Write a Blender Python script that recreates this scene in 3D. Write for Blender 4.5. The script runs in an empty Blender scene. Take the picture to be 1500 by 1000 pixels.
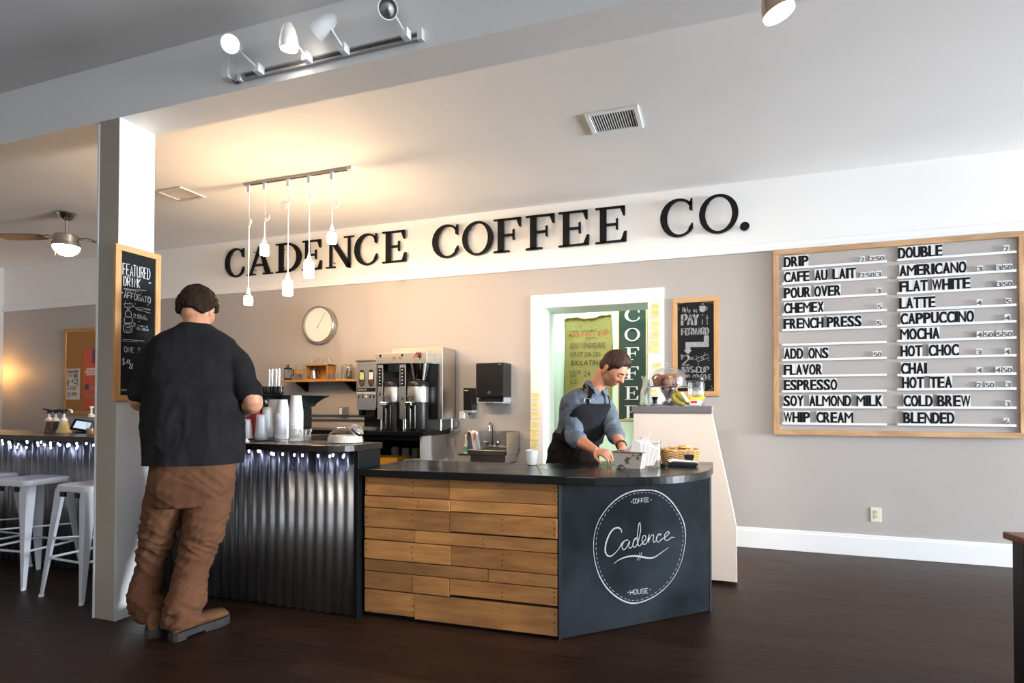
import bpy, bmesh, math, random
from mathutils import Vector, Matrix, noise
S = bpy.context.scene
C = S.collection
V = Vector
PI = math.pi
random.seed(7)

# ------------------------------------------------------------ camera
F, YAW, PITCH, ROLL, CY, EYE = 849.075, 0.33667, 0.0141, 0.0018, 582.01, 1.2
RC = Matrix.Rotation(YAW, 3, 'Z') @ Matrix.Rotation(PI / 2, 3, 'X') @ Matrix.Rotation(PITCH, 3, 'X') @ Matrix.Rotation(ROLL, 3, 'Z')
cam = bpy.data.cameras.new('camera')
cam.lens = 36 * F / 1500
cam.shift_y = (CY - 500) / 1500
cam.clip_start = 0.02
co = bpy.data.objects.new('camera', cam)
co.matrix_world = Matrix.Translation((0, 0, EYE)) @ RC.to_4x4()
C.objects.link(co)
S.camera = co

# ------------------------------------------------------------ world, exposure, daylight
S.view_settings.view_transform = 'Standard'
S.view_settings.look = 'None'
S.view_settings.gamma = 1
S.view_settings.use_curve_mapping = False
S.view_settings.exposure = 0.25
S.cycles.use_denoising = True
S.cycles.max_bounces = 8
S.cycles.diffuse_bounces = 4
S.cycles.glossy_bounces = 4
S.cycles.transmission_bounces = 8
S.cycles.transparent_max_bounces = 12
S.cycles.sample_clamp_indirect = 6
S.cycles.caustics_reflective = False
S.cycles.caustics_refractive = False
w = bpy.data.worlds.new('world')
S.world = w
w.use_nodes = True
w.node_tree.nodes['Background'].inputs[0].default_value = (0.72, 0.85, 1.0, 1)
w.node_tree.nodes['Background'].inputs[1].default_value = 1.6


def area(name, loc, rot, sx, sy, power, col):
    l = bpy.data.lights.new(name, 'AREA')
    l.shape = 'RECTANGLE'
    l.size, l.size_y, l.energy, l.color = sx, sy, power, col
    o = bpy.data.objects.new(name, l)
    o.location, o.rotation_euler = loc, rot
    C.objects.link(o)
    return o


DAY = (0.84, 0.92, 1.0)
# daylight standing in the window openings of the right wall and of the shop front behind the camera
area('window_daylight', (11.9, 3.6, 1.35), (0, PI / 2, 0), 2.1, 3.0, 2700, DAY)
area('window_daylight', (11.9, -0.2, 1.35), (0, PI / 2, 0), 2.1, 3.0, 500, DAY)
area('window_daylight', (3.2, -4.42, 1.7), (PI / 2, 0, PI), 2.6, 2.2, 45, DAY)
area('window_daylight', (-0.6, -4.42, 1.7), (PI / 2, 0, PI), 2.6, 2.2, 30, DAY)
# ceiling spots of the front room, out of view, washing the menu and lettering wall
for x_, p_, c_ in ((-2.75, 125, (1, .72, .46)), (-1.9, 135, (1, .80, .60)), (-0.7, 135, (1, .91, .82)), (0.5, 60, (1, .94, .90))):
    l = bpy.data.lights.new('wall_wash_spot', 'SPOT')
    l.energy, l.color, l.spot_size, l.spot_blend, l.shadow_soft_size = p_, c_, 1.02, 1.0, 0.06
    o = bpy.data.objects.new('wall_wash_spot', l)
    o.location = (x_, 2.26, 2.66)
    o.rotation_euler = (V((x_, 5.34, 1.85)) - V(o.location)).to_track_quat('-Z', 'Y').to_euler()
    C.objects.link(o)
# ceiling spots of the front room, out of view above the camera, aimed at the counters
for p0_, p1_, e_, sz_ in (((-0.7, 0.5, 3.0), (-1.35, 2.9, 0.45), 150, 0.75), ((0.7, 1.3, 2.95), (-0.25, 4.15, 0.85), 330, 0.62), ((-2.6, 0.3, 3.0), (-2.5, 2.9, 0.4), 45, 0.7)):
    l = bpy.data.lights.new('counter_spot', 'SPOT')
    l.energy, l.color, l.spot_size, l.spot_blend, l.shadow_soft_size = e_, (1.0, 0.90, 0.78), sz_, 1.0, 0.08
    o = bpy.data.objects.new('counter_spot', l)
    o.location = p0_
    o.rotation_euler = (V(p1_) - V(p0_)).to_track_quat('-Z', 'Y').to_euler()
    C.objects.link(o)
# lamps of the kitchen room behind the doorway
area('kitchen_light', (-1.2, 5.98, 3.05), (0, 0, 0), 1.6, 0.5, 52, (0.93, 1.0, 0.93))


def ray(px, py):
    v = V(((px - 750) / F, -(py - CY) / F, -1))
    return RC @ v


def at(px, py, Y):
    "the point seen at a pixel on the upright plane y = Y"
    r = ray(px, py)
    t = Y / r.y
    return V((r.x * t, Y, EYE + r.z * t))


def atx(px, py, X):
    r = ray(px, py)
    t = X / r.x
    return V((X, r.y * t, EYE + r.z * t))


def on(px, py, P, N):
    r = ray(px, py)
    t = (V(P) - V((0, 0, EYE))).dot(V(N)) / r.dot(V(N))
    return V((0, 0, EYE)) + r * t


# ------------------------------------------------------------ materials
MATS = {}


def mat(name, col, rough=0.6, metal=0.0, noise_amt=0.0, nscale=8.0, bump=0.0, bscale=40.0, emit=None, estr=0.0,
        trans=0.0, ior=1.45, alpha=1.0, stretch=(1, 1, 1), coat=0.0, sheen=0.0, col2=None, spec=0.5, detail=4.0, rvar=0.0, sss=0.0):
    if name in MATS:
        return MATS[name]
    m = bpy.data.materials.new(name)
    m.use_nodes = True
    nt = m.node_tree
    b = nt.nodes['Principled BSDF']
    I = b.inputs
    I['Base Color'].default_value = (*col, 1)
    I['Roughness'].default_value = rough
    I['Metallic'].default_value = metal
    I['IOR'].default_value = ior
    I['Specular IOR Level'].default_value = spec
    I['Transmission Weight'].default_value = trans
    I['Alpha'].default_value = alpha
    I['Coat Weight'].default_value = coat
    I['Sheen Weight'].default_value = sheen
    if sss:
        I['Subsurface Weight'].default_value = sss
        I['Subsurface Radius'].default_value = (0.01, 0.004, 0.002)
        I['Subsurface Scale'].default_value = 1.0
    if emit:
        I['Emission Color'].default_value = (*emit, 1)
        I['Emission Strength'].default_value = estr
    if noise_amt or bump or col2 or rvar:
        tc = nt.nodes.new('ShaderNodeTexCoord')
        mp = nt.nodes.new('ShaderNodeMapping')
        mp.inputs['Scale'].default_value = stretch
        nt.links.new(tc.outputs['Object'], mp.inputs[0])
        n = nt.nodes.new('ShaderNodeTexNoise')
        n.inputs['Scale'].default_value = nscale
        n.inputs['Detail'].default_value = detail
        nt.links.new(mp.outputs[0], n.inputs['Vector'])
        if noise_amt or col2:
            mx = nt.nodes.new('ShaderNodeMix')
            mx.data_type = 'RGBA'
            c2 = col2 or tuple(max(0, c * (1 - noise_amt)) for c in col)
            mx.inputs[6].default_value = (*col, 1)
            mx.inputs[7].default_value = (*c2, 1)
            rp = nt.nodes.new('ShaderNodeMapRange')
            rp.inputs[1].default_value = 0.35
            rp.inputs[2].default_value = 0.65
            nt.links.new(n.outputs[0], rp.inputs[0])
            nt.links.new(rp.outputs[0], mx.inputs[0])
            nt.links.new(mx.outputs[2], I['Base Color'])
        if rvar:
            mr = nt.nodes.new('ShaderNodeMapRange')
            mr.inputs[1].default_value = 0.3
            mr.inputs[2].default_value = 0.7
            mr.inputs[3].default_value = max(0.02, rough - rvar)
            mr.inputs[4].default_value = rough + rvar
            nt.links.new(n.outputs[0], mr.inputs[0])
            nt.links.new(mr.outputs[0], I['Roughness'])
        if bump:
            n2 = nt.nodes.new('ShaderNodeTexNoise')
            n2.inputs['Scale'].default_value = bscale
            n2.inputs['Detail'].default_value = 5
            nt.links.new(mp.outputs[0], n2.inputs['Vector'])
            bp = nt.nodes.new('ShaderNodeBump')
            bp.inputs['Strength'].default_value = bump
            bp.inputs['Distance'].default_value = 0.01
            nt.links.new(n2.outputs[0], bp.inputs['Height'])
            nt.links.new(bp.outputs[0], I['Normal'])
    MATS[name] = m
    return m


def wood(name, c1, c2, rough=0.5, axis='X', scale=3.0, per=True, knots=True, bump=0.15, c3=None):
    "grain running along one axis, tone varying from board to board"
    if name in MATS:
        return MATS[name]
    m = bpy.data.materials.new(name)
    m.use_nodes = True
    nt = m.node_tree
    N, L = nt.nodes, nt.links
    b = N['Principled BSDF']
    b.inputs['Roughness'].default_value = rough
    tc = N.new('ShaderNodeTexCoord')
    oi = N.new('ShaderNodeObjectInfo')
    add = N.new('ShaderNodeVectorMath')
    add.operation = 'MULTIPLY_ADD'
    cmb = N.new('ShaderNodeCombineXYZ')
    for i in range(3):
        L.new(oi.outputs['Random'], cmb.inputs[i])
    L.new(cmb.outputs[0], add.inputs[0])
    add.inputs[1].default_value = (37, 17, 23)
    L.new(tc.outputs['Object'], add.inputs[2])
    mp = N.new('ShaderNodeMapping')
    s = {'X': (1, 9, 9), 'Y': (9, 1, 9), 'Z': (9, 9, 1)}[axis]
    mp.inputs['Scale'].default_value = s
    L.new(add.outputs[0], mp.inputs[0])
    n = N.new('ShaderNodeTexNoise')
    n.inputs['Scale'].default_value = scale
    n.inputs['Detail'].default_value = 8
    n.inputs['Roughness'].default_value = 0.65
    n.inputs['Distortion'].default_value = 0.6
    L.new(mp.outputs[0], n.inputs['Vector'])
    cr = N.new('ShaderNodeValToRGB')
    cr.color_ramp.elements[0].position = 0.34
    cr.color_ramp.elements[0].color = (*c2, 1)
    cr.color_ramp.elements[1].position = 0.62
    cr.color_ramp.elements[1].color = (*c1, 1)
    L.new(n.outputs[0], cr.inputs[0])
    out = cr.outputs[0]
    if knots:
        nb = N.new('ShaderNodeTexNoise')
        nb.inputs['Scale'].default_value = 2.2
        nb.inputs['Detail'].default_value = 3
        L.new(add.outputs[0], nb.inputs['Vector'])
        mr = N.new('ShaderNodeMapRange')
        mr.inputs[1].default_value = 0.3
        mr.inputs[2].default_value = 0.75
        mr.inputs[3].default_value = 0.0
        mr.inputs[4].default_value = 0.75
        L.new(nb.outputs[0], mr.inputs[0])
        mx = N.new('ShaderNodeMix')
        mx.data_type = 'RGBA'
        c3 = c3 or tuple(x * 0.55 for x in c2)
        mx.inputs[7].default_value = (*c3, 1)
        L.new(out, mx.inputs[6])
        L.new(mr.outputs[0], mx.inputs[0])
        out = mx.outputs[2]
    if per:
        hs = N.new('ShaderNodeHueSaturation')
        mr2 = N.new('ShaderNodeMapRange')
        mr2.inputs[3].default_value = 0.72
        mr2.inputs[4].default_value = 1.2
        L.new(oi.outputs['Random'], mr2.inputs[0])
        L.new(mr2.outputs[0], hs.inputs['Value'])
        L.new(out, hs.inputs['Color'])
        out = hs.outputs[0]
    L.new(out, b.inputs['Base Color'])
    bp = N.new('ShaderNodeBump')
    bp.inputs['Strength'].default_value = bump
    bp.inputs['Distance'].default_value = 0.004
    L.new(n.outputs[0], bp.inputs['Height'])
    L.new(bp.outputs[0], b.inputs['Normal'])
    MATS[name] = m
    return m


def glass(name, tint=(0.92, 0.96, 0.95), op=0.16, rough=0.03):
    "thin-walled clear glass or plastic: mostly see-through with a glossy skin"
    if name in MATS:
        return MATS[name]
    m = bpy.data.materials.new(name)
    m.use_nodes = True
    nt = m.node_tree
    N, L = nt.nodes, nt.links
    for x in list(N):
        if x.type != 'OUTPUT_MATERIAL':
            N.remove(x)
    o = N['Material Output']
    tr = N.new('ShaderNodeBsdfTransparent')
    tr.inputs[0].default_value = (*tint, 1)
    g = N.new('ShaderNodeBsdfGlossy')
    g.inputs['Roughness'].default_value = rough
    g.inputs[0].default_value = (1, 1, 1, 1)
    lw = N.new('ShaderNodeLayerWeight')
    lw.inputs[0].default_value = 0.35
    mr = N.new('ShaderNodeMapRange')
    mr.inputs[3].default_value = op * 0.45
    mr.inputs[4].default_value = min(1, op * 2.6)
    L.new(lw.outputs['Facing'], mr.inputs[0])
    mx = N.new('ShaderNodeMixShader')
    L.new(mr.outputs[0], mx.inputs[0])
    L.new(tr.outputs[0], mx.inputs[1])
    L.new(g.outputs[0], mx.inputs[2])
    L.new(mx.outputs[0], o.inputs[0])
    MATS[name] = m
    return m


M = dict(
    white=mat('white_paint', (0.80, 0.79, 0.77), 0.6, bump=0.03, bscale=60),
    ceil=mat('ceiling_paint', (0.84, 0.83, 0.82), 0.7, noise_amt=0.05, nscale=0.9, bump=0.05, bscale=12),
    taupe=mat('taupe_paint', (0.43, 0.395, 0.37), 0.55, noise_amt=0.05, nscale=1.2, bump=0.04, bscale=50),
    trim=mat('trim_paint', (0.82, 0.82, 0.82), 0.4),
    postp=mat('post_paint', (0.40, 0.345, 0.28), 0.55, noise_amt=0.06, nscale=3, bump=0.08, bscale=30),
    mint=mat('mint_paint', (0.68, 0.90, 0.74), 0.6),
    black=mat('black_laminate', (0.007, 0.007, 0.0075), 0.22, spec=0.32, bump=0.02, bscale=200, rvar=0.06, nscale=5),
    blackp=mat('black_paint', (0.006, 0.006, 0.0065), 0.5, spec=0.15, bump=0.05),
    letter=mat('black_letter', (0.008, 0.008, 0.008), 0.6, spec=0.12),
    plastic=mat('black_plastic', (0.008, 0.008, 0.009), 0.3, spec=0.3),
    steel=mat('brushed_steel', (0.62, 0.59, 0.55), 0.28, 1.0, noise_amt=0.12, nscale=3, stretch=(1, 1, 30), bump=0.02),
    chrome=mat('chrome', (0.80, 0.80, 0.80), 0.08, 1.0),
    nickel=mat('nickel', (0.50, 0.47, 0.43), 0.22, 1.0),
    galv=mat('galvanised_steel', (0.38, 0.375, 0.375), 0.42, 1.0, noise_amt=0.35, nscale=5, bump=0.03, stretch=(1, 1, 0.4), rvar=0.08),
    stool=mat('stool_paint', (0.72, 0.73, 0.78), 0.35, 0.0, coat=0.3),
    wplas=mat('white_plastic', (0.80, 0.80, 0.80), 0.4),
    track=mat('track_metal', (0.42, 0.41, 0.41), 0.35, 0.6),
    trackd=mat('track_groove', (0.06, 0.055, 0.05), 0.5),
    oak=wood('light_oak', (0.62, 0.34, 0.13), (0.50, 0.25, 0.085), 0.5, 'Z', 3, per=False, knots=False),
    shelfw=wood('shelf_wood', (0.52, 0.25, 0.07), (0.38, 0.16, 0.04), 0.5, 'X', 3, per=False, knots=False),
    menuw=wood('menu_wood', (0.62, 0.40, 0.21), (0.42, 0.22, 0.09), 0.6, 'X', 2.5, per=True, knots=True),
    pallet=wood('pallet_board', (0.62, 0.285, 0.082), (0.36, 0.145, 0.036), 0.8, 'X', 2.2, per=True, knots=True, bump=0.4, c3=(0.15, 0.075, 0.03)),
    cork=mat('cork', (0.42, 0.20, 0.055), 0.9, noise_amt=0.25, nscale=90, bump=0.1),
    chalkb=mat('chalkboard', (0.010, 0.011, 0.012), 0.6, spec=0.08, col2=(0.020, 0.022, 0.024), nscale=3.5, bump=0.02, detail=6),
    chalkc=mat('chalkboard_counter', (0.004, 0.0055, 0.007), 0.6, spec=0.04, col2=(0.016, 0.020, 0.024), nscale=2.6, bump=0.03, detail=7),
    chalk=mat('chalk', (0.42, 0.42, 0.42), 0.95, noise_amt=0.45, nscale=120),
    chalkw=mat('bright_chalk', (0.72, 0.72, 0.73), 0.95, noise_amt=0.3, nscale=150),
    paperc=mat('white_paper_cup', (0.82, 0.80, 0.77), 0.6),
    paper=mat('paper', (0.80, 0.80, 0.79), 0.8),
    porcelain=mat('porcelain', (0.82, 0.81, 0.80), 0.2, coat=0.4),
    note=mat('sticky_note', (0.80, 0.70, 0.33), 0.8),
    ink=mat('ink', (0.05, 0.05, 0.06), 0.8),
    glass=glass('clear_glass', (0.95, 0.96, 0.95), 0.09),
    cupp=mat('clear_cup_plastic', (0.75, 0.77, 0.80), 0.25, alpha=0.26),
    led=mat('led', (1, 1, 1), 0.5, emit=(0.60, 0.66, 1.0), estr=15),
    bulb=mat('pendant_glow', (1, 1, 1), 0.5, emit=(1.0, 0.67, 0.38), estr=175),
    fanbulb=mat('fan_lamp_glow', (1, 1, 1), 0.5, emit=(1.0, 0.66, 0.40), estr=10),
    spot=mat('spot_glow', (1, 1, 1), 0.5, emit=(1.0, 0.88, 0.74), estr=260),
    spotdim=mat('spot_glow_dim', (1, 1, 1), 0.5, emit=(1.0, 0.92, 0.85), estr=12),
    sconce=mat('sconce_glow', (1, 1, 1), 0.5, emit=(1.0, 0.50, 0.14), estr=110),
    red=mat('red_enamel', (0.30, 0.012, 0.012), 0.35),
)


# ------------------------------------------------------------ mesh builder
class MB:
    def __init__(s):
        s.v, s.f, s.m = [], [], []

    def add(s, vs, fs, mi=0):
        n = len(s.v)
        s.v += [V(x) for x in vs]
        s.f += [tuple(i + n for i in f) for f in fs]
        s.m += [mi] * len(fs)
        return s

    def box(s, a, b, mi=0, R=None, c=None):
        x0, y0, z0 = a
        x1, y1, z1 = b
        vs = [V(p) for p in ((x0, y0, z0), (x1, y0, z0), (x1, y1, z0), (x0, y1, z0), (x0, y0, z1), (x1, y0, z1), (x1, y1, z1), (x0, y1, z1))]
        if R is not None:
            c = V(c) if c is not None else (V(a) + V(b)) / 2
            vs = [c + R @ (p - c) for p in vs]
        return s.add(vs, [(3, 2, 1, 0), (4, 5, 6, 7), (0, 1, 5, 4), (1, 2, 6, 5), (2, 3, 7, 6), (3, 0, 4, 7)], mi)

    def tube(s, pts, r, n=10, mi=0, cap=True, closed=False):
        "round bar through points; r a number or one per point"
        pts = [V(p) for p in pts]
        rs = r if isinstance(r, (list, tuple)) else [r] * len(pts)
        rings = []
        N = len(pts)
        prev = None
        for i, p in enumerate(pts):
            a = pts[(i - 1) % N] if (closed or i > 0) else pts[i]
            b = pts[(i + 1) % N] if (closed or i < N - 1) else pts[i]
            d = (b - a).normalized()
            if prev is None:
                u = d.cross(V((0, 0, 1)))
                if u.length < 0.05:
                    u = d.cross(V((0, 1, 0)))
            else:
                u = prev - d * prev.dot(d)
            u.normalize()
            prev = u
            w_ = d.cross(u)
            rings.append([p + (u * math.cos(2 * PI * k / n) + w_ * math.sin(2 * PI * k / n)) * rs[i] for k in range(n)])
        return s.rings(rings, mi, cap, closed)

    def rings(s, rings, mi=0, cap=True, closed=False):
        n = len(rings[0])
        vs = [p for r in rings for p in r]
        fs = []
        N = len(rings)
        for i in range(N if closed else N - 1):
            j = (i + 1) % N
            for k in range(n):
                l = (k + 1) % n
                fs.append((i * n + k, i * n + l, j * n + l, j * n + k))
        if cap and not closed:
            fs.append(tuple(reversed(range(n))))
            fs.append(tuple((N - 1) * n + k for k in range(n)))
        return s.add(vs, fs, mi)

    def lathe(s, prof, c=(0, 0, 0), n=24, mi=0, R=None, cap=True, sx=1, sy=1):
        "profile of (radius, z) turned about z at c"
        c = V(c)
        rings = []
        for r, z in prof:
            ring = []
            for k in range(n):
                a = 2 * PI * k / n
                p = V((max(r, 1e-5) * math.cos(a) * sx, max(r, 1e-5) * math.sin(a) * sy, z))
                ring.append(c + (R @ p if R is not None else p))
            rings.append(ring)
        return s.rings(rings, mi, cap)

    def prism(s, poly, o, U, W_, D, mi=0):
        "flat outline poly in (u, w) from o along U, W_, given thickness D (vector)"
        o, U, W_, D = V(o), V(U), V(W_), V(D)
        a = [o + U * u + W_ * q for u, q in poly]
        b = [p + D for p in a]
        n = len(poly)
        fs = [tuple(reversed(range(n))), tuple(range(n, 2 * n))]
        for k in range(n):
            l = (k + 1) % n
            fs.append((k, l, n + l, n + k))
        return s.add(a + b, fs, mi)

    def ribbon(s, pts, wd, N, th=0.0012, mi=0):
        "a chalk or ink stroke: flat band of width wd on the plane with normal N, th proud"
        pts = [V(p) for p in pts]
        N = V(N).normalized()
        k = len(pts)
        if k < 2:
            return s
        L_, R_ = [], []
        for i, p in enumerate(pts):
            d = (pts[min(i + 1, k - 1)] - pts[max(i - 1, 0)])
            if d.length < 1e-7:
                d = V((1, 0, 0))
            d.normalize()
            q = N.cross(d).normalized()
            w2 = (wd[i] if isinstance(wd, (list, tuple)) else wd) / 2
            L_.append(p + q * w2)
            R_.append(p - q * w2)
        vs = [p + N * th for p in L_] + [p + N * th for p in R_]
        fs = [(i, k + i, k + i + 1, i + 1) for i in range(k - 1)]
        return s.add(vs, fs, mi)

    def build(s, name, m, parent=None, smooth=False, bev=0, origin=None, seg=2, ang=0.6):
        o_ = V(origin) if origin is not None else (V(parent.location) if parent is not None and parent.get('_w', 1) else V((0, 0, 0)))
        if parent is not None and parent.parent is not None:
            o_ = o_ + V(parent.parent.location)
        me = bpy.data.meshes.new(name)
        me.from_pydata([p - o_ for p in s.v], [], s.f)
        for x in (m if isinstance(m, (list, tuple)) else [m]):
            me.materials.append(x)
        if any(s.m):
            me.polygons.foreach_set('material_index', s.m)
        bm = bmesh.new()
        bm.from_mesh(me)
        bmesh.ops.recalc_face_normals(bm, faces=bm.faces) if s.closed_ok() else None
        bm.to_mesh(me)
        bm.free()
        if smooth:
            me.shade_smooth()
            me.set_sharp_from_angle(angle=ang)
        o = bpy.data.objects.new(name, me)
        C.objects.link(o)
        if parent is not None:
            o.parent = parent
        elif origin is not None:
            o.location = origin
        if bev:
            b = o.modifiers.new('bevel', 'BEVEL')
            b.width = bev
            b.segments = seg
            b.limit_method = 'ANGLE'
            b.angle_limit = 0.7
        return o

    def closed_ok(s):
        return not getattr(s, 'flat', False)


def thing(name, label, cat, loc=(0, 0, 0), group=None):
    o = bpy.data.objects.new(name, None)
    o.empty_display_size = 0.05
    C.objects.link(o)
    o.location = loc
    o['label'], o['category'] = label, cat
    if group:
        o['group'] = group
    return o


def tag(o, label=None, cat=None, group=None, kind=None):
    for k, x in (('label', label), ('category', cat), ('group', group), ('kind', kind)):
        if x:
            o[k] = x
    return o


def struct(o):
    o['kind'] = 'structure'
    return o


def kids(o):
    return [c for c in C.objects if c.parent == o]


def dup(root, loc, rotz=None, label=None, group=None, scale=None):
    "a copy of a thing with copies of its parts and sub-parts"
    def cp(o, par):
        c = o.copy()
        C.objects.link(c)
        c.parent = par
        for ch in kids(o):
            cp(ch, c)
        return c
    r = cp(root, None)
    r.location = loc
    if rotz is not None:
        r.rotation_euler = (0, 0, rotz)
    if scale:
        r.scale = scale
    if label:
        r['label'] = label
    if group:
        r['group'] = group
    return r


def smoothline(pts, k=6, closed=False):
    "Catmull-Rom through 2D or 3D points"
    pts = [V(p) for p in pts]
    out = []
    n = len(pts)
    for i in range(n if closed else n - 1):
        p1, p2 = pts[i], pts[(i + 1) % n]
        p0 = pts[(i - 1) % n] if (closed or i > 0) else p1
        p3 = pts[(i + 2) % n] if (closed or i < n - 2) else p2
        for j in range(k):
            t = j / k
            out.append(0.5 * ((2 * p1) + (p2 - p0) * t + (2 * p0 - 5 * p1 + 4 * p2 - p3) * t * t + (3 * p1 - p0 - 3 * p2 + p3) * t ** 3))
    if not closed:
        out.append(pts[-1])
    return out


# ------------------------------------------------------------ hand lettering (single strokes on a 4 x 6 grid)
GL = {'A': '00,26,40;12,32', 'B': '00,06,36,35,33,03;33,42,41,30,00', 'C': '45,36,16,05,01,10,30,41', 'D': '00,06,26,44,42,20,00',
      'E': '40,00,06,46;03,33', 'F': '00,06,46;03,33', 'G': '45,36,16,05,01,10,30,41,43,23', 'H': '00,06;40,46;03,43', 'I': '20,26',
      'J': '36,31,20,10,01', 'K': '00,06;46,03,40', 'L': '06,00,40', 'M': '00,06,22,46,40', 'N': '00,06,40,46',
      'O': '10,01,05,16,36,45,41,30,10', 'P': '00,06,36,45,44,33,03', 'Q': '10,01,05,16,36,45,41,30,10;22,40', 'R': '00,06,36,45,44,33,03;23,40',
      'S': '45,36,16,05,04,13,33,42,41,30,10,01', 'T': '06,46;26,20', 'U': '06,01,10,30,41,46', 'V': '06,20,46', 'W': '06,10,24,30,46',
      'X': '00,46;06,40', 'Y': '06,23,46;23,20', 'Z': '06,46,00,40', '0': '10,01,05,16,36,45,41,30,10', '1': '14,26,20', '2': '05,16,36,45,44,00,40',
      '3': '05,16,36,45,34,23;34,42,41,30,10,01', '4': '46,32,02,26', '5': '46,06,03,33,42,41,30,10,01', '6': '46,16,03,01,10,30,41,42,33,03',
      '$': '45,36,16,05,04,42,41,30,10,01;27,2-', '+': '21,25;03,43', '-': '13,33', '.': '20,21', '(': '37,24,22,3-', ')': '17,24,22,1-',
      'h': '00,06;02,13,23,32,30', 'e': '02,32,33,24,13,02,01,10,30', 'l': '10,16', 'p': '0-,03,23,32,31,20,00', 'u': '03,01,10,20,31;33,30', 's': '33,13,02,31,30,00',
      'i': '10,13;15,16', 't': '20,26;04,44', 'a': '31,20,10,01,02,13,23,32;33,30', 'o': '10,01,02,13,23,32,31,20,10', 'f': '10,15,26;03,23'}


def handtext(mb, s, o, U, W_, width, h, N, pen=0.004, th=0.0015, jit=0.03, dbl=False, rnd=random):
    "write s from o along U (unit) with cap height h along W_, filling width"
    U, W_, o = V(U), V(W_), V(o)
    adv = width / max(1, len(s))
    cw = adv * 0.74
    for i, ch in enumerate(s):
        g = GL.get(ch)
        if not g:
            continue
        jx, jy = rnd.uniform(-jit, jit) * h, rnd.uniform(-jit, jit) * h
        for st in g.split(';'):
            pts = []
            for q in st.split(','):
                x = int(q[0]) / 4
                y = (-1 if q[1] == '-' else int(q[1])) / 6
                pts.append(o + U * (i * adv + x * cw + jx) + W_ * (y * h + jy))
            if dbl:
                for dd in (-0.055, 0.055):
                    mb.ribbon([p + U * dd * h + W_ * dd * 0.3 * h for p in pts], pen, N, th)
            else:
                mb.ribbon(pts, pen, N, th)
    return mb


# ------------------------------------------------------------ printed lettering from the built-in font
_G = {}


def glyph(ch, bold=0.0):
    "(verts, faces, width) of a built-in font glyph, cap height 1"
    k = (ch, bold)
    if k not in _G:
        cu = bpy.data.curves.new('glyph', 'FONT')
        cu.body = ch
        cu.size = 1.0
        cu.offset = bold
        cu.resolution_u = 3
        ob = bpy.data.objects.new('glyph', cu)
        C.objects.link(ob)
        bpy.context.view_layer.update()
        me = bpy.data.meshes.new_from_object(ob)
        vs = [v.co.copy() for v in me.vertices]
        fs = [tuple(p.vertices) for p in me.polygons]
        bpy.data.objects.remove(ob)
        bpy.data.curves.remove(cu)
        bpy.data.meshes.remove(me)
        x0 = min((v.x for v in vs), default=0)
        x1 = max((v.x for v in vs), default=0.3)
        _G[k] = ([(v.x - x0, v.y) for v in vs], fs, x1 - x0)
    return _G[k]


CAPH = None


def caph():
    global CAPH
    if CAPH is None:
        CAPH = max(p[1] for p in glyph('H')[0])
    return CAPH


def printtext(mb, s, o, U, W_, width, h, N, bold=0.0, th=0.001, mi=0, gap=0.12, space=0.35):
    U, W_, o, N = V(U), V(W_), V(o), V(N)
    c = caph()
    tot = 0
    for ch in s:
        tot += (space if ch == ' ' else glyph(ch, bold)[2]) + gap * c
    tot -= gap * c
    k = width / tot
    x = 0
    for ch in s:
        if ch == ' ':
            x += (space + gap * c) * k
            continue
        vs, fs, gw = glyph(ch, bold)
        mb.add([o + U * (x + p[0] * k) + W_ * (p[1] / c * h) + N * th for p in vs], fs, mi)
        x += (gw + gap * c) * k
    return mb


# ------------------------------------------------------------ serif capitals (outlines on a unit height)
def arc(cx, cy, rx, ry, a0, a1, n=20):
    return [(cx + rx * math.cos(math.radians(a0 + (a1 - a0) * i / n)), cy + ry * math.sin(math.radians(a0 + (a1 - a0) * i / n))) for i in range(n + 1)]


def band(outer, inner):
    return [[outer[i], outer[i + 1], inner[i + 1], inner[i]] for i in range(len(outer) - 1)]


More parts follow.
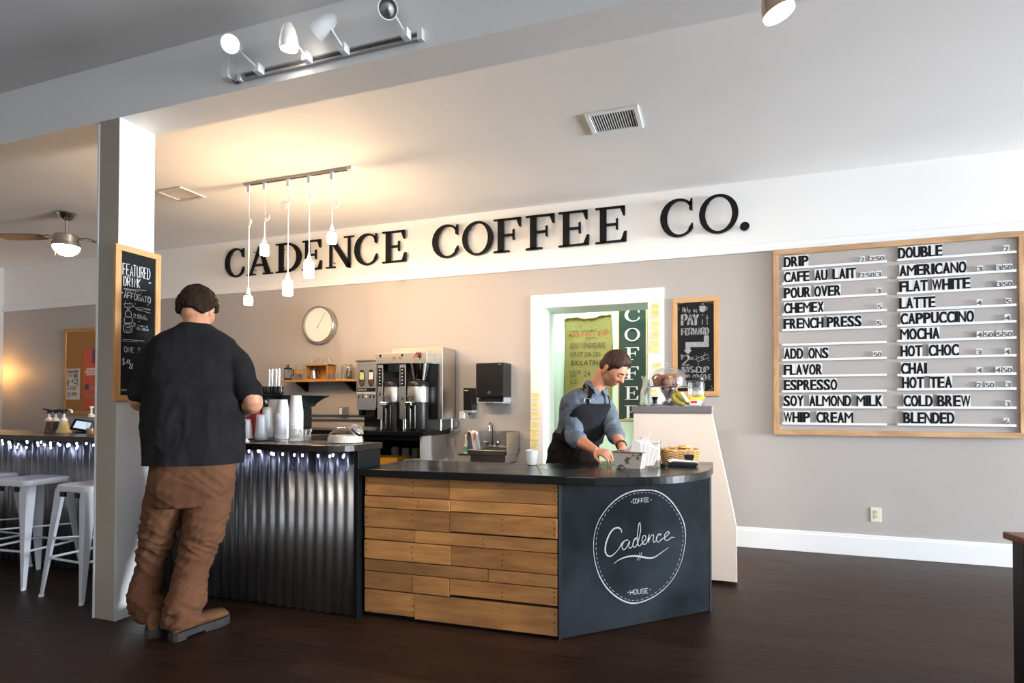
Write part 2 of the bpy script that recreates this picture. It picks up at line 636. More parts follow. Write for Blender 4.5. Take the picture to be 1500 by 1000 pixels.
SERIF = {
    'C': (0.80, band(arc(0.44, 0.5, 0.44, 0.515, 42, 318, 28), arc(0.475, 0.5, 0.305, 0.455, 40, 320, 28)) +
          [[(0.70, 0.70), (0.775, 0.66), (0.775, 0.99), (0.735, 0.985), (0.69, 0.83)], [(0.68, 0.20), (0.705, 0.13), (0.79, 0.20), (0.785, 0.34), (0.755, 0.33)]]),
    'O': (0.90, band(arc(0.45, 0.5, 0.45, 0.515, 0, 360, 40), arc(0.45, 0.5, 0.305, 0.455, 0, 360, 40))),
    'D': (0.88, [[(0.11, 0.02), (0.26, 0.02), (0.26, 0.98), (0.11, 0.98)], [(0.0, 0.0), (0.30, 0.0), (0.30, 0.06), (0.0, 0.045)],
                 [(0.0, 0.955), (0.30, 0.94), (0.30, 1.0), (0.0, 1.0)]] +
          band([(0.28, 1.0)] + arc(0.38, 0.5, 0.50, 0.50, 90, -90, 24) + [(0.28, 0.0)], [(0.28, 0.94)] + arc(0.36, 0.5, 0.365, 0.44, 90, -90, 24) + [(0.28, 0.06)])),
    'E': (0.76, [[(0.11, 0.02), (0.27, 0.02), (0.27, 0.98), (0.11, 0.98)], [(0.0, 0.0), (0.73, 0.0), (0.73, 0.06), (0.0, 0.045)],
                 [(0.0, 0.955), (0.70, 0.94), (0.70, 1.0), (0.0, 1.0)], [(0.25, 0.475), (0.52, 0.475), (0.52, 0.535), (0.25, 0.535)],
                 [(0.50, 0.36), (0.55, 0.34), (0.55, 0.67), (0.50, 0.65)], [(0.60, 0.95), (0.67, 0.73), (0.72, 0.73), (0.72, 1.0)],
                 [(0.62, 0.05), (0.70, 0.29), (0.76, 0.29), (0.75, 0.0)]]),
    'F': (0.72, [[(0.11, 0.02), (0.27, 0.02), (0.27, 0.98), (0.11, 0.98)], [(0.0, 0.0), (0.42, 0.0), (0.42, 0.045), (0.30, 0.06), (0.08, 0.06), (0.0, 0.045)],
                 [(0.0, 0.955), (0.70, 0.94), (0.70, 1.0), (0.0, 1.0)], [(0.25, 0.475), (0.52, 0.475), (0.52, 0.535), (0.25, 0.535)],
                 [(0.50, 0.36), (0.55, 0.34), (0.55, 0.67), (0.50, 0.65)], [(0.60, 0.95), (0.67, 0.73), (0.72, 0.73), (0.72, 1.0)]]),
    'A': (0.92, [[(0.41, 0.97), (0.50, 1.03), (0.85, 0.03), (0.68, 0.03)], [(0.10, 0.03), (0.165, 0.03), (0.47, 0.86), (0.41, 0.97)],
                 [(0.22, 0.31), (0.64, 0.31), (0.64, 0.365), (0.24, 0.365)], [(0.0, 0.0), (0.30, 0.0), (0.30, 0.05), (0.0, 0.04)],
                 [(0.58, 0.0), (0.94, 0.0), (0.94, 0.04), (0.58, 0.05)]]),
    'N': (0.98, [[(0.13, 0.02), (0.20, 0.02), (0.20, 0.96), (0.13, 0.96)], [(0.78, 0.0), (0.85, -0.03), (0.85, 0.98), (0.78, 0.98)],
                 [(0.02, 1.0), (0.24, 1.0), (0.85, 0.10), (0.85, -0.04), (0.74, -0.02), (0.12, 0.93)], [(0.0, 0.0), (0.33, 0.0), (0.33, 0.045), (0.0, 0.04)],
                 [(0.64, 0.955), (0.98, 0.96), (0.98, 1.0), (0.64, 1.0)]]),
    '.': (0.22, [[(p[0], p[1]) for p in arc(0.11, 0.11, 0.11, 0.11, 0, 342, 19)]]),
}


def serif(mb, ch, o, U, W_, width, h, D, mi=0):
    gw, polys = SERIF[ch]
    for p in polys:
        mb.prism([(x * width / gw, y * h) for x, y in p], o, U, W_, D, mi)
    return mb
# ============================================================ THE ROOM
WB = 5.34          # front face of the back wall
CZ = 3.13          # ceiling height
XL, XR, YF = -9.48, 12.0, -4.5


def floor_mat():
    m = bpy.data.materials.new('dark_vinyl_planks')
    m.use_nodes = True
    nt = m.node_tree
    N, L = nt.nodes, nt.links
    b = N['Principled BSDF']
    b.inputs['Specular IOR Level'].default_value = 0.25
    tc = N.new('ShaderNodeTexCoord')
    br = N.new('ShaderNodeTexBrick')
    br.inputs['Color1'].default_value = (0.0, 0, 0, 1)
    br.inputs['Color2'].default_value = (1, 1, 1, 1)
    br.inputs['Mortar'].default_value = (0.3, 0.3, 0.3, 1)
    br.inputs['Scale'].default_value = 1
    br.inputs['Mortar Size'].default_value = 0.0012
    br.inputs['Brick Width'].default_value = 1.22
    br.inputs['Row Height'].default_value = 0.152
    L.new(tc.outputs['Object'], br.inputs['Vector'])
    mp = N.new('ShaderNodeMapping')
    mp.inputs['Scale'].default_value = (1.2, 14, 1)
    L.new(tc.outputs['Object'], mp.inputs[0])
    n = N.new('ShaderNodeTexNoise')
    n.inputs['Scale'].default_value = 3
    n.inputs['Detail'].default_value = 8
    n.inputs['Roughness'].default_value = 0.7
    L.new(mp.outputs[0], n.inputs['Vector'])
    a = N.new('ShaderNodeMath')
    a.operation = 'MULTIPLY_ADD'
    L.new(br.outputs['Color'], a.inputs[0])
    a.inputs[1].default_value = 0.22
    L.new(n.outputs[0], a.inputs[2])
    cr = N.new('ShaderNodeValToRGB')
    cr.color_ramp.elements[0].position = 0.35
    cr.color_ramp.elements[0].color = (0.012, 0.0052, 0.003, 1)
    cr.color_ramp.elements[1].position = 0.85
    cr.color_ramp.elements[1].color = (0.046, 0.020, 0.011, 1)
    L.new(a.outputs[0], cr.inputs[0])
    L.new(cr.outputs[0], b.inputs['Base Color'])
    mr = N.new('ShaderNodeMapRange')
    mr.inputs[1].default_value = 0.3
    mr.inputs[2].default_value = 0.7
    mr.inputs[3].default_value = 0.36
    mr.inputs[4].default_value = 0.56
    L.new(n.outputs[0], mr.inputs[0])
    L.new(mr.outputs[0], b.inputs['Roughness'])
    bp = N.new('ShaderNodeBump')
    bp.inputs['Strength'].default_value = 0.25
    bp.inputs['Distance'].default_value = 0.003
    L.new(n.outputs[0], bp.inputs['Height'])
    L.new(bp.outputs[0], b.inputs['Normal'])
    return m


struct(MB().box((XL - 0.2, YF - 0.2, -0.1), (XR + 0.2, 6.4, 0)).build('floor', floor_mat()))
struct(MB().box((XL - 0.2, YF - 0.2, CZ), (XR + 0.2, 6.4, CZ + 0.1)).build('ceiling', M['ceil']))
DX0, DX1, DZ = -1.544, -0.569, 2.133      # doorway
BZ = 2.51                                 # where the white band starts
m = MB()
for a, b_ in ((XL, DX0), (DX1, XR)):
    m.box((a, WB, 0), (b_, WB + 0.375, BZ))
m.box((DX0, WB, DZ), (DX1, WB + 0.375, BZ))
m.box((XL, WB, BZ), (XR, WB + 0.375, CZ), 1)
struct(m.build('wall_back', [M['taupe'], M['white']]))
struct(MB().box((XL - 0.2, YF, 0), (XL, WB, CZ)).build('wall_left', M['taupe']))


def holed(name, fixed, rng, holes, axis, t, m_):
    "a wall with rectangular window openings"
    mb = MB()
    a0, a1 = rng
    cur = a0
    for (h0, h1, z0, z1) in sorted(holes):
        for (p0, p1, q0, q1) in ((cur, h0, 0, CZ), (h0, h1, 0, z0), (h0, h1, z1, CZ)):
            mb.box((fixed, p0, q0), (fixed + t, p1, q1)) if axis == 'y' else mb.box((p0, fixed, q0), (p1, fixed + t, q1))
        cur = h1
    mb.box((fixed, cur, 0), (fixed + t, a1, CZ)) if axis == 'y' else mb.box((cur, fixed, 0), (a1, fixed + t, CZ))
    return struct(mb.build(name, m_))


WR = [(-1.7, 1.3, 0.3, 2.4), (2.1, 5.1, 0.3, 2.4)]
WF = [(-2.0, 0.8, 0.5, 2.9), (1.8, 4.6, 0.5, 2.9)]
holed('wall_right', XR, (YF, WB), WR, 'y', 0.2, M['taupe'])
holed('wall_front', YF - 0.2, (XL, XR), WF, 'x', 0.2, M['white'])
for i, (a, b_, z0, z1) in enumerate(WR + WF):
    mb, gl = MB(), MB()
    side = i < 2

    def bb(mb, p0, p1, z0, z1, d0, d1):
        mb.box((XR + d0, p0, z0), (XR + d1, p1, z1)) if side else mb.box((p0, YF - d1, z0), (p1, YF - d0, z1))
    for p0, p1, q0, q1 in ((a, b_, z0, z0 + 0.06), (a, b_, z1 - 0.06, z1), (a, a + 0.06, z0, z1), (b_ - 0.06, b_, z0, z1), ((a + b_) / 2 - 0.025, (a + b_) / 2 + 0.025, z0, z1)):
        bb(mb, p0, p1, q0, q1, 0.06, 0.12)
    wn = struct(mb.build('window_%d' % (i + 1), M['trim']))
    bb(gl, a + 0.05, b_ - 0.05, z0 + 0.05, z1 - 0.05, 0.085, 0.09)
    gl.build('pane', M['glass'], wn)

# mouldings
struct(MB().box((XL, WB - 0.014, BZ), (XR, WB + 0.001, BZ + 0.075)).box((XL, WB - 0.024, BZ), (XR, WB, BZ + 0.03)).build('trim_1', M['trim'], bev=0.006))
for nm, a, b_ in (('baseboard_back', -0.425, XR),):
    struct(MB().box((a, WB - 0.018, 0), (b_, WB + 0.001, 0.150)).box((a, WB - 0.012, 0.148), (b_, WB + 0.001, 0.172)).build(nm, M['trim'], bev=0.004))
struct(MB().box((XL, WB - 0.018, 0), (-1.675, WB + 0.001, 0.17)).build('baseboard_back', M['trim'], bev=0.004))
struct(MB().box((XL, YF, 0), (XL + 0.018, WB, 0.17)).build('baseboard_left', M['trim'], bev=0.004))
struct(MB().box((XR - 0.018, YF, 0), (XR, WB, 0.17)).build('baseboard_right', M['trim'], bev=0.004))

# the beam over the counter and the post under it
struct(MB().box((XL, 2.32, 2.812), (XR, 2.545, CZ)).build('trim_2', M['ceil']))
PX0, PX1, PY0, PY1 = -3.312, -3.147, 2.32, 2.537
p = thing('support_post', 'square painted post holding up the ceiling beam beside the black-shirted person', 'post', ((PX0 + PX1) / 2, (PY0 + PY1) / 2, 0))
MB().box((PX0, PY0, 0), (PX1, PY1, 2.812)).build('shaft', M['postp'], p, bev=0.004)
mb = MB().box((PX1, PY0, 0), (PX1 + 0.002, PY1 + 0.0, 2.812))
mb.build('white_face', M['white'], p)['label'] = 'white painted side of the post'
MB().box((PX0 - 0.003, PY0 - 0.003, 0), (PX0 + 0.012, PY0 + 0.012, 2.80)).build('corner_bead', M['trim'], p, bev=0.002)

# the doorway: casing, jambs, and the mint room behind it
d = MB()
d.box((-1.675, WB - 0.02, 0), (DX0, WB + 0.001, 2.262)).box((DX1, WB - 0.02, 0), (-0.425, WB + 0.001, 2.262)).box((DX0, WB - 0.02, DZ), (DX1, WB + 0.001, 2.262))
d = struct(d.build('door_1', mat('casing_paint', (0.78, 0.76, 0.74), 0.45), bev=0.003))
j = MB().box((DX0 - 0.012, WB, 0), (DX0 + 0.001, WB + 0.376, DZ)).box((DX1 - 0.001, WB, 0), (DX1 + 0.012, WB + 0.376, DZ)).box((DX0, WB, DZ - 0.001), (DX1, WB + 0.376, DZ + 0.012))
j.build('jamb', mat('jamb_paint', (0.80, 0.84, 0.80), 0.5), d)
KY = 6.22
struct(MB().box((-4.5, KY, 0), (2.0, KY + 0.1, CZ)).build('wall_kitchen', M['mint']))
struct(MB().box((-4.6, WB + 0.376, 0), (-4.5, KY, CZ)).box((2.0, WB + 0.376, 0), (2.1, KY, CZ)).build('wall_kitchen_side', M['mint']))

# ============================================================ WALL LETTERS
LB, LT = 2.695, 3.025
words = [('CADENCE', [(330, 358), (362, 399), (404, 441), (443, 471), (477.5, 518), (519, 553), (560, 595)]),
         ('COFFEE', [(633, 672), (677, 722), (723, 763), (770, 812), (818, 863), (872, 918)]),
         ('CO.', [(967, 1016), (1024, 1082), (1084, 1098)])]
ORD = ['first', 'second', 'third', 'fourth', 'fifth', 'sixth', 'seventh']
for wd, spans in words:
    for i, (ch, (a, b_)) in enumerate(zip(wd, spans)):
        x0, x1 = at(a, 350, 5.29).x, at(b_, 350, 5.29).x
        mb = MB()
        serif(mb, ch, (x0, 5.285, LB), (1, 0, 0), (0, 0, 1), x1 - x0, LT - LB if ch != '.' else LT - LB, (0, 0.022, 0))
        cx = (x0 + x1) / 2
        for pz in ((LB + 0.04,) if ch == '.' else (LB + 0.06, LT - 0.06)):
            mb.tube([(x0 + 0.25 * (x1 - x0), 5.3, pz), (x0 + 0.25 * (x1 - x0), WB, pz)], 0.004, 6, 0)
        nm = 'full_stop' if ch == '.' else 'wall_letter'
        o = mb.build(nm, M['letter'], origin=(cx, 5.29, LB))
        tag(o, ('small round black full stop ending the lettering on the white wall band' if ch == '.' else
                'black serif letter %s, %s character of %s on the white wall band' % (ch, ORD[i], wd)), 'letter', 'lettering on the white wall band')

# ============================================================ CLOCK
cx, cz = -4.093, 2.083
t = thing('wall_clock', 'round white wall clock with silver rim over the wooden shelf', 'clock', (cx, WB, cz))
RY = Matrix.Rotation(PI / 2, 3, 'X')
MB().lathe([(0.185, 0.0), (0.205, 0.0), (0.205, 0.07), (0.198, 0.082), (0.188, 0.08), (0.186, 0.05)], (cx, WB, cz), 48, R=RY, cap=False).build('rim', M['nickel'], t, True)
MB().lathe([(0.19, 0.05), (0.0, 0.0505)], (cx, WB, cz), 40, R=RY, cap=False).build('dial', mat('clock_dial', (0.80, 0.79, 0.77), 0.4), t)
mb = MB()
for a, L_, w_ in ((math.radians(58), 0.15, 0.004), (math.radians(241), 0.05, 0.005), (math.radians(236), 0.045, 0.004)):
    dr = V((math.cos(a), 0, math.sin(a)))
    mb.ribbon([V((cx, WB - 0.056, cz)) - dr * 0.01, V((cx, WB - 0.056, cz)) + dr * L_], w_, (0, -1, 0))
mb.build('hands', M['letter'], t)
mb = MB()
for k in range(12):
    a = k * PI / 6
    dr = V((math.cos(a), 0, math.sin(a)))
    mb.ribbon([V((cx, WB - 0.052, cz)) + dr * 0.168, V((cx, WB - 0.052, cz)) + dr * 0.180], 0.003, (0, -1, 0))
mb.build('hour_marks', mat('pale_grey_print', (0.55, 0.54, 0.52), 0.7), t)

# ============================================================ CEILING: VENTS, TRACKS, PENDANTS, FAN
def vent(x0, x1, y0, y1, label, dark, n):
    t = thing('ceiling_vent', label, 'vent', ((x0 + x1) / 2, (y0 + y1) / 2, CZ), 'ceiling vents')
    z0 = CZ - 0.012
    mb = MB()
    f = 0.032
    mb.box((x0, y0, z0), (x1, y0 + f, CZ)).box((x0, y1 - f, z0), (x1, y1, CZ)).box((x0, y0 + f, z0), (x0 + f, y1 - f, CZ)).box((x1 - f, y0 + f, z0), (x1, y1 - f, CZ))
    fm = M['trim'] if dark else mat('cream_vent', (0.62, 0.58, 0.52), 0.5)
    mb.build('frame', fm, t, bev=0.003)
    MB().box((x0 + f, y0 + f, CZ - 0.0015), (x1 - f, y1 - f, CZ - 0.0005)).build('duct_opening', mat('vent_dark', (0.012, 0.013, 0.016), 0.6) if dark else mat('vent_tan', (0.34, 0.30, 0.25), 0.7), t)
    w_ = (x1 - x0 - 2 * f) / n
    me = None
    for k in range(n):
        xx = x0 + f + (k + 0.5) * w_
        if me is None:
            s = MB().box((xx - 0.0024, y0 + f, CZ - 0.0055), (xx + 0.0024, y1 - f, CZ - 0.003)).build('slat', fm, t)
            me, x00 = s, xx
        else:
            s = me.copy()
            C.objects.link(s)
            s.parent = t
            s.location.x = xx - x00
    return t


vent(-0.812, -0.460, 3.747, 4.055, 'white square ceiling vent with dark slots above COFFEE lettering', True, 17)
vent(-4.765, -4.445, 3.83, 4.112, 'cream square ceiling vent just right of the post', False, 16)

t = thing('pendant_track', 'short silver ceiling track carrying the five jar pendants', 'track', (-3.3, 3.97, CZ))
MB().box((-3.86, 3.952, CZ - 0.022), (-2.80, 3.988, CZ)).build('rail', M['track'], t, bev=0.002)
MB().box((-3.84, 3.963, CZ - 0.0235), (-2.80, 3.977, CZ - 0.0215)).build('groove', M['trackd'], t)
MB().box((-2.80, 3.945, CZ - 0.03), (-2.752, 3.995, CZ)).build('end_cap', M['wplas'], t, bev=0.003)['label'] = 'white end cap'

PEND = [(-3.810, 2.177, 2.065, 0.24, 0.028, 0.075, 'leftmost and lowest jar pendant of the five over the bar'),
        (-3.640, 2.612, 2.483, 0.22, 0.06, 0.05, 'second jar pendant from the left, hung high before the letter A'),
        (-3.392, 2.284, 2.122, 0.13, 0.075, 0.07, 'middle jar pendant of the five, hanging below the letter D'),
        (-3.178, 2.428, 2.258, 0.10, 0.035, 0.055, 'fourth jar pendant from the left, hanging before the letter E'),
        (-2.952, 2.645, 2.521, 0.19, 0.07, 0.06, 'rightmost jar pendant, hung highest on the shortest cord')]
for k, (x, zt, zb, dl, lw_, lh, lab) in enumerate(PEND):
    y = 3.97
    t = thing('pendant_lamp', 'glowing ' + lab, 'lamp', (x, y, zb), 'jar pendants over the bar')
    MB().box((x - 0.014, y - 0.014, CZ - 0.085), (x + 0.014, y + 0.014, CZ - 0.022)).build('track_adapter', M['wplas'], t, bev=0.003)
    hj = zt - zb - 0.022
    MB().lathe([(0.004, zt + 0.045), (0.008, zt + 0.03), (0.014, zt), (0.024, zt - 0.022), (0.028, zt - 0.03)], (x, y, 0), 16).build('lamp_holder', M['wplas'], t, True)
    zl = CZ - 0.085 - dl
    pts = [(x, y, CZ - 0.08), (x + 0.001, y, zl + 0.03)]
    s = 1 if k % 2 else -1
    s = [1, 1, -1, 1, 1][k]
    n = 10
    for q in range(n + 1):
        a = PI / 2 + 2 * PI * q / n * 1.0
        pts.append((x + s * (lw_ * 0.5 + lw_ * 0.5 * math.cos(a + PI / 2)), y + 0.012 * math.sin(a), zl + 0.5 * lh * math.sin(a + PI / 2) - 0.02))
    for q in range(n + 1):
        a = PI / 2 + 2 * PI * q / n
        pts.append((x + s * (lw_ * 0.46 + lw_ * 0.46 * math.cos(a + PI / 2)), y + 0.012 * math.cos(a), zl + 0.5 * lh * 0.85 * math.sin(a + PI / 2) - 0.026))
    pts += [(x + 0.001, y, zl - 0.05), (x, y, zt + 0.04)]
    MB().tube(pts, 0.0036, 6).build('cord', M['wplas'], t, True)
    r = 0.041 if k in (2, 3) else 0.036
    b0 = zt - 0.02
    MB().lathe([(0.010, b0), (0.029, b0 - 0.001), (0.030, b0 - 0.014), (r * 0.96, b0 - 0.028), (r, b0 - 0.04), (r, zb + 0.014), (r * 0.86, zb + 0.002), (0.008, zb)], (x, y, 0), 20).build('jar_shade', M['bulb'], t, True)
    MB().lathe([(0.0305, b0), (0.0325, b0 - 0.002), (0.0325, b0 - 0.012), (0.0305, b0 - 0.014)], (x, y, 0), 20, cap=False).build('screw_band', M['nickel'], t, True)

# ceiling fan
fx, fy = -6.152, 4.0
t = thing('ceiling_fan', 'brushed nickel ceiling fan with a lit bowl lamp left of the post', 'fan', (fx, fy, CZ))
MB().lathe([(0.085, CZ), (0.086, CZ - 0.012), (0.060, CZ - 0.055), (0.030, CZ - 0.075), (0.012, CZ - 0.078)], (fx, fy, 0), 28).build('canopy', M['nickel'], t, True)
MB().tube([(fx, fy, CZ - 0.07), (fx, fy, 2.915)], 0.013, 12).build('downrod', M['nickel'], t, True)
MB().lathe([(0.02, 2.925), (0.035, 2.915), (0.10, 2.905), (0.108, 2.895), (0.108, 2.83), (0.118, 2.825), (0.12, 2.79), (0.10, 2.785)], (fx, fy, 0), 32).build('motor_housing', M['nickel'], t, True)
MB().lathe([(0.117, 2.792), (0.112, 2.765), (0.093, 2.735), (0.06, 2.708), (0.02, 2.696), (0.001, 2.695)], (fx, fy, 0), 28).build('bowl_lamp', M['fanbulb'], t, True)
for ang in (-161, 64):
    a = math.radians(ang)
    dr, sd = V((math.cos(a), math.sin(a), 0)), V((-math.sin(a), math.cos(a), 0))
    c0 = V((fx, fy, 2.885))
    mb = MB()
    for sgn in (-1, 1):
        mb.tube([c0 + dr * 0.09 + sd * 0.02 * sgn, c0 + dr * 0.16 + sd * 0.045 * sgn + V((0, 0, 0.012)), c0 + dr * 0.27 + sd * 0.035 * sgn], 0.006, 8)
    ar = mb.build('blade_arm', M['nickel'], t, True)
    tilt = V((0, 0, 0.20))
    wv = (sd + tilt).normalized()
    pl = [(0.22, -0.05), (0.30, -0.062), (0.58, -0.07), (0.66, -0.055), (0.68, 0.0), (0.66, 0.055), (0.58, 0.07), (0.30, 0.062), (0.22, 0.05)]
    nn = dr.cross(wv)
    MB().prism(pl, c0, dr, wv, nn * 0.008).build('fan_blade', mat('fan_blade', (0.10, 0.07, 0.05), 0.4), t, bev=0.002)
for dx, z1 in ((-0.115, 2.73), (0.118, 2.70)):
    mb = MB().tube([(fx + dx, fy - 0.03, 2.79), (fx + dx, fy - 0.03, z1 + 0.02)], 0.0018, 6)
    mb.tube([(fx + dx, fy - 0.03, z1 + 0.02), (fx + dx, fy - 0.03, z1 - 0.02)], 0.005, 8)
    mb.build('pull_chain', mat('brass', (0.7, 0.45, 0.2), 0.3, 1.0), t, True)

# spot track on the face of the beam
ty = 2.32
t = thing('spot_track', 'grey lighting track running along the front of the ceiling beam', 'track', (-1.8, ty, 2.86))
za, zb_ = 2.868, 2.868
MB().box((-2.30, ty - 0.019, 2.850), (-1.235, ty, 2.886)).build('rail', M['track'], t, bev=0.002)
MB().box((-2.24, ty - 0.0205, 2.861), (-1.245, ty - 0.0185, 2.876)).build('groove', M['trackd'], t)
MB().box((-1.258, ty - 0.028, 2.842), (-1.232, ty, 2.895)).build('end_cap', M['wplas'], t, bev=0.002)
MB().box((-2.37, ty - 0.05, 2.862), (-2.32, ty, 2.99)).box((-2.285, ty - 0.03, 2.846), (-2.262, ty, 2.882)).build('power_feed', M['wplas'], t, bev=0.004)
MB().tube([(-2.33, ty - 0.01, 2.865), (-2.31, ty - 0.012, 2.845), (-2.27, ty - 0.012, 2.85)], 0.004, 6).build('feed_wire', M['trackd'], t, True)


def spot(xc, mx, head, aim, lit, label, L_=0.125, r=0.044, yy=ty):
    "xc: clip on the track, head: lamp mouth, aim: direction it points"
    head, aim = V(head), V(aim).normalized()
    t = thing('spot_lamp', label, 'lamp', (xc, yy, 2.868), 'spot lamps on the beam track')
    mb = MB().box((xc - 0.022, yy - 0.062, 2.846), (xc + 0.012, yy - 0.019, 2.888))
    mb.build('track_clip', M['wplas'], t, bev=0.003)
    back = head - aim * L_
    MB().tube([(xc - 0.005, yy - 0.055, 2.868), (head - aim * 0.06 + V((0.02, 0, -0.015)))], 0.006, 8).build('swivel_arm', M['wplas'], t, True)
    R = aim.to_track_quat('Z', 'Y').to_matrix()
    MB().lathe([(0.002, -L_), (r * 0.40, -L_ * 0.93), (r * 0.72, -L_ * 0.72), (r * 0.93, -L_ * 0.4), (r, -L_ * 0.1), (r, 0.0), (r * 0.9, 0.0), (r * 0.88, -0.012)], head, 28, R=R, cap=False).build('lamp_shell', M['wplas'], t, True)
    lm = MB().lathe([(r * 0.88, -0.012), (r * 0.5, -0.03), (0.001, -0.04)], head, 24, R=R, cap=False)
    lm.build('reflector', M['spot'] if lit == 2 else M['spotdim'] if lit == 1 else M['chrome'], t, True)
    return t


spot(-2.128, 0, (-2.205, 2.17, 2.945), (0.50, -0.72, -0.42), 2, 'glaring lit spot lamp at the left end of the beam track', 0.12)
spot(-1.838, 0, (-1.90, 2.22, 2.885), (-0.05, 0.08, -1), 1, 'white bullet spot lamp pointing down, second on the beam track')
spot(-1.628, 0, (-1.735, 2.20, 2.925), (-0.95, -0.05, -0.42), 1, 'white bullet spot lamp turned left, third on the beam track')
spot(-1.300, 0, (-1.345, 2.19, 2.935), (0.35, -0.6, -0.5), 0, 'unlit white spot lamp with silver reflector at the right end of the beam track')

# the lamp peeping in at the top edge
t = thing('spot_lamp', 'brass-tinted lit reflector lamp cut by the top edge above the menu wall', 'lamp', (0.20, 2.2, 2.68))
ax = V((0.30, 0.05, -0.95)).normalized()
R = ax.to_track_quat('Z', 'Y').to_matrix()
hp = V((0.215, 2.2, 2.575))
MB().lathe([(0.018, -0.115), (0.022, -0.09), (0.040, -0.06), (0.050, -0.03), (0.053, 0.0)], hp, 28, R=R).build('lamp_shell', mat('bronze_metal', (0.55, 0.42, 0.28), 0.15, 1.0), t, True)
MB().lathe([(0.053, 0.0), (0.051, 0.009), (0.0, 0.012)], hp, 28, R=R, cap=False).build('lamp_face', M['spotdim'], t, True)
MB().lathe([(0.019, -0.115), (0.019, -0.15), (0.001, -0.15)], hp, 20, R=R).build('socket', M['wplas'], t, True)
MB().tube([hp - ax * 0.14, hp - ax * 0.2 + V((0, 0, 0.08)), (hp.x - 0.06, 2.2, CZ)], 0.008, 8).build('stem', M['wplas'], t, True)
MB().lathe([(0.05, CZ), (0.05, CZ - 0.02), (0.02, CZ - 0.03)], (hp.x - 0.06, 2.2, 0), 24).build('canopy', M['wplas'], t, True)

# wall sconce at the far left
t = thing('wall_sconce', 'small glowing amber wall lamp in the far left corner', 'lamp', (-9.44, 5.12, 1.64))
MB().box((-9.48, 5.07, 1.55), (-9.462, 5.17, 1.72)).build('back_plate', M['nickel'], t, bev=0.004)
MB().tube([(-9.462, 5.12, 1.60), (-9.40, 5.12, 1.585), (-9.39, 5.12, 1.61)], 0.007, 8).build('arm', M['nickel'], t, True)
MB().lathe([(0.018, 1.605), (0.034, 1.63), (0.036, 1.66), (0.026, 1.69), (0.006, 1.70)], (-9.39, 5.12, 0), 20).build('bulb', M['sconce'], t, True)

# ============================================================ BOARDS
def framed(name, label, cat, P0, U, w_, h_, N, fw, ft, fm, pm, group=None):
    "framed board: P0 lower left of the outer frame on the wall, U along the width, N out of the wall"
    P0, U, N = V(P0), V(U), V(N)
    Z = V((0, 0, 1))
    t = thing(name, label, cat, P0 + U * w_ / 2, group)
    for a, b_, c_, d_ in ((0, w_, 0, fw), (0, w_, h_ - fw, h_), (0, fw, fw, h_ - fw), (w_ - fw, w_, fw, h_ - fw)):
        hor = (b_ - a) > (d_ - c_)
        f = 0 if not hor else 0.0
        MB().prism([(a, c_), (b_, c_), (b_, d_), (a, d_)], P0, U, Z, N * ft).build('frame_side', fm[0] if hor else fm[1], t, bev=0.002)
    MB().prism([(fw, fw), (w_ - fw, fw), (w_ - fw, h_ - fw), (fw, h_ - fw)], P0, U, Z, N * ft * 0.55).build('panel', pm, t)
    return t


oakh = wood('light_oak_rail', (0.62, 0.34, 0.13), (0.50, 0.25, 0.085), 0.5, 'X', 3, per=False, knots=False)
oaky = wood('light_oak_rail_side', (0.62, 0.34, 0.13), (0.50, 0.25, 0.085), 0.5, 'Y', 3, per=False, knots=False)
# --- featured drink board on the post
fb = framed('menu_chalkboard', 'tall oak-framed chalkboard on the post lettered FEATURED DRINK AFFOGATO', 'chalkboard', (PX1 + 0.002, 2.291, 1.222), (0, 1, 0), 0.277, 0.875, (1, 0, 0), 0.034, 0.022, (oaky, M['oak']), M['chalkb'])
FX = PX1 + 0.002 + 0.0122
fo = lambda x, y: atx(150 + x / 4, 350 + y / 4, FX)


def chalk_on(conv, N, U, jobs, rnd_seed=3):
    mb = MB()
    rnd = random.Random(rnd_seed)
    for jb in jobs:
        k = jb[0]
        if k == 'T':
            _, s, x0, y0, x1, y1, h, pen = jb[:8]
            a, b_ = conv(x0, y0), conv(x1, y1)
            hh = (conv(x0, y0 - h) - a).z
            d_ = (b_ - a)
            handtext(mb, s, a, d_.normalized(), (0, 0, 1), d_.length, hh, N, pen, dbl=len(jb) > 8 and jb[8], rnd=rnd)
        elif k == 'L':
            _, pts, pen = jb[:3]
            mb.ribbon([conv(*q) for q in pts], pen, N, 0.0015)
        elif k == 'S':
            _, pts, pen = jb[:3]
            mb.ribbon(smoothline([conv(*q) for q in pts], 5), pen, N, 0.0015)
        elif k == 'P':
            pts = [conv(*q) for q in jb[1]]
            mb.add([p + V(N) * 0.0015 for p in pts], [tuple(range(len(pts)))])
    return mb


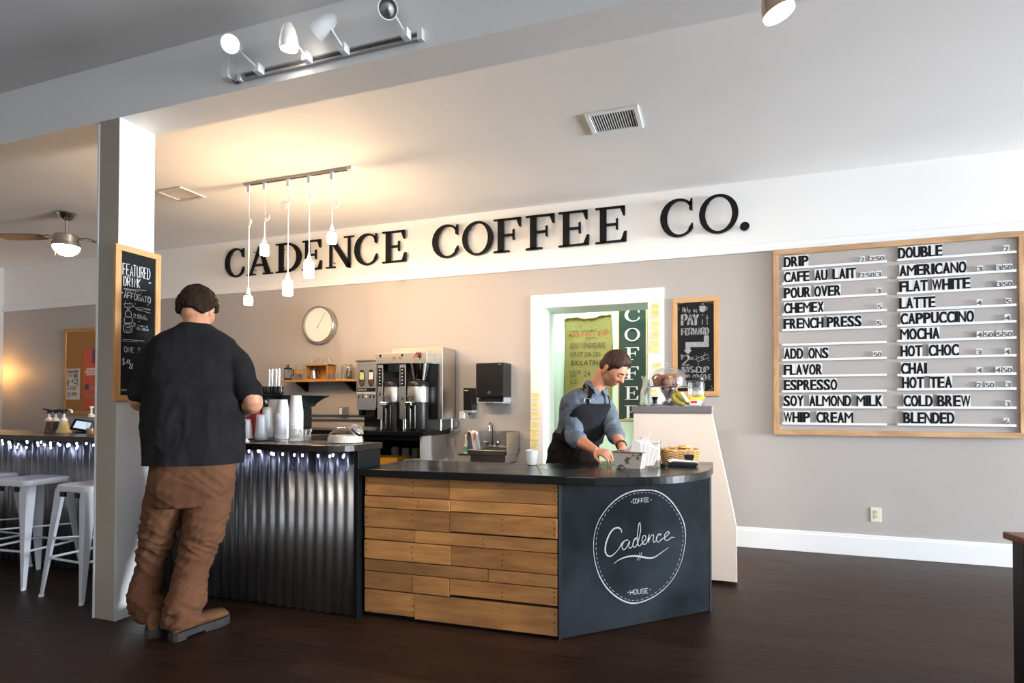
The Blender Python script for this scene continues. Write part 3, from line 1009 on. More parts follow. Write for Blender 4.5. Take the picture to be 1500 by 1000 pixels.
jobs = [('T', 'FEATURED', 120, 207, 282, 238, 66, 0.0042), ('T', 'DRINK', 124, 272, 226, 288, 54, 0.0045),
        ('L', [(125, 290), (255, 303)], 0.0025), ('L', [(130, 298), (215, 306)], 0.002),
        ('T', 'AFFOGATO', 126, 343, 284, 377, 36, 0.0045),
        ('L', [(135, 310), (142, 302)], 0.002), ('L', [(160, 314), (163, 303)], 0.002), ('L', [(190, 318), (192, 308)], 0.002), ('L', [(225, 322), (228, 312)], 0.002),
        ('L', [(130, 372), (134, 362)], 0.002), ('L', [(158, 378), (160, 368)], 0.002), ('L', [(190, 384), (191, 374)], 0.002), ('L', [(262, 390), (268, 383)], 0.003),
        ('S', [(110, 316), (116, 312), (120, 318)], 0.003), ('P', [(270, 252), (282, 256), (284, 262), (272, 259)]),
        ('L', [(128, 378), (176, 380), (180, 396), (128, 400), (128, 378)], 0.0028), ('L', [(176, 388), (198, 408), (280, 416)], 0.0025), ('L', [(196, 400), (230, 402), (278, 412)], 0.002), ('L', [(198, 412), (280, 434)], 0.0025),
        ('S', [(142, 402), (150, 412), (160, 402)], 0.003), ('S', [(136, 455), (134, 430), (150, 418), (166, 430), (166, 455), (136, 455)], 0.003),
        ('S', [(130, 462), (126, 480), (134, 492), (168, 490), (176, 478), (170, 462)], 0.003), ('S', [(128, 500), (122, 520), (130, 545), (165, 546), (172, 525), (166, 500), (128, 498)], 0.003),
        ('S', [(135, 510), (150, 520), (160, 508), (164, 530)], 0.0025), ('S', [(134, 528), (145, 540), (160, 534)], 0.0025),
        ('T', '2', 180, 458, 198, 462, 20, 0.003), ('T', 'shots of', 203, 449, 252, 458, 14, 0.0018), ('T', 'ESPRESSO', 203, 465, 262, 475, 13, 0.0018), ('T', '+', 210, 486, 222, 488, 10, 0.002),
        ('T', '2', 178, 510, 196, 514, 20, 0.003), ('T', 'scoops of', 206, 510, 268, 520, 14, 0.0018), ('T', 'ICE CREAM', 198, 530, 270, 540, 13, 0.002),
        ('L', [(118, 586), (245, 598)], 0.0025), ('L', [(118, 596), (205, 603)], 0.002), ('T', 'ONE SIZE', 128, 660, 285, 672, 30, 0.0032),
        ('T', '$', 116, 733, 134, 735, 34, 0.003), ('T', '4', 140, 738, 165, 742, 34, 0.006), ('T', '4', 158, 770, 182, 774, 44, 0.006), ('T', '+PRICE INCLUDES TAX', 106, 890, 290, 893, 12, 0.0022)]
jobs = [tuple(list(j[:7]) + [j[7] * 1.0] + list(j[8:])) if j[0] == 'T' else j for j in jobs]
chalk_on(fo, (1, 0, 0), None, jobs).build('chalk_lettering', M['chalkw'], fb)

# --- pay it forward board
pb = framed('price_chalkboard', 'oak-framed chalkboard right of the doorway lettered PAY it FORWARD', 'chalkboard', (-0.353, WB, 1.287), (1, 0, 0), 0.388, 0.866, (0, -1, 0), 0.042, 0.022, (oakh, M['oak']), M['chalkb'])
PYb = WB - 0.0122
po = lambda x, y: at(960 + x / 5.555, 420 + y / 5.555, PYb)
jobs = [('T', 'Help us', 222, 207, 345, 205, 40, 0.005), ('T', 'PAY', 218, 312, 362, 310, 86, 0.011, True), ('T', 'it', 378, 308, 440, 306, 82, 0.005),
        ('T', 'FORWARD', 214, 392, 440, 388, 54, 0.007, True),
        ('P', [(245, 450), (395, 448), (395, 396), (435, 395), (435, 488), (285, 490), (285, 515), (245, 515)]), ('P', [(230, 515), (299, 515), (265, 550)]),
        ('T', '$', 207, 588, 228, 588, 34, 0.004), ('T', '2', 220, 638, 290, 637, 76, 0.010, True), ('T', '00', 286, 592, 312, 592, 18, 0.003),
        ('T', 'BUYS', 218, 696, 312, 694, 46, 0.007), ('T', 'a', 312, 694, 332, 694, 30, 0.006), ('T', 'CUP', 336, 696, 440, 694, 46, 0.007, True),
        ('T', 'FOR SOMEONE', 222, 757, 460, 754, 40, 0.006),
        ('L', [(332, 580), (345, 608), (432, 578), (425, 548), (340, 578)], 0.005), ('S', [(372, 588), (378, 574), (392, 578), (388, 594), (374, 596), (372, 588)], 0.004),
        ('L', [(330, 560), (338, 570)], 0.004), ('L', [(348, 632), (355, 618)], 0.004), ('L', [(400, 545), (402, 535)], 0.004), ('L', [(430, 595), (440, 600)], 0.004), ('L', [(322, 590), (332, 590)], 0.004),
        ('P', [(358, 156), (408, 154), (408, 190), (395, 206), (370, 206), (358, 190)]), ('S', [(408, 166), (420, 168), (420, 182), (408, 190)], 0.005),
        ('S', [(375, 150), (380, 140), (376, 134)], 0.003), ('S', [(388, 150), (393, 138), (387, 130)], 0.003),
        ('L', [(195, 140), (210, 134), (250, 130)], 0.003), ('L', [(405, 128), (440, 122), (468, 135)], 0.003), ('S', [(430, 845), (445, 835), (462, 838), (460, 815), (450, 800)], 0.003), ('L', [(192, 165), (192, 190)], 0.003)]
chalk_on(po, (0, -1, 0), None, jobs, 5).build('chalk_lettering', M['chalk'], pb)

# --- the big menu
mw2 = wood('menu_wood_side', (0.62, 0.40, 0.21), (0.42, 0.22, 0.09), 0.6, 'Z', 2.5, per=True, knots=True)
MX0, MZ0, MW, MH = 0.463, 0.963, 1.715, 1.542
mt = framed('menu_board', 'large wood-framed grey menu board with black letters on white rails', 'menu board', (MX0, WB, MZ0), (1, 0, 0), MW, MH, (0, -1, 0), 0.042, 0.045, (M['menuw'], mw2), M['taupe'])
MY = WB - 0.045 * 0.55
tile = mat('letter_tile', (0.72, 0.72, 0.72), 0.3)
rl = [(203, 165), (270, 240), (344, 315), (413, 388), (485, 462), (552, 533), (622, 605), (692, 686), (763, 757), (836, 832), (910, 910)]
rr = [(162, 123), (242, 210), (315, 285), (390, 367), (463, 440), (532, 515), (610, 595), (688, 680), (753, 748), (837, 835), (915, 915)]
mo = lambda x, y: at(1120 + x / 3.126, 330 + y / 3.126, MY - 0.012)
LT_ = [[('DRIP', 90, 200, 0), ('2', 438, 458, 1), ('2', 483, 502, 1), ('50', 508, 547, 1)], [('CAFE', 90, 203, 0), ('AU', 230, 287, 0), ('LAIT', 312, 416, 0), ('2', 440, 460, 1), ('50', 465, 502, 1), ('3', 512, 535, 1)],
       [('POUR', 90, 210, 0), ('OVER', 229, 348, 0), ('3', 512, 533, 1)], [('CHEMEX', 90, 270, 0), ('5', 516, 537, 1)], [('FRENCH', 88, 268, 0), ('PRESS', 286, 442, 0), ('5', 513, 535, 1)], [],
       [('ADD', 90, 175, 0), ('ONS', 202, 291, 0), ('50', 498, 535, 1)], [('FLAVOR', 89, 263, 0)], [('ESPRESSO', 90, 331, 0)], [('SOY', 88, 178, 0), ('ALMOND', 205, 395, 0), ('MILK', 421, 540, 0)], [('WHIP', 88, 207, 0), ('CREAM', 238, 404, 0)]]
RT_ = [[('DOUBLE', 613, 812, 0), ('2', 1096, 1118, 1)], [('AMERICANO', 618, 922, 0), ('3', 974, 998, 1), ('3', 1062, 1085, 1), ('50', 1092, 1132, 1)], [('FLAT', 618, 745, 0), ('WHITE', 768, 940, 0), ('3', 1065, 1086, 1), ('50', 1092, 1132, 1)],
       [('LATTE', 617, 780, 0), ('4', 972, 994, 1), ('5', 1105, 1127, 1)], [('CAPPUCCINO', 623, 957, 0), ('4', 1100, 1124, 1)], [('MOCHA', 621, 800, 0), ('4', 972, 996, 1), ('50', 1005, 1045, 1), ('5', 1062, 1084, 1), ('50', 1092, 1132, 1)],
       [('HOT', 624, 720, 0), ('CHOC', 752, 888, 0), ('3', 970, 993, 1), ('4', 1100, 1124, 1)], [('CHAI', 625, 742, 0), ('4', 972, 995, 1), ('4', 1058, 1080, 1), ('50', 1090, 1132, 1)],
       [('HOT', 630, 728, 0), ('TEA', 758, 857, 0), ('2', 972, 992, 1), ('50', 1010, 1050, 1), ('3', 1104, 1126, 1)], [('COLD', 637, 768, 0), ('BREW', 791, 941, 0), ('3', 1102, 1124, 1)], [('BLENDED', 636, 867, 0), ('6', 1095, 1118, 1)]]
ci = caph()
for cols, rws, txa, xa, xb in ((0, rl, LT_, 80, 558), (1, rr, RT_, 606, 1150)):
    for k, (ya, yb) in enumerate(rws):
        pa, pb_ = mo(xa, ya), mo(xb, yb)
        z = (pa.z + pb_.z) / 2
        rail = MB().box((pa.x, MY - 0.024, z - 0.006), (pb_.x, MY, z + 0.006)).box((pa.x, MY - 0.024, z + 0.006), (pb_.x, MY - 0.021, z + 0.012)).build('letter_rail', M['wplas'], mt)
        zz = z + 0.012
        for s, a, b_, small in txa[k]:
            xx0, xx1 = mo(a, ya).x, mo(b_, ya).x
            h = 0.036 if small else 0.084
            gap = 0.006 if not small else 0.003
            ws = [(0.35 if c_ == 'I' else 1.25 if c_ in 'MW' else 0.92 if c_ in 'EFL' else 1.0) for c_ in s]
            unit = (xx1 - xx0 - gap * (len(s) - 1)) / sum(ws)
            x = xx0
            for c_, wq in zip(s, ws):
                cw = wq * unit
                vs, fs, gw = glyph(c_, (0.0 if c_ in 'MWN' else 0.022) if not small else 0.012)
                mb = MB()
                y_ = MY - 0.016
                mb.box((x - 0.002, y_, z + 0.004), (x + cw + 0.002, y_ + 0.0015, zz + h + 0.010), 0)
                st = 0.16 if small else 0.20
                pv = [V((x + v[0] / gw * cw, y_ - 0.001, zz + v[1] / ci * h)) for v in vs]
                # thicken the strokes: the glyph drawn at small offsets
                q_ = (0.0018 if c_ in 'MWN' else 0.0026) if not small else 0.0012
                for dx in (-q_, 0, q_):
                    mb.add([p + V((dx * (1 if cw > 0.02 else 0.8), -0.0002 * (dx > 0) - 0.0001 * (dx == 0), 0)) for p in pv], fs, 1)
                mb.flat = True
                mb.build('letter_tile' if not small else 'price_tile', [tile, M['letter'] if not small else mat('grey_print', (0.10, 0.10, 0.11), 0.6)], rail)
                x += cw + gap

# --- outlet
t = thing('wall_outlet', 'ivory double wall socket low on the grey wall under the menu', 'outlet', (1.21, WB, 0.336))
MB().box((1.173, WB - 0.006, 0.279), (1.248, WB, 0.393)).build('cover_plate', mat('ivory_plastic', (0.72, 0.70, 0.55), 0.4), t, bev=0.002)
for z in (0.318, 0.355):
    s = MB().lathe([(0.0001, 0.0), (0.017, 0.0), (0.017, 0.004), (0.0001, 0.004)], (1.2105, WB - 0.0045, z), 20, R=RY).build('socket', mat('ivory_plastic2', (0.62, 0.60, 0.47), 0.4), t)
    MB().box((1.203, WB - 0.0095, z - 0.002), (1.205, WB - 0.0082, z + 0.008)).box((1.215, WB - 0.0095, z - 0.002), (1.217, WB - 0.0082, z + 0.008)).build('slots', M['letter'], s)

# --- cork board with posters, far left
cb = framed('cork_board', 'tan cork notice board in wood frame behind the post', 'notice board', (-8.215, WB, 1.07), (1, 0, 0), 1.71, 1.14, (0, -1, 0), 0.05, 0.02, (M['shelfw'], wood('shelf_wood_side', (0.52, 0.25, 0.07), (0.38, 0.16, 0.04), 0.5, 'Z', 3, per=False, knots=False)), M['cork'])
CYb = WB - 0.0125


def poster(name, label, x0, x1, z0, z1, col, blocks, words=()):
    t = thing(name, label, 'poster', ((x0 + x1) / 2, CYb, z0))
    MB().box((x0, CYb - 0.002, z0), (x1, CYb, z1)).build('sheet', mat(name + '_' + str(int(x0 * -100)), col, 0.6), t)
    by = {}
    for (a, b_, c_, d_, cc) in blocks:
        mb = by.setdefault(cc, MB())
        X0, X1 = x0 + a * (x1 - x0), x0 + b_ * (x1 - x0)
        Z0, Z1 = z0 + c_ * (z1 - z0), z0 + d_ * (z1 - z0)
        mb.add([(X0, CYb - 0.003, Z0), (X1, CYb - 0.003, Z0), (X1, CYb - 0.003, Z1), (X0, CYb - 0.003, Z1)], [(0, 1, 2, 3)])
    for q, (cc, mb) in enumerate(by.items()):
        mb.build('printed_block', mat('print_%d_%d_%d' % tuple(int(c * 99) for c in cc), cc, 0.7), t)
    return t


rd = random.Random(4)
bl = [(0.1, 0.9, 0.86, 0.95, (0.25, 0.22, 0.2)), (0.15, 0.5, 0.72, 0.84, (0.45, 0.36, 0.28)), (0.55, 0.85, 0.7, 0.84, (0.2, 0.18, 0.17))]
for r_ in range(6):
    for c_ in range(5):
        if rd.random() < 0.8:
            bl.append((0.08 + c_ * 0.17, 0.2 + c_ * 0.17, 0.32 + r_ * 0.06, 0.365 + r_ * 0.06, rd.choice([(0.1, 0.09, 0.09), (0.25, 0.2, 0.18), (0.06, 0.06, 0.07)])))
bl += [(0.42, 0.8, 0.13, 0.24, (0.35, 0.27, 0.08)), (0.1, 0.35, 0.08, 0.25, (0.4, 0.36, 0.33))]
poster('event_calendar', 'white printed calendar sheet pinned low on the cork board', -8.16, -7.90, 1.27, 1.68, (0.62, 0.58, 0.54), bl)
wt = (0.75, 0.6, 0.55)
pr_ = poster('event_poster', 'orange-red poster pinned on the cork board above a dark blue one', -7.84, -7.50, 1.54, 1.94, (0.62, 0.09, 0.04), [(0.18, 0.9, 0.28, 0.35, wt), (0.10, 0.9, 0.20, 0.26, wt), (0.18, 0.8, 0.12, 0.18, wt), (0.5, 1.0, 0.5, 0.98, (0.16, 0.04, 0.10))])
pd_ = poster('event_poster', 'dark blue poster pinned under the orange-red poster', -7.84, -7.50, 1.13, 1.53, (0.012, 0.02, 0.035), [(0.1, 0.32, 0.68, 0.85, (0.03, 0.10, 0.12)), (0.1, 0.95, 0.44, 0.46, (0.25, 0.28, 0.3)), (0.1, 0.95, 0.49, 0.505, (0.25, 0.28, 0.3))])
mb = MB()
printtext(mb, 'da', (-7.70, CYb - 0.003, 1.40), (1, 0, 0), (0, 0, 1), 0.08, 0.05, (0, -1, 0))
mb.build('printed_block', mat('pale_print', (0.4, 0.42, 0.45), 0.7), pd_)
poster('event_poster', 'orange flyer on the cork board showing just right of the post board', -6.62, -6.50, 1.95, 2.20, (0.55, 0.13, 0.05), [(0.2, 0.8, 0.4, 0.5, wt)])
# ============================================================ THE BAR (corrugated steel)
BT = 0.98
YR, YL2 = 2.812, 2.935
bar = thing('bar_counter', 'bar clad in corrugated galvanised steel with black end post', 'counter', (-3.5, 3.0, 0))
MB().box((-1.935, YR + 0.012, 0.0), (-3.33, 3.02, 0.943)).build('body', M['blackp'], bar)
MB().box((-3.33, YL2 + 0.012, 0.0), (-6.8, 3.3, 0.943)).build('body', M['blackp'], bar)
mb = MB().box((-1.927, YR - 0.012, 0.0), (-1.897, 3.03, 0.943))
mb.build('end_post', M['blackp'], bar, bev=0.003)
per = 0.0685


def corrug(x0, x1, y):
    n = int((x1 - x0) / per * 10)
    top, vs, fs = 0.937, [], []
    for i in range(n + 1):
        x = x0 + (x1 - x0) * i / n
        yy = y - 0.0085 * math.sin(2 * PI * x / per)
        for z in (0.012 + 0.004 * math.sin(x * 9), top):
            vs.append((x, yy, z))
    for i in range(n):
        fs.append((2 * i, 2 * i + 2, 2 * i + 3, 2 * i + 1))
    b = MB().add(vs, fs)
    b.flat = True
    return b


for a, b_, y in ((-2.60, -1.93, YR), (-3.285, -2.595, YR), (-3.34, -3.28, YR), (-4.02, -3.34, YL2), (-4.70, -4.015, YL2), (-5.39, -4.695, YL2), (-6.08, -5.385, YL2), (-6.75, -6.075, YL2)):
    o = corrug(a, b_, y).build('corrugated_sheet', M['galv'], bar, True, ang=3)
    s_ = o.modifiers.new('thick', 'SOLIDIFY')
    s_.thickness = 0.0012
mb = MB()
for k in range(-1, 22):
    x = -1.99 - k * per * 2.5
    if x < -3.3:
        y = YL2
    else:
        y = YR
    mb.lathe([(0.0001, 0), (0.0045, 0), (0.004, 0.0035), (0.0001, 0.004)], (x, y - 0.009, 0.055), 8, R=RY)
mb.build('screws', M['nickel'], bar)

# bar top: one continuous slab, wider towards the left end
out = [(-6.85, 2.79), (-3.36, 2.79), (-3.32, 2.66), (-2.02, 2.655)]
out += [(-2.02 + 0.13 * math.sin(a), 2.785 - 0.13 * math.cos(a)) for a in [PI / 2 * k / 7 for k in range(1, 8)]]
out += [(-1.882, 3.03), (-2.75, 3.05), (-2.75, 3.72), (-3.62, 3.72), (-3.62, 3.36), (-6.85, 3.36)]
bt = MB().prism(out, (0, 0, BT - 0.037), (1, 0, 0), (0, 1, 0), (0, 0, 0.037)).build('bar_worktop', mat('dark_bar_top', (0.017, 0.011, 0.009), 0.25, rvar=0.06, nscale=4, bump=0.02), bev=0.003, origin=(-3.5, 3.0, BT - 0.037))
tag(bt, 'dark glossy bar top running over the corrugated steel bar', 'countertop')
MB().box((-3.62, 3.30, 0), (-2.76, 3.70, BT - 0.038)).build('support_cabinet', M['blackp'], bar)

# string lights tucked under the lip
sl = thing('string_lights', 'string of cold white fairy lights tucked under the bar top lip', 'lights', (-3.5, 2.79, 0.93))
rs = random.Random(11)
wire, bulbs = [], []
x = -1.95
while x > -5.9:
    base = YR - 0.02 if x > -3.3 else YL2 - 0.02
    left = x < -4.25
    n = rs.choice([1, 1, 2, 2]) if not left else rs.choice([2, 3, 4])
    for q in range(n):
        dz = rs.uniform(0.0, 0.018) if not left or rs.random() < 0.35 else rs.uniform(0.0, 0.05)
        if -2.45 < x < -2.0 or -5.0 < x < -4.6:
            dz *= 1.5
        p = V((x - rs.uniform(0, 0.04), base - rs.uniform(0, 0.012), 0.926 - dz))
        bulbs.append(p)
    x -= rs.uniform(0.055, 0.11)
bulbs.sort(key=lambda p: -p.x)
for seg_ in ([p for p in bulbs if p.x > -3.25], [p for p in bulbs if p.x < -3.36]):
    pts = []
    for p in seg_:
        pts.append(p + V((0, 0.006, 0.008)))
        pts.append(p + V((-0.02, 0.008, 0.014)))
    MB().tube(smoothline(pts, 3), 0.0014, 5).build('wire', M['trackd'], sl, True)
b0 = None
for p in bulbs:
    if b0 is None:
        b0 = MB().lathe([(0.0001, -0.010), (0.0045, -0.007), (0.006, 0.0), (0.0045, 0.006), (0.0001, 0.008)], p, 8).build('led_bulb', M['led'], sl, True)
        p0 = p
    else:
        c = b0.copy()
        C.objects.link(c)
        c.parent = sl
        c.location = p - p0

# ============================================================ THE LOW COUNTER (pallet boards and chalk panel)
LT0 = 0.845
lc = thing('service_counter', 'low counter faced with pallet boards and an angled chalkboard panel', 'counter', (-1.0, 3.2, 0))
A0, B0 = V((-0.757, 2.905, 0)), V((-0.036, 3.600, 0))
poly = [(-1.885, 2.872), (-0.775, 2.918), (-0.752, 2.93), (-0.045, 3.61), (-0.045, 3.86), (-0.62, 3.70), (-1.0, 3.36), (-1.885, 3.33)]
MB().prism(poly, (0, 0, 0), (1, 0, 0), (0, 1, 0), (0, 0, 0.80)).build('carcass', M['blackp'], lc)
U1 = (V((-0.763, 2.903, 0)) - V((-1.880, 2.855, 0)))
WL_ = U1.length
U1.normalize()
N1 = V((U1.y, -U1.x, 0))
O1 = V((-1.880, 2.855, 0))
zs = [0.798, 0.700, 0.630, 0.530, 0.4575, 0.353, 0.287, 0.187, 0.118, 0.008]
# rows of boards: (height fractions from the photo) with their joints
rows = [(0.798, 0.690, [0.463]), (0.688, 0.624, [0.468]), (0.622, 0.512, [0.468]), (0.510, 0.443, [0.28]), (0.440, 0.333, [0.472]),
        (0.331, 0.266, [0.665]), (0.264, 0.165, [0.27, 0.466]), (0.160, 0.020, [0.28])]
rb = random.Random(21)
holes = MB()
for ri, (z1, z0, js) in enumerate(rows):
    e = [0.0] + js + [1.0]
    for k in range(len(e) - 1):
        a, b_ = e[k] * WL_ + 0.0012, e[k + 1] * WL_ - 0.0012
        th = rb.uniform(0.012, 0.021)
        dz0, dz1 = rb.uniform(0.0005, 0.004), rb.uniform(0.0, 0.002)
        lo = z0
        if ri == 6 and k == 2:
            lo = z0 + 0.009
        if ri == 2 and k == 1:
            lo = z0 + 0.006
        if ri == 7 and k == 0:
            lo = z0 + 0.012
        pl = [(a, lo + dz0), (b_, lo + dz0 * rb.uniform(0.2, 1)), (b_, z1 - dz1), (a, z1 - dz1 * 0.4)]
        cen = O1 + U1 * (a + b_) / 2
        o = MB().prism(pl, O1 - N1 * 0.016, U1, (0, 0, 1), N1 * (0.016 + th)).build('plank', M['pallet'], lc, bev=0.0022)
        xs = [0.012, 0.27, 0.735, 0.985] if ri not in (1, 3, 5) else [0.30 if ri == 1 else 0.33 if ri == 5 else 0.64]
        for f in xs:
            xx = f * WL_
            if a + 0.006 < xx < b_ - 0.004:
                for q in ((0.22, 0.5, 0.8) if (z1 - z0) > 0.09 else (0.3, 0.7)):
                    if rb.random() < 0.85:
                        zc = lo + (z1 - lo) * q
                        c = O1 + U1 * (xx + rb.uniform(-0.002, 0.002)) + N1 * (th + 0.0004) + V((0, 0, zc))
                        holes.prism([(0.0042 * math.cos(t_ * PI / 4), 0.0036 * math.sin(t_ * PI / 4)) for t_ in range(8)], c, U1, (0, 0, 1), N1 * 0.0006)
holes.build('nail_heads', mat('rusty_nail', (0.02, 0.012, 0.008), 0.8), lc)
# chalk panel
UC = (B0 - A0).normalized()
NC = V((UC.y, -UC.x, 0))
LCW = (B0 - A0).length
MB().prism([(0.0, 0.008), (LCW, 0.008), (LCW, 0.80), (0.0, 0.80)], A0, UC, (0, 0, 1), NC * 0.012).build('chalk_panel', M['chalkc'], lc, bev=0.001)['label'] = 'angled slate-coloured chalk panel'
for q, (a, b_) in enumerate(((-0.012, 0.004), (LCW - 0.006, LCW + 0.008))):
    MB().prism([(a, 0.0), (b_, 0.0), (b_, 0.80), (a, 0.80)], A0 - NC * 0.004, UC, (0, 0, 1), NC * 0.018).build('corner_strip', M['blackp'], lc)
MB().box((-0.047, 3.60, 0), (-0.030, 3.86, 0.80)).build('end_panel', M['blackp'], lc)
CPo = A0 + NC * 0.0122
cpo = lambda x, y: on(860 + x / 5.556, 710 + y / 5.556, CPo, NC)
circ = [(470, 42), (560, 50), (650, 100), (720, 180), (780, 290), (800, 400), (790, 520), (760, 640), (700, 760), (610, 860), (500, 930), (380, 962), (280, 935), (180, 860), (110, 760), (70, 650), (52, 530), (60, 400), (100, 280), (180, 170), (270, 95), (370, 52)]
mb = MB()
cc = smoothline([cpo(*q) for q in circ], 6, True)
cc.append(cc[0])
mb.ribbon(cc, [0.0055 + 0.0022 * math.sin(i * 0.11) for i in range(len(cc))], NC)
ci_ = smoothline([cpo(425 + (x - 425) * 0.945, 503 + (y - 503) * 0.953) for x, y in circ], 6, True)
for i in range(0, len(ci_) - 1, 2):
    mb.ribbon([ci_[i], ci_[i] + (ci_[i + 1] - ci_[i]) * 1.1], 0.0022, NC)
big = [(280, 388), (276, 365), (252, 348), (215, 358), (185, 395), (160, 450), (147, 510), (150, 552), (170, 577), (200, 576), (235, 545), (262, 512), (290, 470)]
bl_ = smoothline([cpo(*q) for q in big], 5)
mb.ribbon(bl_, [0.0045 + 0.0045 * math.sin(PI * min(1, i / len(bl_) * 1.25)) for i in range(len(bl_))], NC)
for st in ([(262, 512), (285, 470), (312, 452), (335, 448), (310, 450), (288, 480), (284, 510), (298, 526), (322, 505), (346, 455), (338, 500), (350, 514), (372, 495)],
           [(372, 495), (380, 455), (408, 428), (385, 440), (371, 478), (376, 503), (396, 500), (416, 455), (434, 370), (431, 315), (422, 313), (412, 370), (407, 440), (414, 488), (430, 494), (450, 470)],
           [(450, 470), (476, 440), (474, 415), (458, 413), (447, 440), (450, 472), (468, 484), (488, 462), (500, 420), (505, 402), (500, 440), (496, 470), (510, 430), (530, 405), (541, 415), (536, 450), (545, 467), (562, 448)],
           [(562, 448), (575, 410), (598, 398), (597, 408), (580, 400), (563, 430), (566, 456), (582, 465), (605, 442), (640, 420), (668, 390), (655, 380), (634, 400), (629, 435), (645, 452), (672, 438), (688, 425), (708, 428)]):
    pts = smoothline([cpo(*q) for q in st], 5)
    mb.ribbon(pts, 0.0046, NC)
sw = smoothline([cpo(*q) for q in [(215, 642), (260, 608), (320, 585), (380, 577), (430, 582), (490, 593), (540, 590), (590, 560), (662, 508)]], 6)
mb.ribbon(sw, [0.002 + 0.0075 * math.sin(PI * i / (len(sw) - 1)) for i in range(len(sw))], NC)
for st in ([(430, 548), (420, 590), (405, 612)], [(445, 548), (434, 590), (424, 614)]):
    mb.ribbon([cpo(*q) for q in st], 0.003, NC)
rc = random.Random(2)
for s, x0, y0, x1, y1, h in (('COFFEE', 372, 150, 502, 136, 34), ('HOUSE', 350, 893, 498, 876, 38)):
    a, b_ = cpo(x0, y0), cpo(x1, y1)
    handtext(mb, s, a, (b_ - a).normalized(), (0, 0, 1), (b_ - a).length * 1.03, (cpo(x0, y0 - h) - a).z, NC, 0.0038, rnd=rc)
for q in ((356, 138), (516, 122), (330, 874), (508, 850)):
    a = cpo(*q)
    mb.ribbon([a, a + UC * 0.006], 0.006, NC)
mb.build('chalk_lettering', M['chalk'], lc)

top = [(-1.893, 2.79), (-1.60, 2.795), (-0.85, 2.835), (-0.70, 2.832)]
top += [tuple(p[:2]) for p in smoothline([(-0.56, 2.845, 0), (-0.33, 2.955, 0), (-0.15, 3.12, 0), (-0.045, 3.34, 0), (-0.012, 3.60, 0)], 6)]
top += [(-0.012, 3.90), (-0.66, 3.73), (-1.03, 3.40), (-1.893, 3.37)]
o = MB().prism(top, (0, 0, LT0 - 0.042), (1, 0, 0), (0, 1, 0), (0, 0, 0.042)).build('counter_worktop', M['black'], bev=0.003, origin=(-1, 3.2, LT0 - 0.042))
tag(o, 'black counter top with rounded right end on the pallet-board counter', 'countertop')
MB().add([(-0.835, 2.84, LT0 + 0.0006), (-0.832, 2.84, LT0 + 0.0006), (-1.027, 3.39, LT0 + 0.0006), (-1.03, 3.39, LT0 + 0.0006)], [(0, 1, 2, 3)]).build('joint_line', mat('joint_dark', (0.002, 0.002, 0.002), 0.8), o)

# ============================================================ BACK COUNTER AT THE WALL
bc = thing('back_cabinet', 'open-fronted back cabinet under the coffee brewers', 'cabinet', (-3.7, 5.05, 0))
bp_ = mat('cabinet_paint', (0.50, 0.48, 0.45), 0.5)
MB().box((-2.585, 4.80, 0.0), (-2.56, 5.34, 0.918)).build('side_panel', bp_, bc, bev=0.001)
MB().box((-5.2, 5.28, 0.0), (-2.585, 5.33, 0.918)).build('back_panel', M['blackp'], bc)
MB().box((-5.2, 4.82, 0.60), (-2.585, 5.28, 0.62)).build('shelf', M['blackp'], bc)
MB().box((-5.2, 4.80, 0.87), (-2.585, 4.82, 0.918)).build('rail', M['blackp'], bc)
MB().box((-5.2, 4.82, 0.0), (-5.18, 5.28, 0.918)).box((-3.55, 4.83, 0.0), (-3.53, 5.28, 0.918)).build('divider', M['blackp'], bc)
o = MB().box((-5.22, 4.765, 0.918), (-2.532, 5.338, 0.958)).build('back_counter_top', M['black'], bev=0.003, origin=(-3.8, 5.05, 0.918))
tag(o, 'black worktop on the back cabinet carrying the coffee brewers', 'countertop')
# things on the cabinet's shelf
ty_ = thing('tray', 'yellow tray on the open shelf of the back cabinet', 'tray', (-3.0, 4.95, 0.62))
yel = mat('yellow_plastic', (0.60, 0.30, 0.03), 0.5)
mb = MB().box((-3.32, 4.84, 0.620), (-2.84, 5.10, 0.628))
for a, b_, c_, d_ in ((-3.32, -2.84, 4.84, 4.846), (-3.32, -2.84, 5.094, 5.10), (-3.32, -3.314, 4.84, 5.10), (-2.846, -2.84, 4.84, 5.10)):
    mb.box((a, c_, 0.62), (b_, d_, 0.70))
mb.build('shell', yel, ty_, bev=0.001)
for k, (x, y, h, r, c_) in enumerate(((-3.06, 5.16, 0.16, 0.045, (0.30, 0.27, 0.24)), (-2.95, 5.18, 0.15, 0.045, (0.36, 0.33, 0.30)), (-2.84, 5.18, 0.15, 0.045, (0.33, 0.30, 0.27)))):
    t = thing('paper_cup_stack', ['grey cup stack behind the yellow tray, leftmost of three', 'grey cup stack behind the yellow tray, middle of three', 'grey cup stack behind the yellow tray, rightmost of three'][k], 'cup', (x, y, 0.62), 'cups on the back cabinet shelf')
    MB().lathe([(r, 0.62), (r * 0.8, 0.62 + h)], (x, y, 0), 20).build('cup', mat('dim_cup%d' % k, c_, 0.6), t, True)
    MB().lathe([(r + 0.003, 0.62), (r + 0.003, 0.626), (r, 0.63)], (x, y, 0), 20, cap=False).build('rim', M['paperc'], t, True)
t = thing('filter_stack', 'pleated white coffee filters stacked beside the yellow tray', 'filters', (-2.72, 4.93, 0.62))
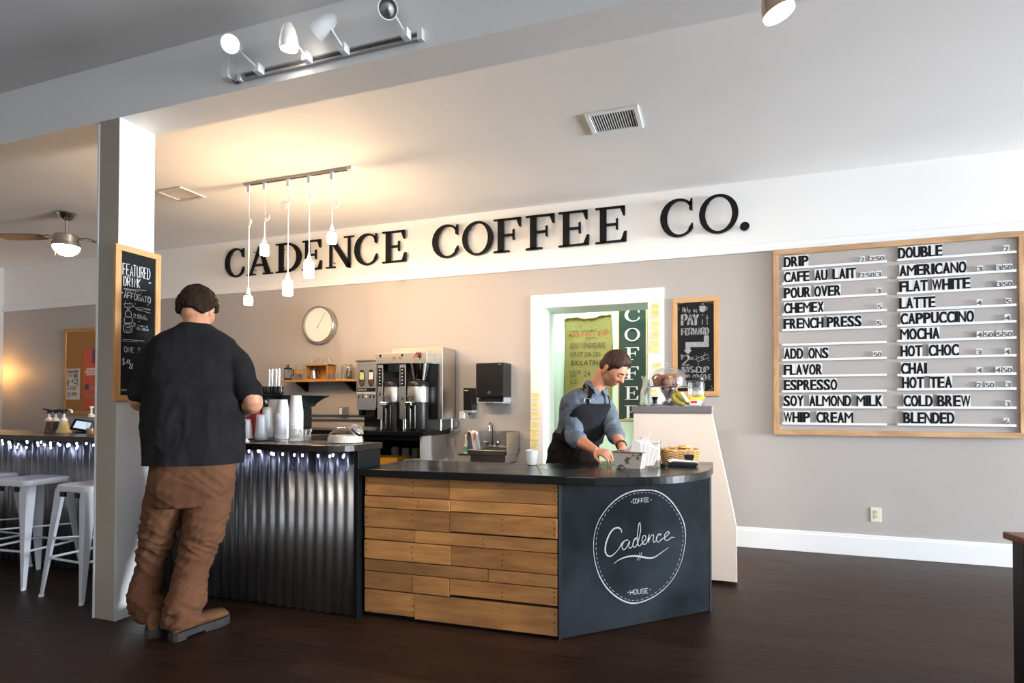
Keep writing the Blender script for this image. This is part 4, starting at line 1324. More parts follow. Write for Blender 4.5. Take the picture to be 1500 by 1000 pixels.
for k in range(9):
    n = 36
    ring0 = [V((-2.72 + 0.055 * math.cos(2 * PI * q / n), 4.93 + 0.055 * math.sin(2 * PI * q / n), 0.622 + k * 0.005)) for q in range(n)]
    ring1 = [V((-2.72 + (0.098 + 0.006 * (q % 2)) * math.cos(2 * PI * q / n), 4.93 + (0.098 + 0.006 * (q % 2)) * math.sin(2 * PI * q / n), 0.634 + k * 0.006 + 0.002 * (q % 2))) for q in range(n)]
    b = MB().rings([ring0, ring1], cap=False)
    b.flat = True
    b.build('filter', M['paper'], t)
t = thing('mug', 'small dark brown mug standing in the yellow tray', 'mug', (-3.2, 4.93, 0.628))
MB().lathe([(0.03, 0.629), (0.04, 0.64), (0.042, 0.70), (0.038, 0.70), (0.036, 0.645)], (-3.2, 4.93, 0), 20, cap=False).build('body', mat('brown_mug', (0.10, 0.04, 0.02), 0.4), t, True)
MB().tube([(-3.16, 4.93, 0.69), (-3.135, 4.93, 0.68), (-3.135, 4.93, 0.655), (-3.16, 4.93, 0.645)], 0.004, 6).build('handle', MATS['brown_mug'], t, True)

# --- coffee grinder
g = thing('coffee_grinder', 'tall steel twin-hopper coffee grinder left of the double brewer', 'grinder', (-3.23, 5.05, 0.958))
gx0, gx1, gy = -3.345, -3.118, 4.90
MB().box((gx0, gy, 1.175), (gx1, 5.26, 1.632)).build('housing', M['steel'], g, bev=0.004)
MB().box((gx0 - 0.006, gy - 0.008, 1.632), (gx1 + 0.006, 5.27, 1.650)).build('lid', M['nickel'], g, bev=0.003)
MB().box((gx0 + 0.01, gy + 0.12, 0.985), (gx1 - 0.01, 5.25, 1.176)).build('spout_housing', M['plastic'], g, bev=0.004)
MB().box((gx0 + 0.02, gy + 0.01, 1.10), (gx0 + 0.06, gy + 0.12, 1.176)).box((gx0 + 0.09, gy + 0.02, 1.08), (gx1 - 0.03, gy + 0.12, 1.176)).build('chute', M['plastic'], g, bev=0.006)
MB().box((gx0 - 0.008, gy - 0.06, 0.958), (gx1 + 0.006, 5.26, 0.990)).build('base_tray', M['steel'], g, bev=0.004)
MB().box((gx0 + 0.012, gy - 0.006, 1.155), (gx1 - 0.006, gy, 1.32)).build('lower_plate', M['steel'], g, bev=0.003)
for k, x in enumerate((gx0 + 0.063, gx0 + 0.168)):
    pl = [(x + 0.033 * math.cos(a) * 1.0, 1.468 + (0.083 if math.sin(a) > 0 else -0.083) * abs(math.sin(a)) ** 0.5) for a in [2 * PI * q / 28 for q in range(28)]]
    MB().prism(pl, (0, gy - 0.001, 0), (1, 0, 0), (0, 0, 1), (0, -0.002, 0)).build('hopper_window', mat('hopper_glass', (0.03, 0.018, 0.012), 0.15), g)
    MB().box((x - 0.024, gy - 0.0045, 1.455), (x + 0.024, gy - 0.003, 1.525)).build('window_label', mat('label_green', (0.40, 0.44, 0.16), 0.6) if k == 0 else mat('label_white', (0.60, 0.57, 0.55), 0.6), g)
    MB().box((x - 0.026, gy - 0.004, 1.40), (x + 0.026, gy - 0.003, 1.445)).build('beans', mat('beans', (0.10, 0.04, 0.02), 0.6, noise_amt=0.7, nscale=120), g)
MB().box((gx0 + 0.012, gy - 0.008, 1.335), (gx1 - 0.012, gy, 1.372)).build('name_strip', M['plastic'], g, bev=0.003)
mb = MB()
printtext(mb, 'FETCO', (gx0 + 0.03, gy - 0.0085, 1.345), (1, 0, 0), (0, 0, 1), 0.09, 0.016, (0, -1, 0))
mb.build('printed_name', M['paper'], g)
MB().box((gx0 + 0.012, gy - 0.005, 1.262), (gx1 - 0.012, gy, 1.330)).build('button_plate', mat('satin_plate', (0.72, 0.70, 0.66), 0.4, 0.6), g)
mb = MB()
for q in range(5):
    if q != 2:
        x = gx0 + 0.032 + q * 0.043
        mb.box((x - 0.006, gy - 0.009, 1.27), (x + 0.006, gy - 0.004, 1.30))
for x in (gx0 + 0.075, gx0 + 0.198):
    mb.box((x - 0.004, gy - 0.008, 1.306), (x + 0.004, gy - 0.004, 1.318))
mb.build('buttons', M['letter'], g)
MB().lathe([(0.0001, 0), (0.009, 0), (0.009, 0.004), (0.0001, 0.005)], (gx0 + 0.118, gy - 0.004, 1.287), 16, R=RY).build('indicator_lamp', mat('indicator', (1, 0.2, 0.05), 0.5, emit=(1.0, 0.22, 0.05), estr=3), g)

# --- double brewer
b = thing('coffee_brewer', 'large double stainless coffee brewer holding two insulated servers', 'coffee machine', (-2.8, 5.05, 0.958))
MB().box((-3.02, 5.02, 1.065), (-2.462, 5.31, 1.765)).build('rear_housing', M['steel'], b, bev=0.004)
MB().box((-3.107, 4.87, 1.60), (-2.552, 5.30, 1.706)).build('brew_head', M['steel'], b, bev=0.004)
MB().box((-3.107, 4.90, 1.066), (-3.045, 5.02, 1.60)).build('front_column', M['steel'], b, bev=0.003)
MB().box((-2.862, 4.90, 1.066), (-2.792, 5.02, 1.60)).build('front_column', M['steel'], b, bev=0.003)
MB().box((-3.045, 5.0, 1.066), (-2.862, 5.02, 1.60)).box((-2.792, 5.0, 1.066), (-2.50, 5.02, 1.60)).build('dark_back', M['plastic'], b)
for x in (-3.077, -2.828):
    MB().box((x - 0.023, 4.894, 1.385), (x + 0.023, 4.90, 1.565)).build('control_strip', M['plastic'], b, bev=0.003)
    mb = MB()
    for q in range(5):
        mb.box((x - 0.006, 4.892, 1.405 + q * 0.033), (x + 0.006, 4.894, 1.415 + q * 0.033))
    mb.build('keys', M['paper'], b)
    mb = MB()
    for a in (-1, 1):
        mb.prism([(-0.015, 0), (-0.010, 0), (0.015, 0.045), (0.010, 0.045)] if a > 0 else [(0.015, 0), (0.010, 0), (-0.015, 0.045), (-0.010, 0.045)], (x, 4.8985, 1.285 if x < -3 else 1.24), (1, 0, 0), (0, 0, 1), (0, -0.001, 0))
    mb.box((x - 0.012, 4.897, (1.285 if x < -3 else 1.24) + 0.018), (x + 0.012, 4.8985, (1.285 if x < -3 else 1.24) + 0.026))
    mb.build('printed_emblem', mat('dark_red_print', (0.06, 0.02, 0.015), 0.6), b)
for x, c_ in ((-2.905, (0.35, 0.05, 0.03)), (-2.835, (0.30, 0.18, 0.05))):
    MB().lathe([(0.0001, 0), (0.013, 0), (0.013, 0.006), (0.0001, 0.008)], (x, 4.87, 1.655), 16, R=RY).build('head_button', mat('button%d' % int(c_[1] * 100), c_, 0.4), b)
mb = MB().box((-3.065, 4.867, 1.665), (-3.045, 4.87, 1.692)).box((-2.825, 4.867, 1.668), (-2.805, 4.87, 1.692))
mb.build('keyholes', M['letter'], b)
mb = MB().prism([(0, 0), (0.012, 0), (0.05, 0.045), (0.036, 0.050)], (-2.70, 4.8685, 1.648), (1, 0, 0), (0, 0, 1), (0, -0.0012, 0)).prism([(0.03, 0.042), (0.09, 0.048), (0.088, 0.056), (0.03, 0.054)], (-2.70, 4.8685, 1.648), (1, 0, 0), (0, 0, 1), (0, -0.0012, 0))
mb.build('emblem', mat('emblem_red', (0.50, 0.02, 0.02), 0.4), b)
mb = MB()
for pl in ([(0.05, 0.005), (0.058, 0.005), (0.066, 0.045), (0.058, 0.045)], [(0.045, 0.040), (0.085, 0.044), (0.085, 0.036), (0.045, 0.032)], [(0.078, 0.0), (0.086, 0.0), (0.090, 0.044), (0.08, 0.044)], [(0.04, 0.018), (0.09, 0.022), (0.09, 0.014), (0.04, 0.010)], [(0.07, -0.012), (0.078, -0.012), (0.074, 0.03), (0.066, 0.03)]):
    mb.prism(pl, (-2.70, 4.8680, 1.648), (1, 0, 0), (0, 0, 1), (0, -0.0014, 0))
mb.build('emblem_letters', M['letter'], b)
for x, y in ((-3.075, 4.93), (-2.83, 4.93), (-2.50, 5.06), (-2.475, 5.25), (-3.0, 5.25)):
    MB().lathe([(0.014, 0.959), (0.012, 0.975), (0.012, 1.068)], (x, y, 0), 14).build('leg', M['chrome'], b, True)
MB().lathe([(0.075, 1.52), (0.085, 1.60)], (-2.93, 4.955, 0), 28).build('brew_basket', M['plastic'], b, True)
MB().lathe([(0.05, 1.435), (0.062, 1.44), (0.098, 1.60)], (-2.655, 4.93, 0), 32).build('brew_basket', M['chrome'], b, True)
MB().tube([(-2.44, 5.3, 1.06), (-2.415, 5.3, 1.03), (-2.42, 5.28, 0.98), (-2.50, 5.2, 0.965)], 0.005, 8).build('power_cord', M['plastic'], b, True)
MB().box((-3.04, 4.86, 0.958), (-2.85, 5.0, 0.975)).box((-2.76, 4.84, 0.958), (-2.53, 5.0, 0.975)).build('drip_tray', M['plastic'], b, bev=0.003)
MB().box((-2.88, 4.857, 0.962), (-2.868, 4.861, 0.974)).box((-2.64, 4.837, 0.962), (-2.628, 4.841, 0.974)).build('tray_tab', MATS['brass'], b)


def server(x, y, r, label):
    t = thing('coffee_server', label, 'coffee server', (x, y, 0.975), 'insulated servers in the double brewer')
    MB().lathe([(r * 0.96, 0.977), (r * 0.98, 1.0), (r, 1.225), (r * 0.99, 1.232)], (x, y, 0), 36).build('base', M['plastic'], t, True)
    MB().lathe([(r, 1.230), (r * 1.01, 1.235), (r * 1.01, 1.375), (r, 1.38)], (x, y, 0), 36).build('steel_body', M['steel'], t, True)
    MB().lathe([(r * 1.005, 1.378), (r * 1.005, 1.41), (r * 0.9, 1.428), (r * 0.4, 1.432)], (x, y, 0), 36).build('lid', M['plastic'], t, True)
    mb = MB()
    fx_ = x - 0.035
    mb.box((fx_ - 0.035, y - r - 0.035, 1.195), (fx_ + 0.035, y - r + 0.01, 1.235))
    tp = mb.build('tap_body', M['chrome'], t, bev=0.008)
    MB().tube([(fx_, y - r - 0.03, 1.23), (fx_, y - r - 0.02, 1.285)], 0.006, 8).tube([(fx_ - 0.022, y - r - 0.02, 1.285), (fx_ + 0.022, y - r - 0.02, 1.285)], 0.006, 8).build('tap_lever', M['plastic'], tp, True)
    MB().lathe([(0.011, 1.165), (0.009, 1.197)], (fx_, y - r - 0.018, 0), 12).build('spout', M['plastic'], tp, True)
    MB().tube([(x - 0.028, y - r * 0.97, 0.98), (x - 0.028, y - r * 0.97, 1.17)], 0.006, 8).tube([(x + 0.02, y - r * 0.97, 0.98), (x + 0.02, y - r * 0.97, 1.2)], 0.004, 8).build('front_groove', M['chrome'], t, True)
    mb = MB()
    printtext(mb, 'DECAF' if x < -2.8 else 'HOUSE', (x - 0.03, y - r * 1.01 - 0.0015, 1.393), (1, 0, 0), (0, 0, 1), 0.05, 0.011, (0, -1, 0))
    return t


server(-2.945, 4.925, 0.085, 'left insulated steel server standing under the black brew basket')
server(-2.665, 4.915, 0.103, 'right and larger insulated steel server under the chrome brew basket')
o = MB().box((-2.425, 5.32, 1.07), (-2.37, 5.339, 1.145)).build('wall_plug', M['wplas'], bev=0.003, origin=(-2.4, 5.33, 1.07))
tag(o, 'white plug-in box on the wall just right of the brewer', 'plug')
# wall outlets on steel raceways
for k, (a, lab) in enumerate(((447, 'steel socket box on the wall raceway right of the tall white cup stack'), (503, 'steel socket box on the wall raceway left of the grinder'))):
    c = at(a, 602, 5.30)
    t = thing('socket_box', lab, 'outlet', (c.x, 5.32, c.z), 'socket boxes on the raceway')
    MB().box((c.x - 0.045, 5.27, c.z - 0.045), (c.x + 0.045, 5.339, c.z + 0.045)).build('box', M['nickel'], t, bev=0.004)
    MB().box((c.x - 0.028, 5.262, c.z - 0.035), (c.x + 0.005, 5.27, c.z + 0.035)).build('socket_face', M['wplas'], t, bev=0.002)
rw = thing('wall_raceway', 'pair of thin steel raceways along the wall under the shelf', 'raceway', (-4.0, 5.33, 1.08))
za_, zb2 = at(480, 607.5, 5.32).z, at(480, 614, 5.32).z
for z in (za_, zb2):
    MB().box((-5.1, 5.315, z - 0.008), (-3.38, 5.339, z + 0.008)).build('conduit', M['nickel'], rw, bev=0.003)

# ============================================================ SHELF AND ITS GLASSWARE
sh = thing('wall_shelf', 'honey-coloured wall shelf holding coffee glassware under the clock', 'shelf', (-4.0, 5.24, 1.45))
MB().box((-4.45, 5.14, 1.452), (-3.42, 5.339, 1.476)).build('board', M['shelfw'], sh, bev=0.002)
for x in (-4.28, -3.66):
    MB().prism([(0, 0), (0.18, 0), (0.18, -0.012), (0.02, -0.10), (0, -0.10)], (x - 0.012, 5.338, 1.452), (0, -1, 0), (0, 0, 1), (0.024, 0, 0)).build('bracket', M['blackp'], sh)
SZ = 1.476
t = thing('french_press', 'glass french press with black frame, leftmost on the wall shelf', 'french press', (-4.42, 5.22, SZ))
x, y = at(422, 545, 5.22).x, 5.22
t.location = (x, y, SZ)
MB().lathe([(0.036, SZ + 0.012), (0.036, SZ + 0.125)], (x, y, 0), 24, cap=False).build('beaker', M['glass'], t, True)
MB().lathe([(0.040, SZ), (0.041, SZ + 0.022), (0.036, SZ + 0.024)], (x, y, 0), 24).build('base', M['plastic'], t, True)
MB().lathe([(0.041, SZ + 0.12), (0.041, SZ + 0.132), (0.03, SZ + 0.140), (0.006, SZ + 0.145), (0.006, SZ + 0.158), (0.016, SZ + 0.162), (0.012, SZ + 0.172), (0.001, SZ + 0.174)], (x, y, 0), 24).build('plunger_lid', M['plastic'], t, True)
mb = MB()
for a in (0.6, 2.2, 3.8, 5.4):
    mb.tube([(x + 0.038 * math.cos(a), y + 0.038 * math.sin(a), SZ + 0.02), (x + 0.038 * math.cos(a), y + 0.038 * math.sin(a), SZ + 0.125)], 0.0025, 6)
mb.build('frame', M['plastic'], t, True)
MB().tube([(x + 0.035, y, SZ + 0.12), (x + 0.07, y, SZ + 0.115), (x + 0.072, y, SZ + 0.06), (x + 0.038, y, SZ + 0.04)], 0.006, 8).build('handle', M['plastic'], t, True)
x = at(436.5, 545, 5.24).x
y = 5.24
t = thing('pour_over_carafe', 'hourglass glass carafe with wooden collar beside the french press', 'carafe', (x, y, SZ))
MB().lathe([(0.034, SZ + 0.002), (0.042, SZ + 0.02), (0.038, SZ + 0.055), (0.018, SZ + 0.088), (0.030, SZ + 0.12), (0.042, SZ + 0.165)], (x, y, 0), 28, cap=False).build('flask', M['glass'], t, True)
MB().lathe([(0.034, SZ + 0.062), (0.038, SZ + 0.072), (0.030, SZ + 0.10), (0.036, SZ + 0.118), (0.026, SZ + 0.118), (0.020, SZ + 0.088), (0.026, SZ + 0.062)], (x, y, 0), 24, cap=False).build('wooden_collar', M['shelfw'], t, True)


def tumbler(x, y, z, r, h, label, group, flare=1.0, name='glass_tumbler', cat='glass'):
    t = MB().lathe([(r * 0.5, z + 0.003), (r * 0.9, z + 0.001), (r, z + 0.01), (r * flare, z + h), (r * flare - 0.003, z + h), (r * 0.94, z + 0.014), (0.001, z + 0.012)], (x, y, 0), 24, cap=False).build(name, M['glass'], None, True, origin=(x, y, z))
    return tag(t, label, cat, group)


for k, (px_, Y, r, h, lab) in enumerate((                                         (447.2, 5.28, 0.024, 0.17, 'tall thin clear vase left of the wooden cubby'),
                                         (480, 5.18, 0.028, 0.062, 'small clear glass right of the kettle handle'), (486, 5.17, 0.027, 0.06, 'small clear glass between two others before the cubby side'), (492, 5.19, 0.028, 0.066, 'small clear glass left of the tall jars'),
                                         (497.5, 5.26, 0.036, 0.15, 'tall clear storage jar right of the cubby'), (502, 5.19, 0.024, 0.055, 'tiny clear glass in front of the tall jars'))):
    x = at(px_, 550, Y).x
    if x < -4.45:
        x = -4.415
    tumbler(x, Y, SZ, r, h, lab, 'glasses on the wall shelf')
x = at(511, 545, 5.24).x
t = thing('storage_jar', 'glass jar holding a foil coffee bag at the right end of the shelf', 'jar', (x, 5.24, SZ))
MB().lathe([(0.044, SZ + 0.002), (0.046, SZ + 0.01), (0.046, SZ + 0.13), (0.038, SZ + 0.148)], (x, 5.24, 0), 28, cap=False).build('glass_body', M['glass'], t, True)
MB().lathe([(0.040, SZ + 0.146), (0.040, SZ + 0.160), (0.001, SZ + 0.162)], (x, 5.24, 0), 28).build('lid', M['nickel'], t, True)
MB().lathe([(0.030, SZ + 0.006), (0.036, SZ + 0.03), (0.030, SZ + 0.09), (0.020, SZ + 0.12)], (x, 5.24, 0), 9, sy=0.6).build('foil_bag', mat('foil_bag', (0.25, 0.22, 0.22), 0.25, 0.8, noise_amt=0.6, nscale=30), t)
# wooden cubby with the kettle in it
cb_ = thing('wooden_cubby', 'open-fronted honey wood cubby box standing on the wall shelf', 'box', (-4.02, 5.24, SZ))
bx0, bx1, bz1 = -4.19, -3.905, SZ + 0.165
for nm, a, b_ in (('side_board', (bx0, 5.19, SZ), (bx0 + 0.014, 5.335, bz1)), ('side_board', (bx1 - 0.014, 5.19, SZ), (bx1, 5.335, bz1)), ('top_board', (bx0, 5.19, bz1 - 0.014), (bx1, 5.335, bz1 + 0.0005)), ('bottom_board', (bx0 + 0.014, 5.19, SZ), (bx1 - 0.014, 5.335, SZ + 0.010)), ('back_board', (bx0 + 0.014, 5.325, SZ + 0.01), (bx1 - 0.014, 5.335, bz1 - 0.014))):
    MB().box(a, b_).build(nm, M['shelfw'], cb_, bev=0.001)
x, y, z = -4.10, 5.20, SZ + 0.010
t = thing('kettle', 'small brushed steel gooseneck kettle standing in the wooden cubby', 'kettle', (x, y - 0.02, z))
y = y + 0.02
t.location = (x, y, z)
MB().lathe([(0.042, z), (0.044, z + 0.012), (0.030, z + 0.085), (0.027, z + 0.093), (0.020, z + 0.098), (0.006, z + 0.100), (0.006, z + 0.108), (0.011, z + 0.112), (0.001, z + 0.118)], (x, y, 0), 28).build('body', M['steel'], t, True)
MB().tube([(x + 0.030, y - 0.01, z + 0.085), (x + 0.06, y - 0.02, z + 0.098), (x + 0.085, y - 0.03, z + 0.080), (x + 0.105, y - 0.035, z + 0.050)], [0.006, 0.007, 0.008, 0.007], 8).build('handle', M['plastic'], t, True)
MB().tube([(x - 0.040, y - 0.01, z + 0.02), (x - 0.058, y - 0.02, z + 0.03), (x - 0.052, y - 0.02, z + 0.065), (x - 0.066, y - 0.025, z + 0.088)], [0.005, 0.004, 0.0035, 0.003], 8).build('spout', M['steel'], t, True)
rg = random.Random(8)
for k in range(5):
    x = -4.15 + k * 0.056
    rr_, hh = 0.027, 0.07
    R = Matrix.Rotation(rg.uniform(-0.35, 0.35) + (0 if k % 2 else PI), 3, 'Y')
    pr_ = [(rr_ * 0.3, -hh / 2), (rr_ * 0.75, -hh / 2 + 0.004), (rr_, 0), (rr_ * 0.85, hh / 2)]
    o = MB().lathe(pr_, (x, 5.25, bz1 + 0.042), 18, R=R, cap=False).build('small_glass', M['glass'], None, True, origin=(x, 5.25, bz1))
    tag(o, ['leftmost', 'second', 'middle', 'fourth', 'rightmost'][k] + ' of the five tumbled clear glasses on top of the cubby', 'glass', 'glasses heaped on the cubby')

# ============================================================ SOAP, TOWELS, SINK
t = thing('soap_dispenser', 'narrow black soap dispenser on the wall left of the towel dispenser', 'soap dispenser', (-2.286, 5.27, 1.13))
MB().box((-2.334, 5.215, 1.155), (-2.238, 5.339, 1.374)).build('cover', M['plastic'], t, bev=0.008)
MB().box((-2.330, 5.225, 1.128), (-2.242, 5.339, 1.156)).build('push_bar', mat('smoky_plastic', (0.28, 0.30, 0.30), 0.2), t, bev=0.006)
MB().box((-2.32, 5.2135, 1.345), (-2.28, 5.2152, 1.352)).build('name_print', M['paper'], t)
MB().lathe([(0.010, 1.110), (0.012, 1.128)], (-2.286, 5.26, 0), 12).build('nozzle', M['plastic'], t, True)
t = thing('towel_dispenser', 'large black paper towel dispenser with grey base on the wall above the sink', 'towel dispenser', (-2.017, 5.23, 1.27))
MB().box((-2.160, 5.115, 1.278), (-1.876, 5.339, 1.606)).build('cover', M['plastic'], t, bev=0.010)
mb = MB().box((-2.150, 5.125, 1.222), (-1.886, 5.339, 1.236)).box((-2.150, 5.30, 1.236), (-1.886, 5.339, 1.28)).box((-2.158, 5.14, 1.236), (-2.146, 5.339, 1.28)).box((-1.890, 5.14, 1.236), (-1.878, 5.339, 1.28))
mb.build('base', mat('grey_base', (0.30, 0.31, 0.33), 0.3), t, bev=0.003)
MB().box((-2.055, 5.113, 1.220), (-1.98, 5.128, 1.232)).build('tear_bar', M['nickel'], t, bev=0.002)
MB().box((-2.12, 5.14, 1.24), (-1.92, 5.16, 1.262)).build('paper_roll', M['plastic'], t)
MB().box((-2.16, 5.118, 1.606), (-1.878, 5.339, 1.612)).build('top_edge', mat('silver_edge', (0.5, 0.5, 0.5), 0.3, 0.8), t)
mb = MB()
for ang in range(0, 360, 45):
    a = math.radians(ang)
    mb.ribbon([V((-2.02 + 0.006 * math.cos(a), 5.1145, 1.325 + 0.006 * math.sin(a))), V((-2.02 + 0.017 * math.cos(a), 5.1145, 1.325 + 0.017 * math.sin(a)))], 0.003, (0, -1, 0))
mb.box((-1.93, 5.1135, 1.588), (-1.90, 5.1145, 1.593))
mb.build('printed_emblem', mat('grey_ink', (0.25, 0.25, 0.25), 0.6), t)

t = thing('hand_sink', 'small wall-hung stainless hand sink with splash guards', 'sink', (-1.98, 5.15, 0.75))
sx0, sx1, sy = -2.172, -1.790, 4.965
mb = MB().box((sx0, sy, 0.745), (sx1, sy + 0.02, 0.790)).box((sx0, 5.30, 0.745), (sx1, 5.338, 0.80)).box((sx0, sy, 0.745), (sx0 + 0.02, 5.33, 0.79)).box((sx1 - 0.02, sy, 0.745), (sx1, 5.33, 0.79))
mb.build('rim', M['steel'], t, bev=0.003)
mb = MB().box((sx0 + 0.02, sy + 0.02, 0.66), (sx1 - 0.02, 5.30, 0.668))
for q in range(4):
    a, b_ = [((sx0 + 0.02, sy + 0.02), (sx1 - 0.02, sy + 0.024)), ((sx0 + 0.02, 5.296), (sx1 - 0.02, 5.30)), ((sx0 + 0.02, sy + 0.02), (sx0 + 0.024, 5.3)), ((sx1 - 0.024, sy + 0.02), (sx1 - 0.02, 5.3))][q]
    mb.box((*a, 0.66), (*b_, 0.77))
mb.build('basin', M['steel'], t)
MB().box((sx0, 5.326, 0.79), (sx1, 5.339, 0.955)).build('back_splash', M['steel'], t)
for x in (sx0, sx1 - 0.004):
    MB().prism([(0, 0), (0.37, 0), (0.37, 0.165), (0.0, 0.165)], (x, sy, 0.79), (0, 1, 0), (0, 0, 1), (0.004, 0, 0)).build('side_splash', M['steel'], t)
xf = -2.045
fa = MB().box((xf - 0.075, 5.26, 0.790), (xf + 0.075, 5.33, 0.812)).build('faucet_body', M['chrome'], t, bev=0.006)
gp = [(xf, 5.27, 0.81), (xf, 5.27, 0.985)] + [(xf, 5.27 - 0.045 + 0.045 * math.cos(a), 0.985 + 0.045 * math.sin(a)) for a in [PI * q / 8 for q in range(1, 9)]] + [(xf, 5.18, 0.955)]
MB().tube(gp, 0.011, 12).build('spout', M['chrome'], fa, True)
for s in (-1, 1):
    MB().tube([(xf + s * 0.05, 5.27, 0.81), (xf + s * 0.05, 5.27, 0.84)], 0.013, 12).tube([(xf + s * 0.05, 5.27, 0.845), (xf + s * 0.075, 5.22, 0.852)], 0.008, 10).build('tap_handle', M['chrome'], fa, True)
# spray bottle hooked at the left guard
t = thing('spray_bottle', 'white spray bottle with green label left of the hand sink', 'bottle', (-2.225, 5.08, 0.74))
bq = at(679, 655, 5.05)
x, y = -2.215, 5.05
MB().lathe([(0.032, 0.745), (0.036, 0.76), (0.033, 0.83), (0.014, 0.885), (0.012, 0.90)], (x, y, 0), 20, sx=0.9).build('bottle', mat('milky_plastic', (0.66, 0.70, 0.66), 0.35), t, True)
MB().lathe([(0.0365, 0.765), (0.0355, 0.80), (0.0345, 0.815)], (x, y, 0), 20, sx=0.9, cap=False).build('label_band', mat('green_label', (0.10, 0.32, 0.24), 0.5), t, True)
mb = MB().box((x - 0.012, y - 0.03, 0.90), (x + 0.012, y + 0.03, 0.925)).box((x - 0.006, y - 0.045, 0.86), (x + 0.006, y - 0.035, 0.915))
mb.build('trigger_head', M['wplas'], t, bev=0.003)
MB().box((-2.30, 5.03, 0.728), (-2.172, 5.20, 0.744)).build('caddy_shelf', M['steel'], [o for o in C.objects if o.name == 'hand_sink'][0])


def cloth(name, label, cat, grid, m_, nx, ny, th=0.003, parent=None):
    "a draped sheet: grid(u, v) gives its points"
    vs, fs = [], []
    for j_ in range(ny + 1):
        for i_ in range(nx + 1):
            vs.append(grid(i_ / nx, j_ / ny))
    for j_ in range(ny):
        for i_ in range(nx):
            a = j_ * (nx + 1) + i_
            fs.append((a, a + 1, a + nx + 2, a + nx + 1))
    b = MB().add(vs, fs)
    b.flat = True
    o = b.build(name, m_, parent, True, origin=None if parent else vs[0], ang=3)
    s = o.modifiers.new('thick', 'SOLIDIFY')
    s.thickness = th
    if label:
        tag(o, label, cat)
    return o


def rag(u, v):
    # over the left splash guard: front flap hangs lower
    x = sx0 + 0.002 + (u - 0.35) * 0.16 * (1 if u > 0.35 else 0.1) + 0.004
    s = v * 0.27
    if s < 0.09:
        z, xx = 0.870 + s, sx0 - 0.010 - 0.004 * math.sin(u * 20)
    else:
        z, xx = 0.960 - (s - 0.09) + 0.0, sx0 + 0.012 + 0.012 * math.sin(u * 14 + v * 3) + (s - 0.09) * 0.25
    if abs(s - 0.09) < 0.012:
        z = 0.961
        xx = sx0 + 0.0
    return V((xx + 0.02 * u * (s > 0.09), 4.97 + u * 0.13, z + 0.006 * math.sin(u * 9)))


rgm = cloth('cleaning_rag', 'white cleaning rag with orange stripe draped over the sink guard', 'rag', rag, M['paper'], 16, 18)
MB().box((sx0 + 0.045, 5.00, 0.875), (sx0 + 0.05, 5.03, 0.95)).build('orange_stripe', mat('orange_cloth', (0.75, 0.16, 0.02), 0.8), rgm)

# ============================================================ BURLAP SACK, COFFEE SIGN, NOTES
SY = KY - 0.012
sxa, sxb = at(827, 500, SY).x, at(897, 500, SY).x
szt = at(860, 466, SY).z


def sackf(u, v):
    tz = szt + 0.018 * math.sin(u * 7.5 + 0.8) - 0.02 * (abs(u - 0.5) * 2) ** 3 + 0.02 * u
    x = sxa + (sxb - sxa) * u + 0.008 * math.sin(v * 6 + u * 2) * (1 if u < 0.5 else -1) * (abs(u - 0.5) * 2)
    return V((x, SY - 0.006 + 0.005 * math.sin(u * 11 + v * 4) * (1 - v), tz - v * 1.0))


sack = cloth('burlap_sack', 'olive burlap coffee sack hung on the mint wall, printed HONDURAS', 'sack', sackf, mat('burlap', (0.30, 0.27, 0.085), 0.95, noise_amt=0.22, nscale=60, bump=0.3, bscale=300), 24, 30)
hem = MB()
hem.tube([sackf(u / 16, 0) + V((0, -0.008, -0.004 + 0.004 * math.sin(u * 1.7))) for u in range(17)], [0.010 + 0.004 * math.sin(u * 2.1) for u in range(17)], 8)
hem.build('rolled_hem', mat('burlap_dark', (0.17, 0.155, 0.05), 0.95, bump=0.3, bscale=200), sack, True)
so = lambda x, y: at(820 + x / 5, 440 + y / 5, SY - 0.016)


def sprint(mb, s, x0, y0, x1, h, bold=0.0, hand=False):
    a, b_ = so(x0, y0), so(x1, y0)
    hh = (so(x0, y0 - h) - a).z
    printtext(mb, s, (a.x, SY - 0.016, a.z), (1, 0, 0), (0, 0, 1), (b_ - a).length, hh, (0, -1, 0), bold)


mb = MB()
rk = random.Random(5)
for i_, ch in enumerate('CAFE ORGANICO'):
    if ch != ' ':
        sprint(mb, ch, 76 + i_ * 15.5, 236 - i_ * 0.8, 86 + i_ * 15.5, 13)
sprint(mb, '(COMSA)', 190, 282, 276, 13)
sprint(mb, 'PRODUCTO DE', 78, 330, 194, 17)
sprint(mb, 'PRODUCT OF', 76, 353, 192, 17)
sprint(mb, 'HONDURAS', 198, 350, 332, 40)
sprint(mb, 'CROP', 76, 398, 172, 20, 0.012)
sprint(mb, 'COSECHA', 76, 414, 160, 12)
sprint(mb, '2011-2012', 178, 411, 298, 30)
sprint(mb, 'BIOLATINA', 84, 474, 314, 32, 0.018)
sprint(mb, 'LOTE', 76, 535, 152, 20, 0.014)
sprint(mb, 'LOT', 76, 562, 126, 18, 0.014)
sprint(mb, '24', 176, 556, 222, 38)
sprint(mb, 'L.2', 84, 604, 120, 18, 0.01)
for pts in ([(76, 580), (130, 578), (130, 608), (78, 610), (76, 580)],):
    mb.ribbon([so(*q) for q in pts], 0.004, (0, -1, 0))
mb.ribbon(smoothline([so(*q) for q in [(292, 226), (282, 240), (286, 256), (296, 262)]], 4), 0.006, (0, -1, 0))
mb.build('printed_text', mat('sack_ink', (0.045, 0.05, 0.03), 0.9), sack)
mb = MB()
for i_, ch in enumerate('MARCALA'):
    sprint(mb, ch, 68 + i_ * 29, 264 - i_ * 1.2, 90 + i_ * 29, 20, 0.02)
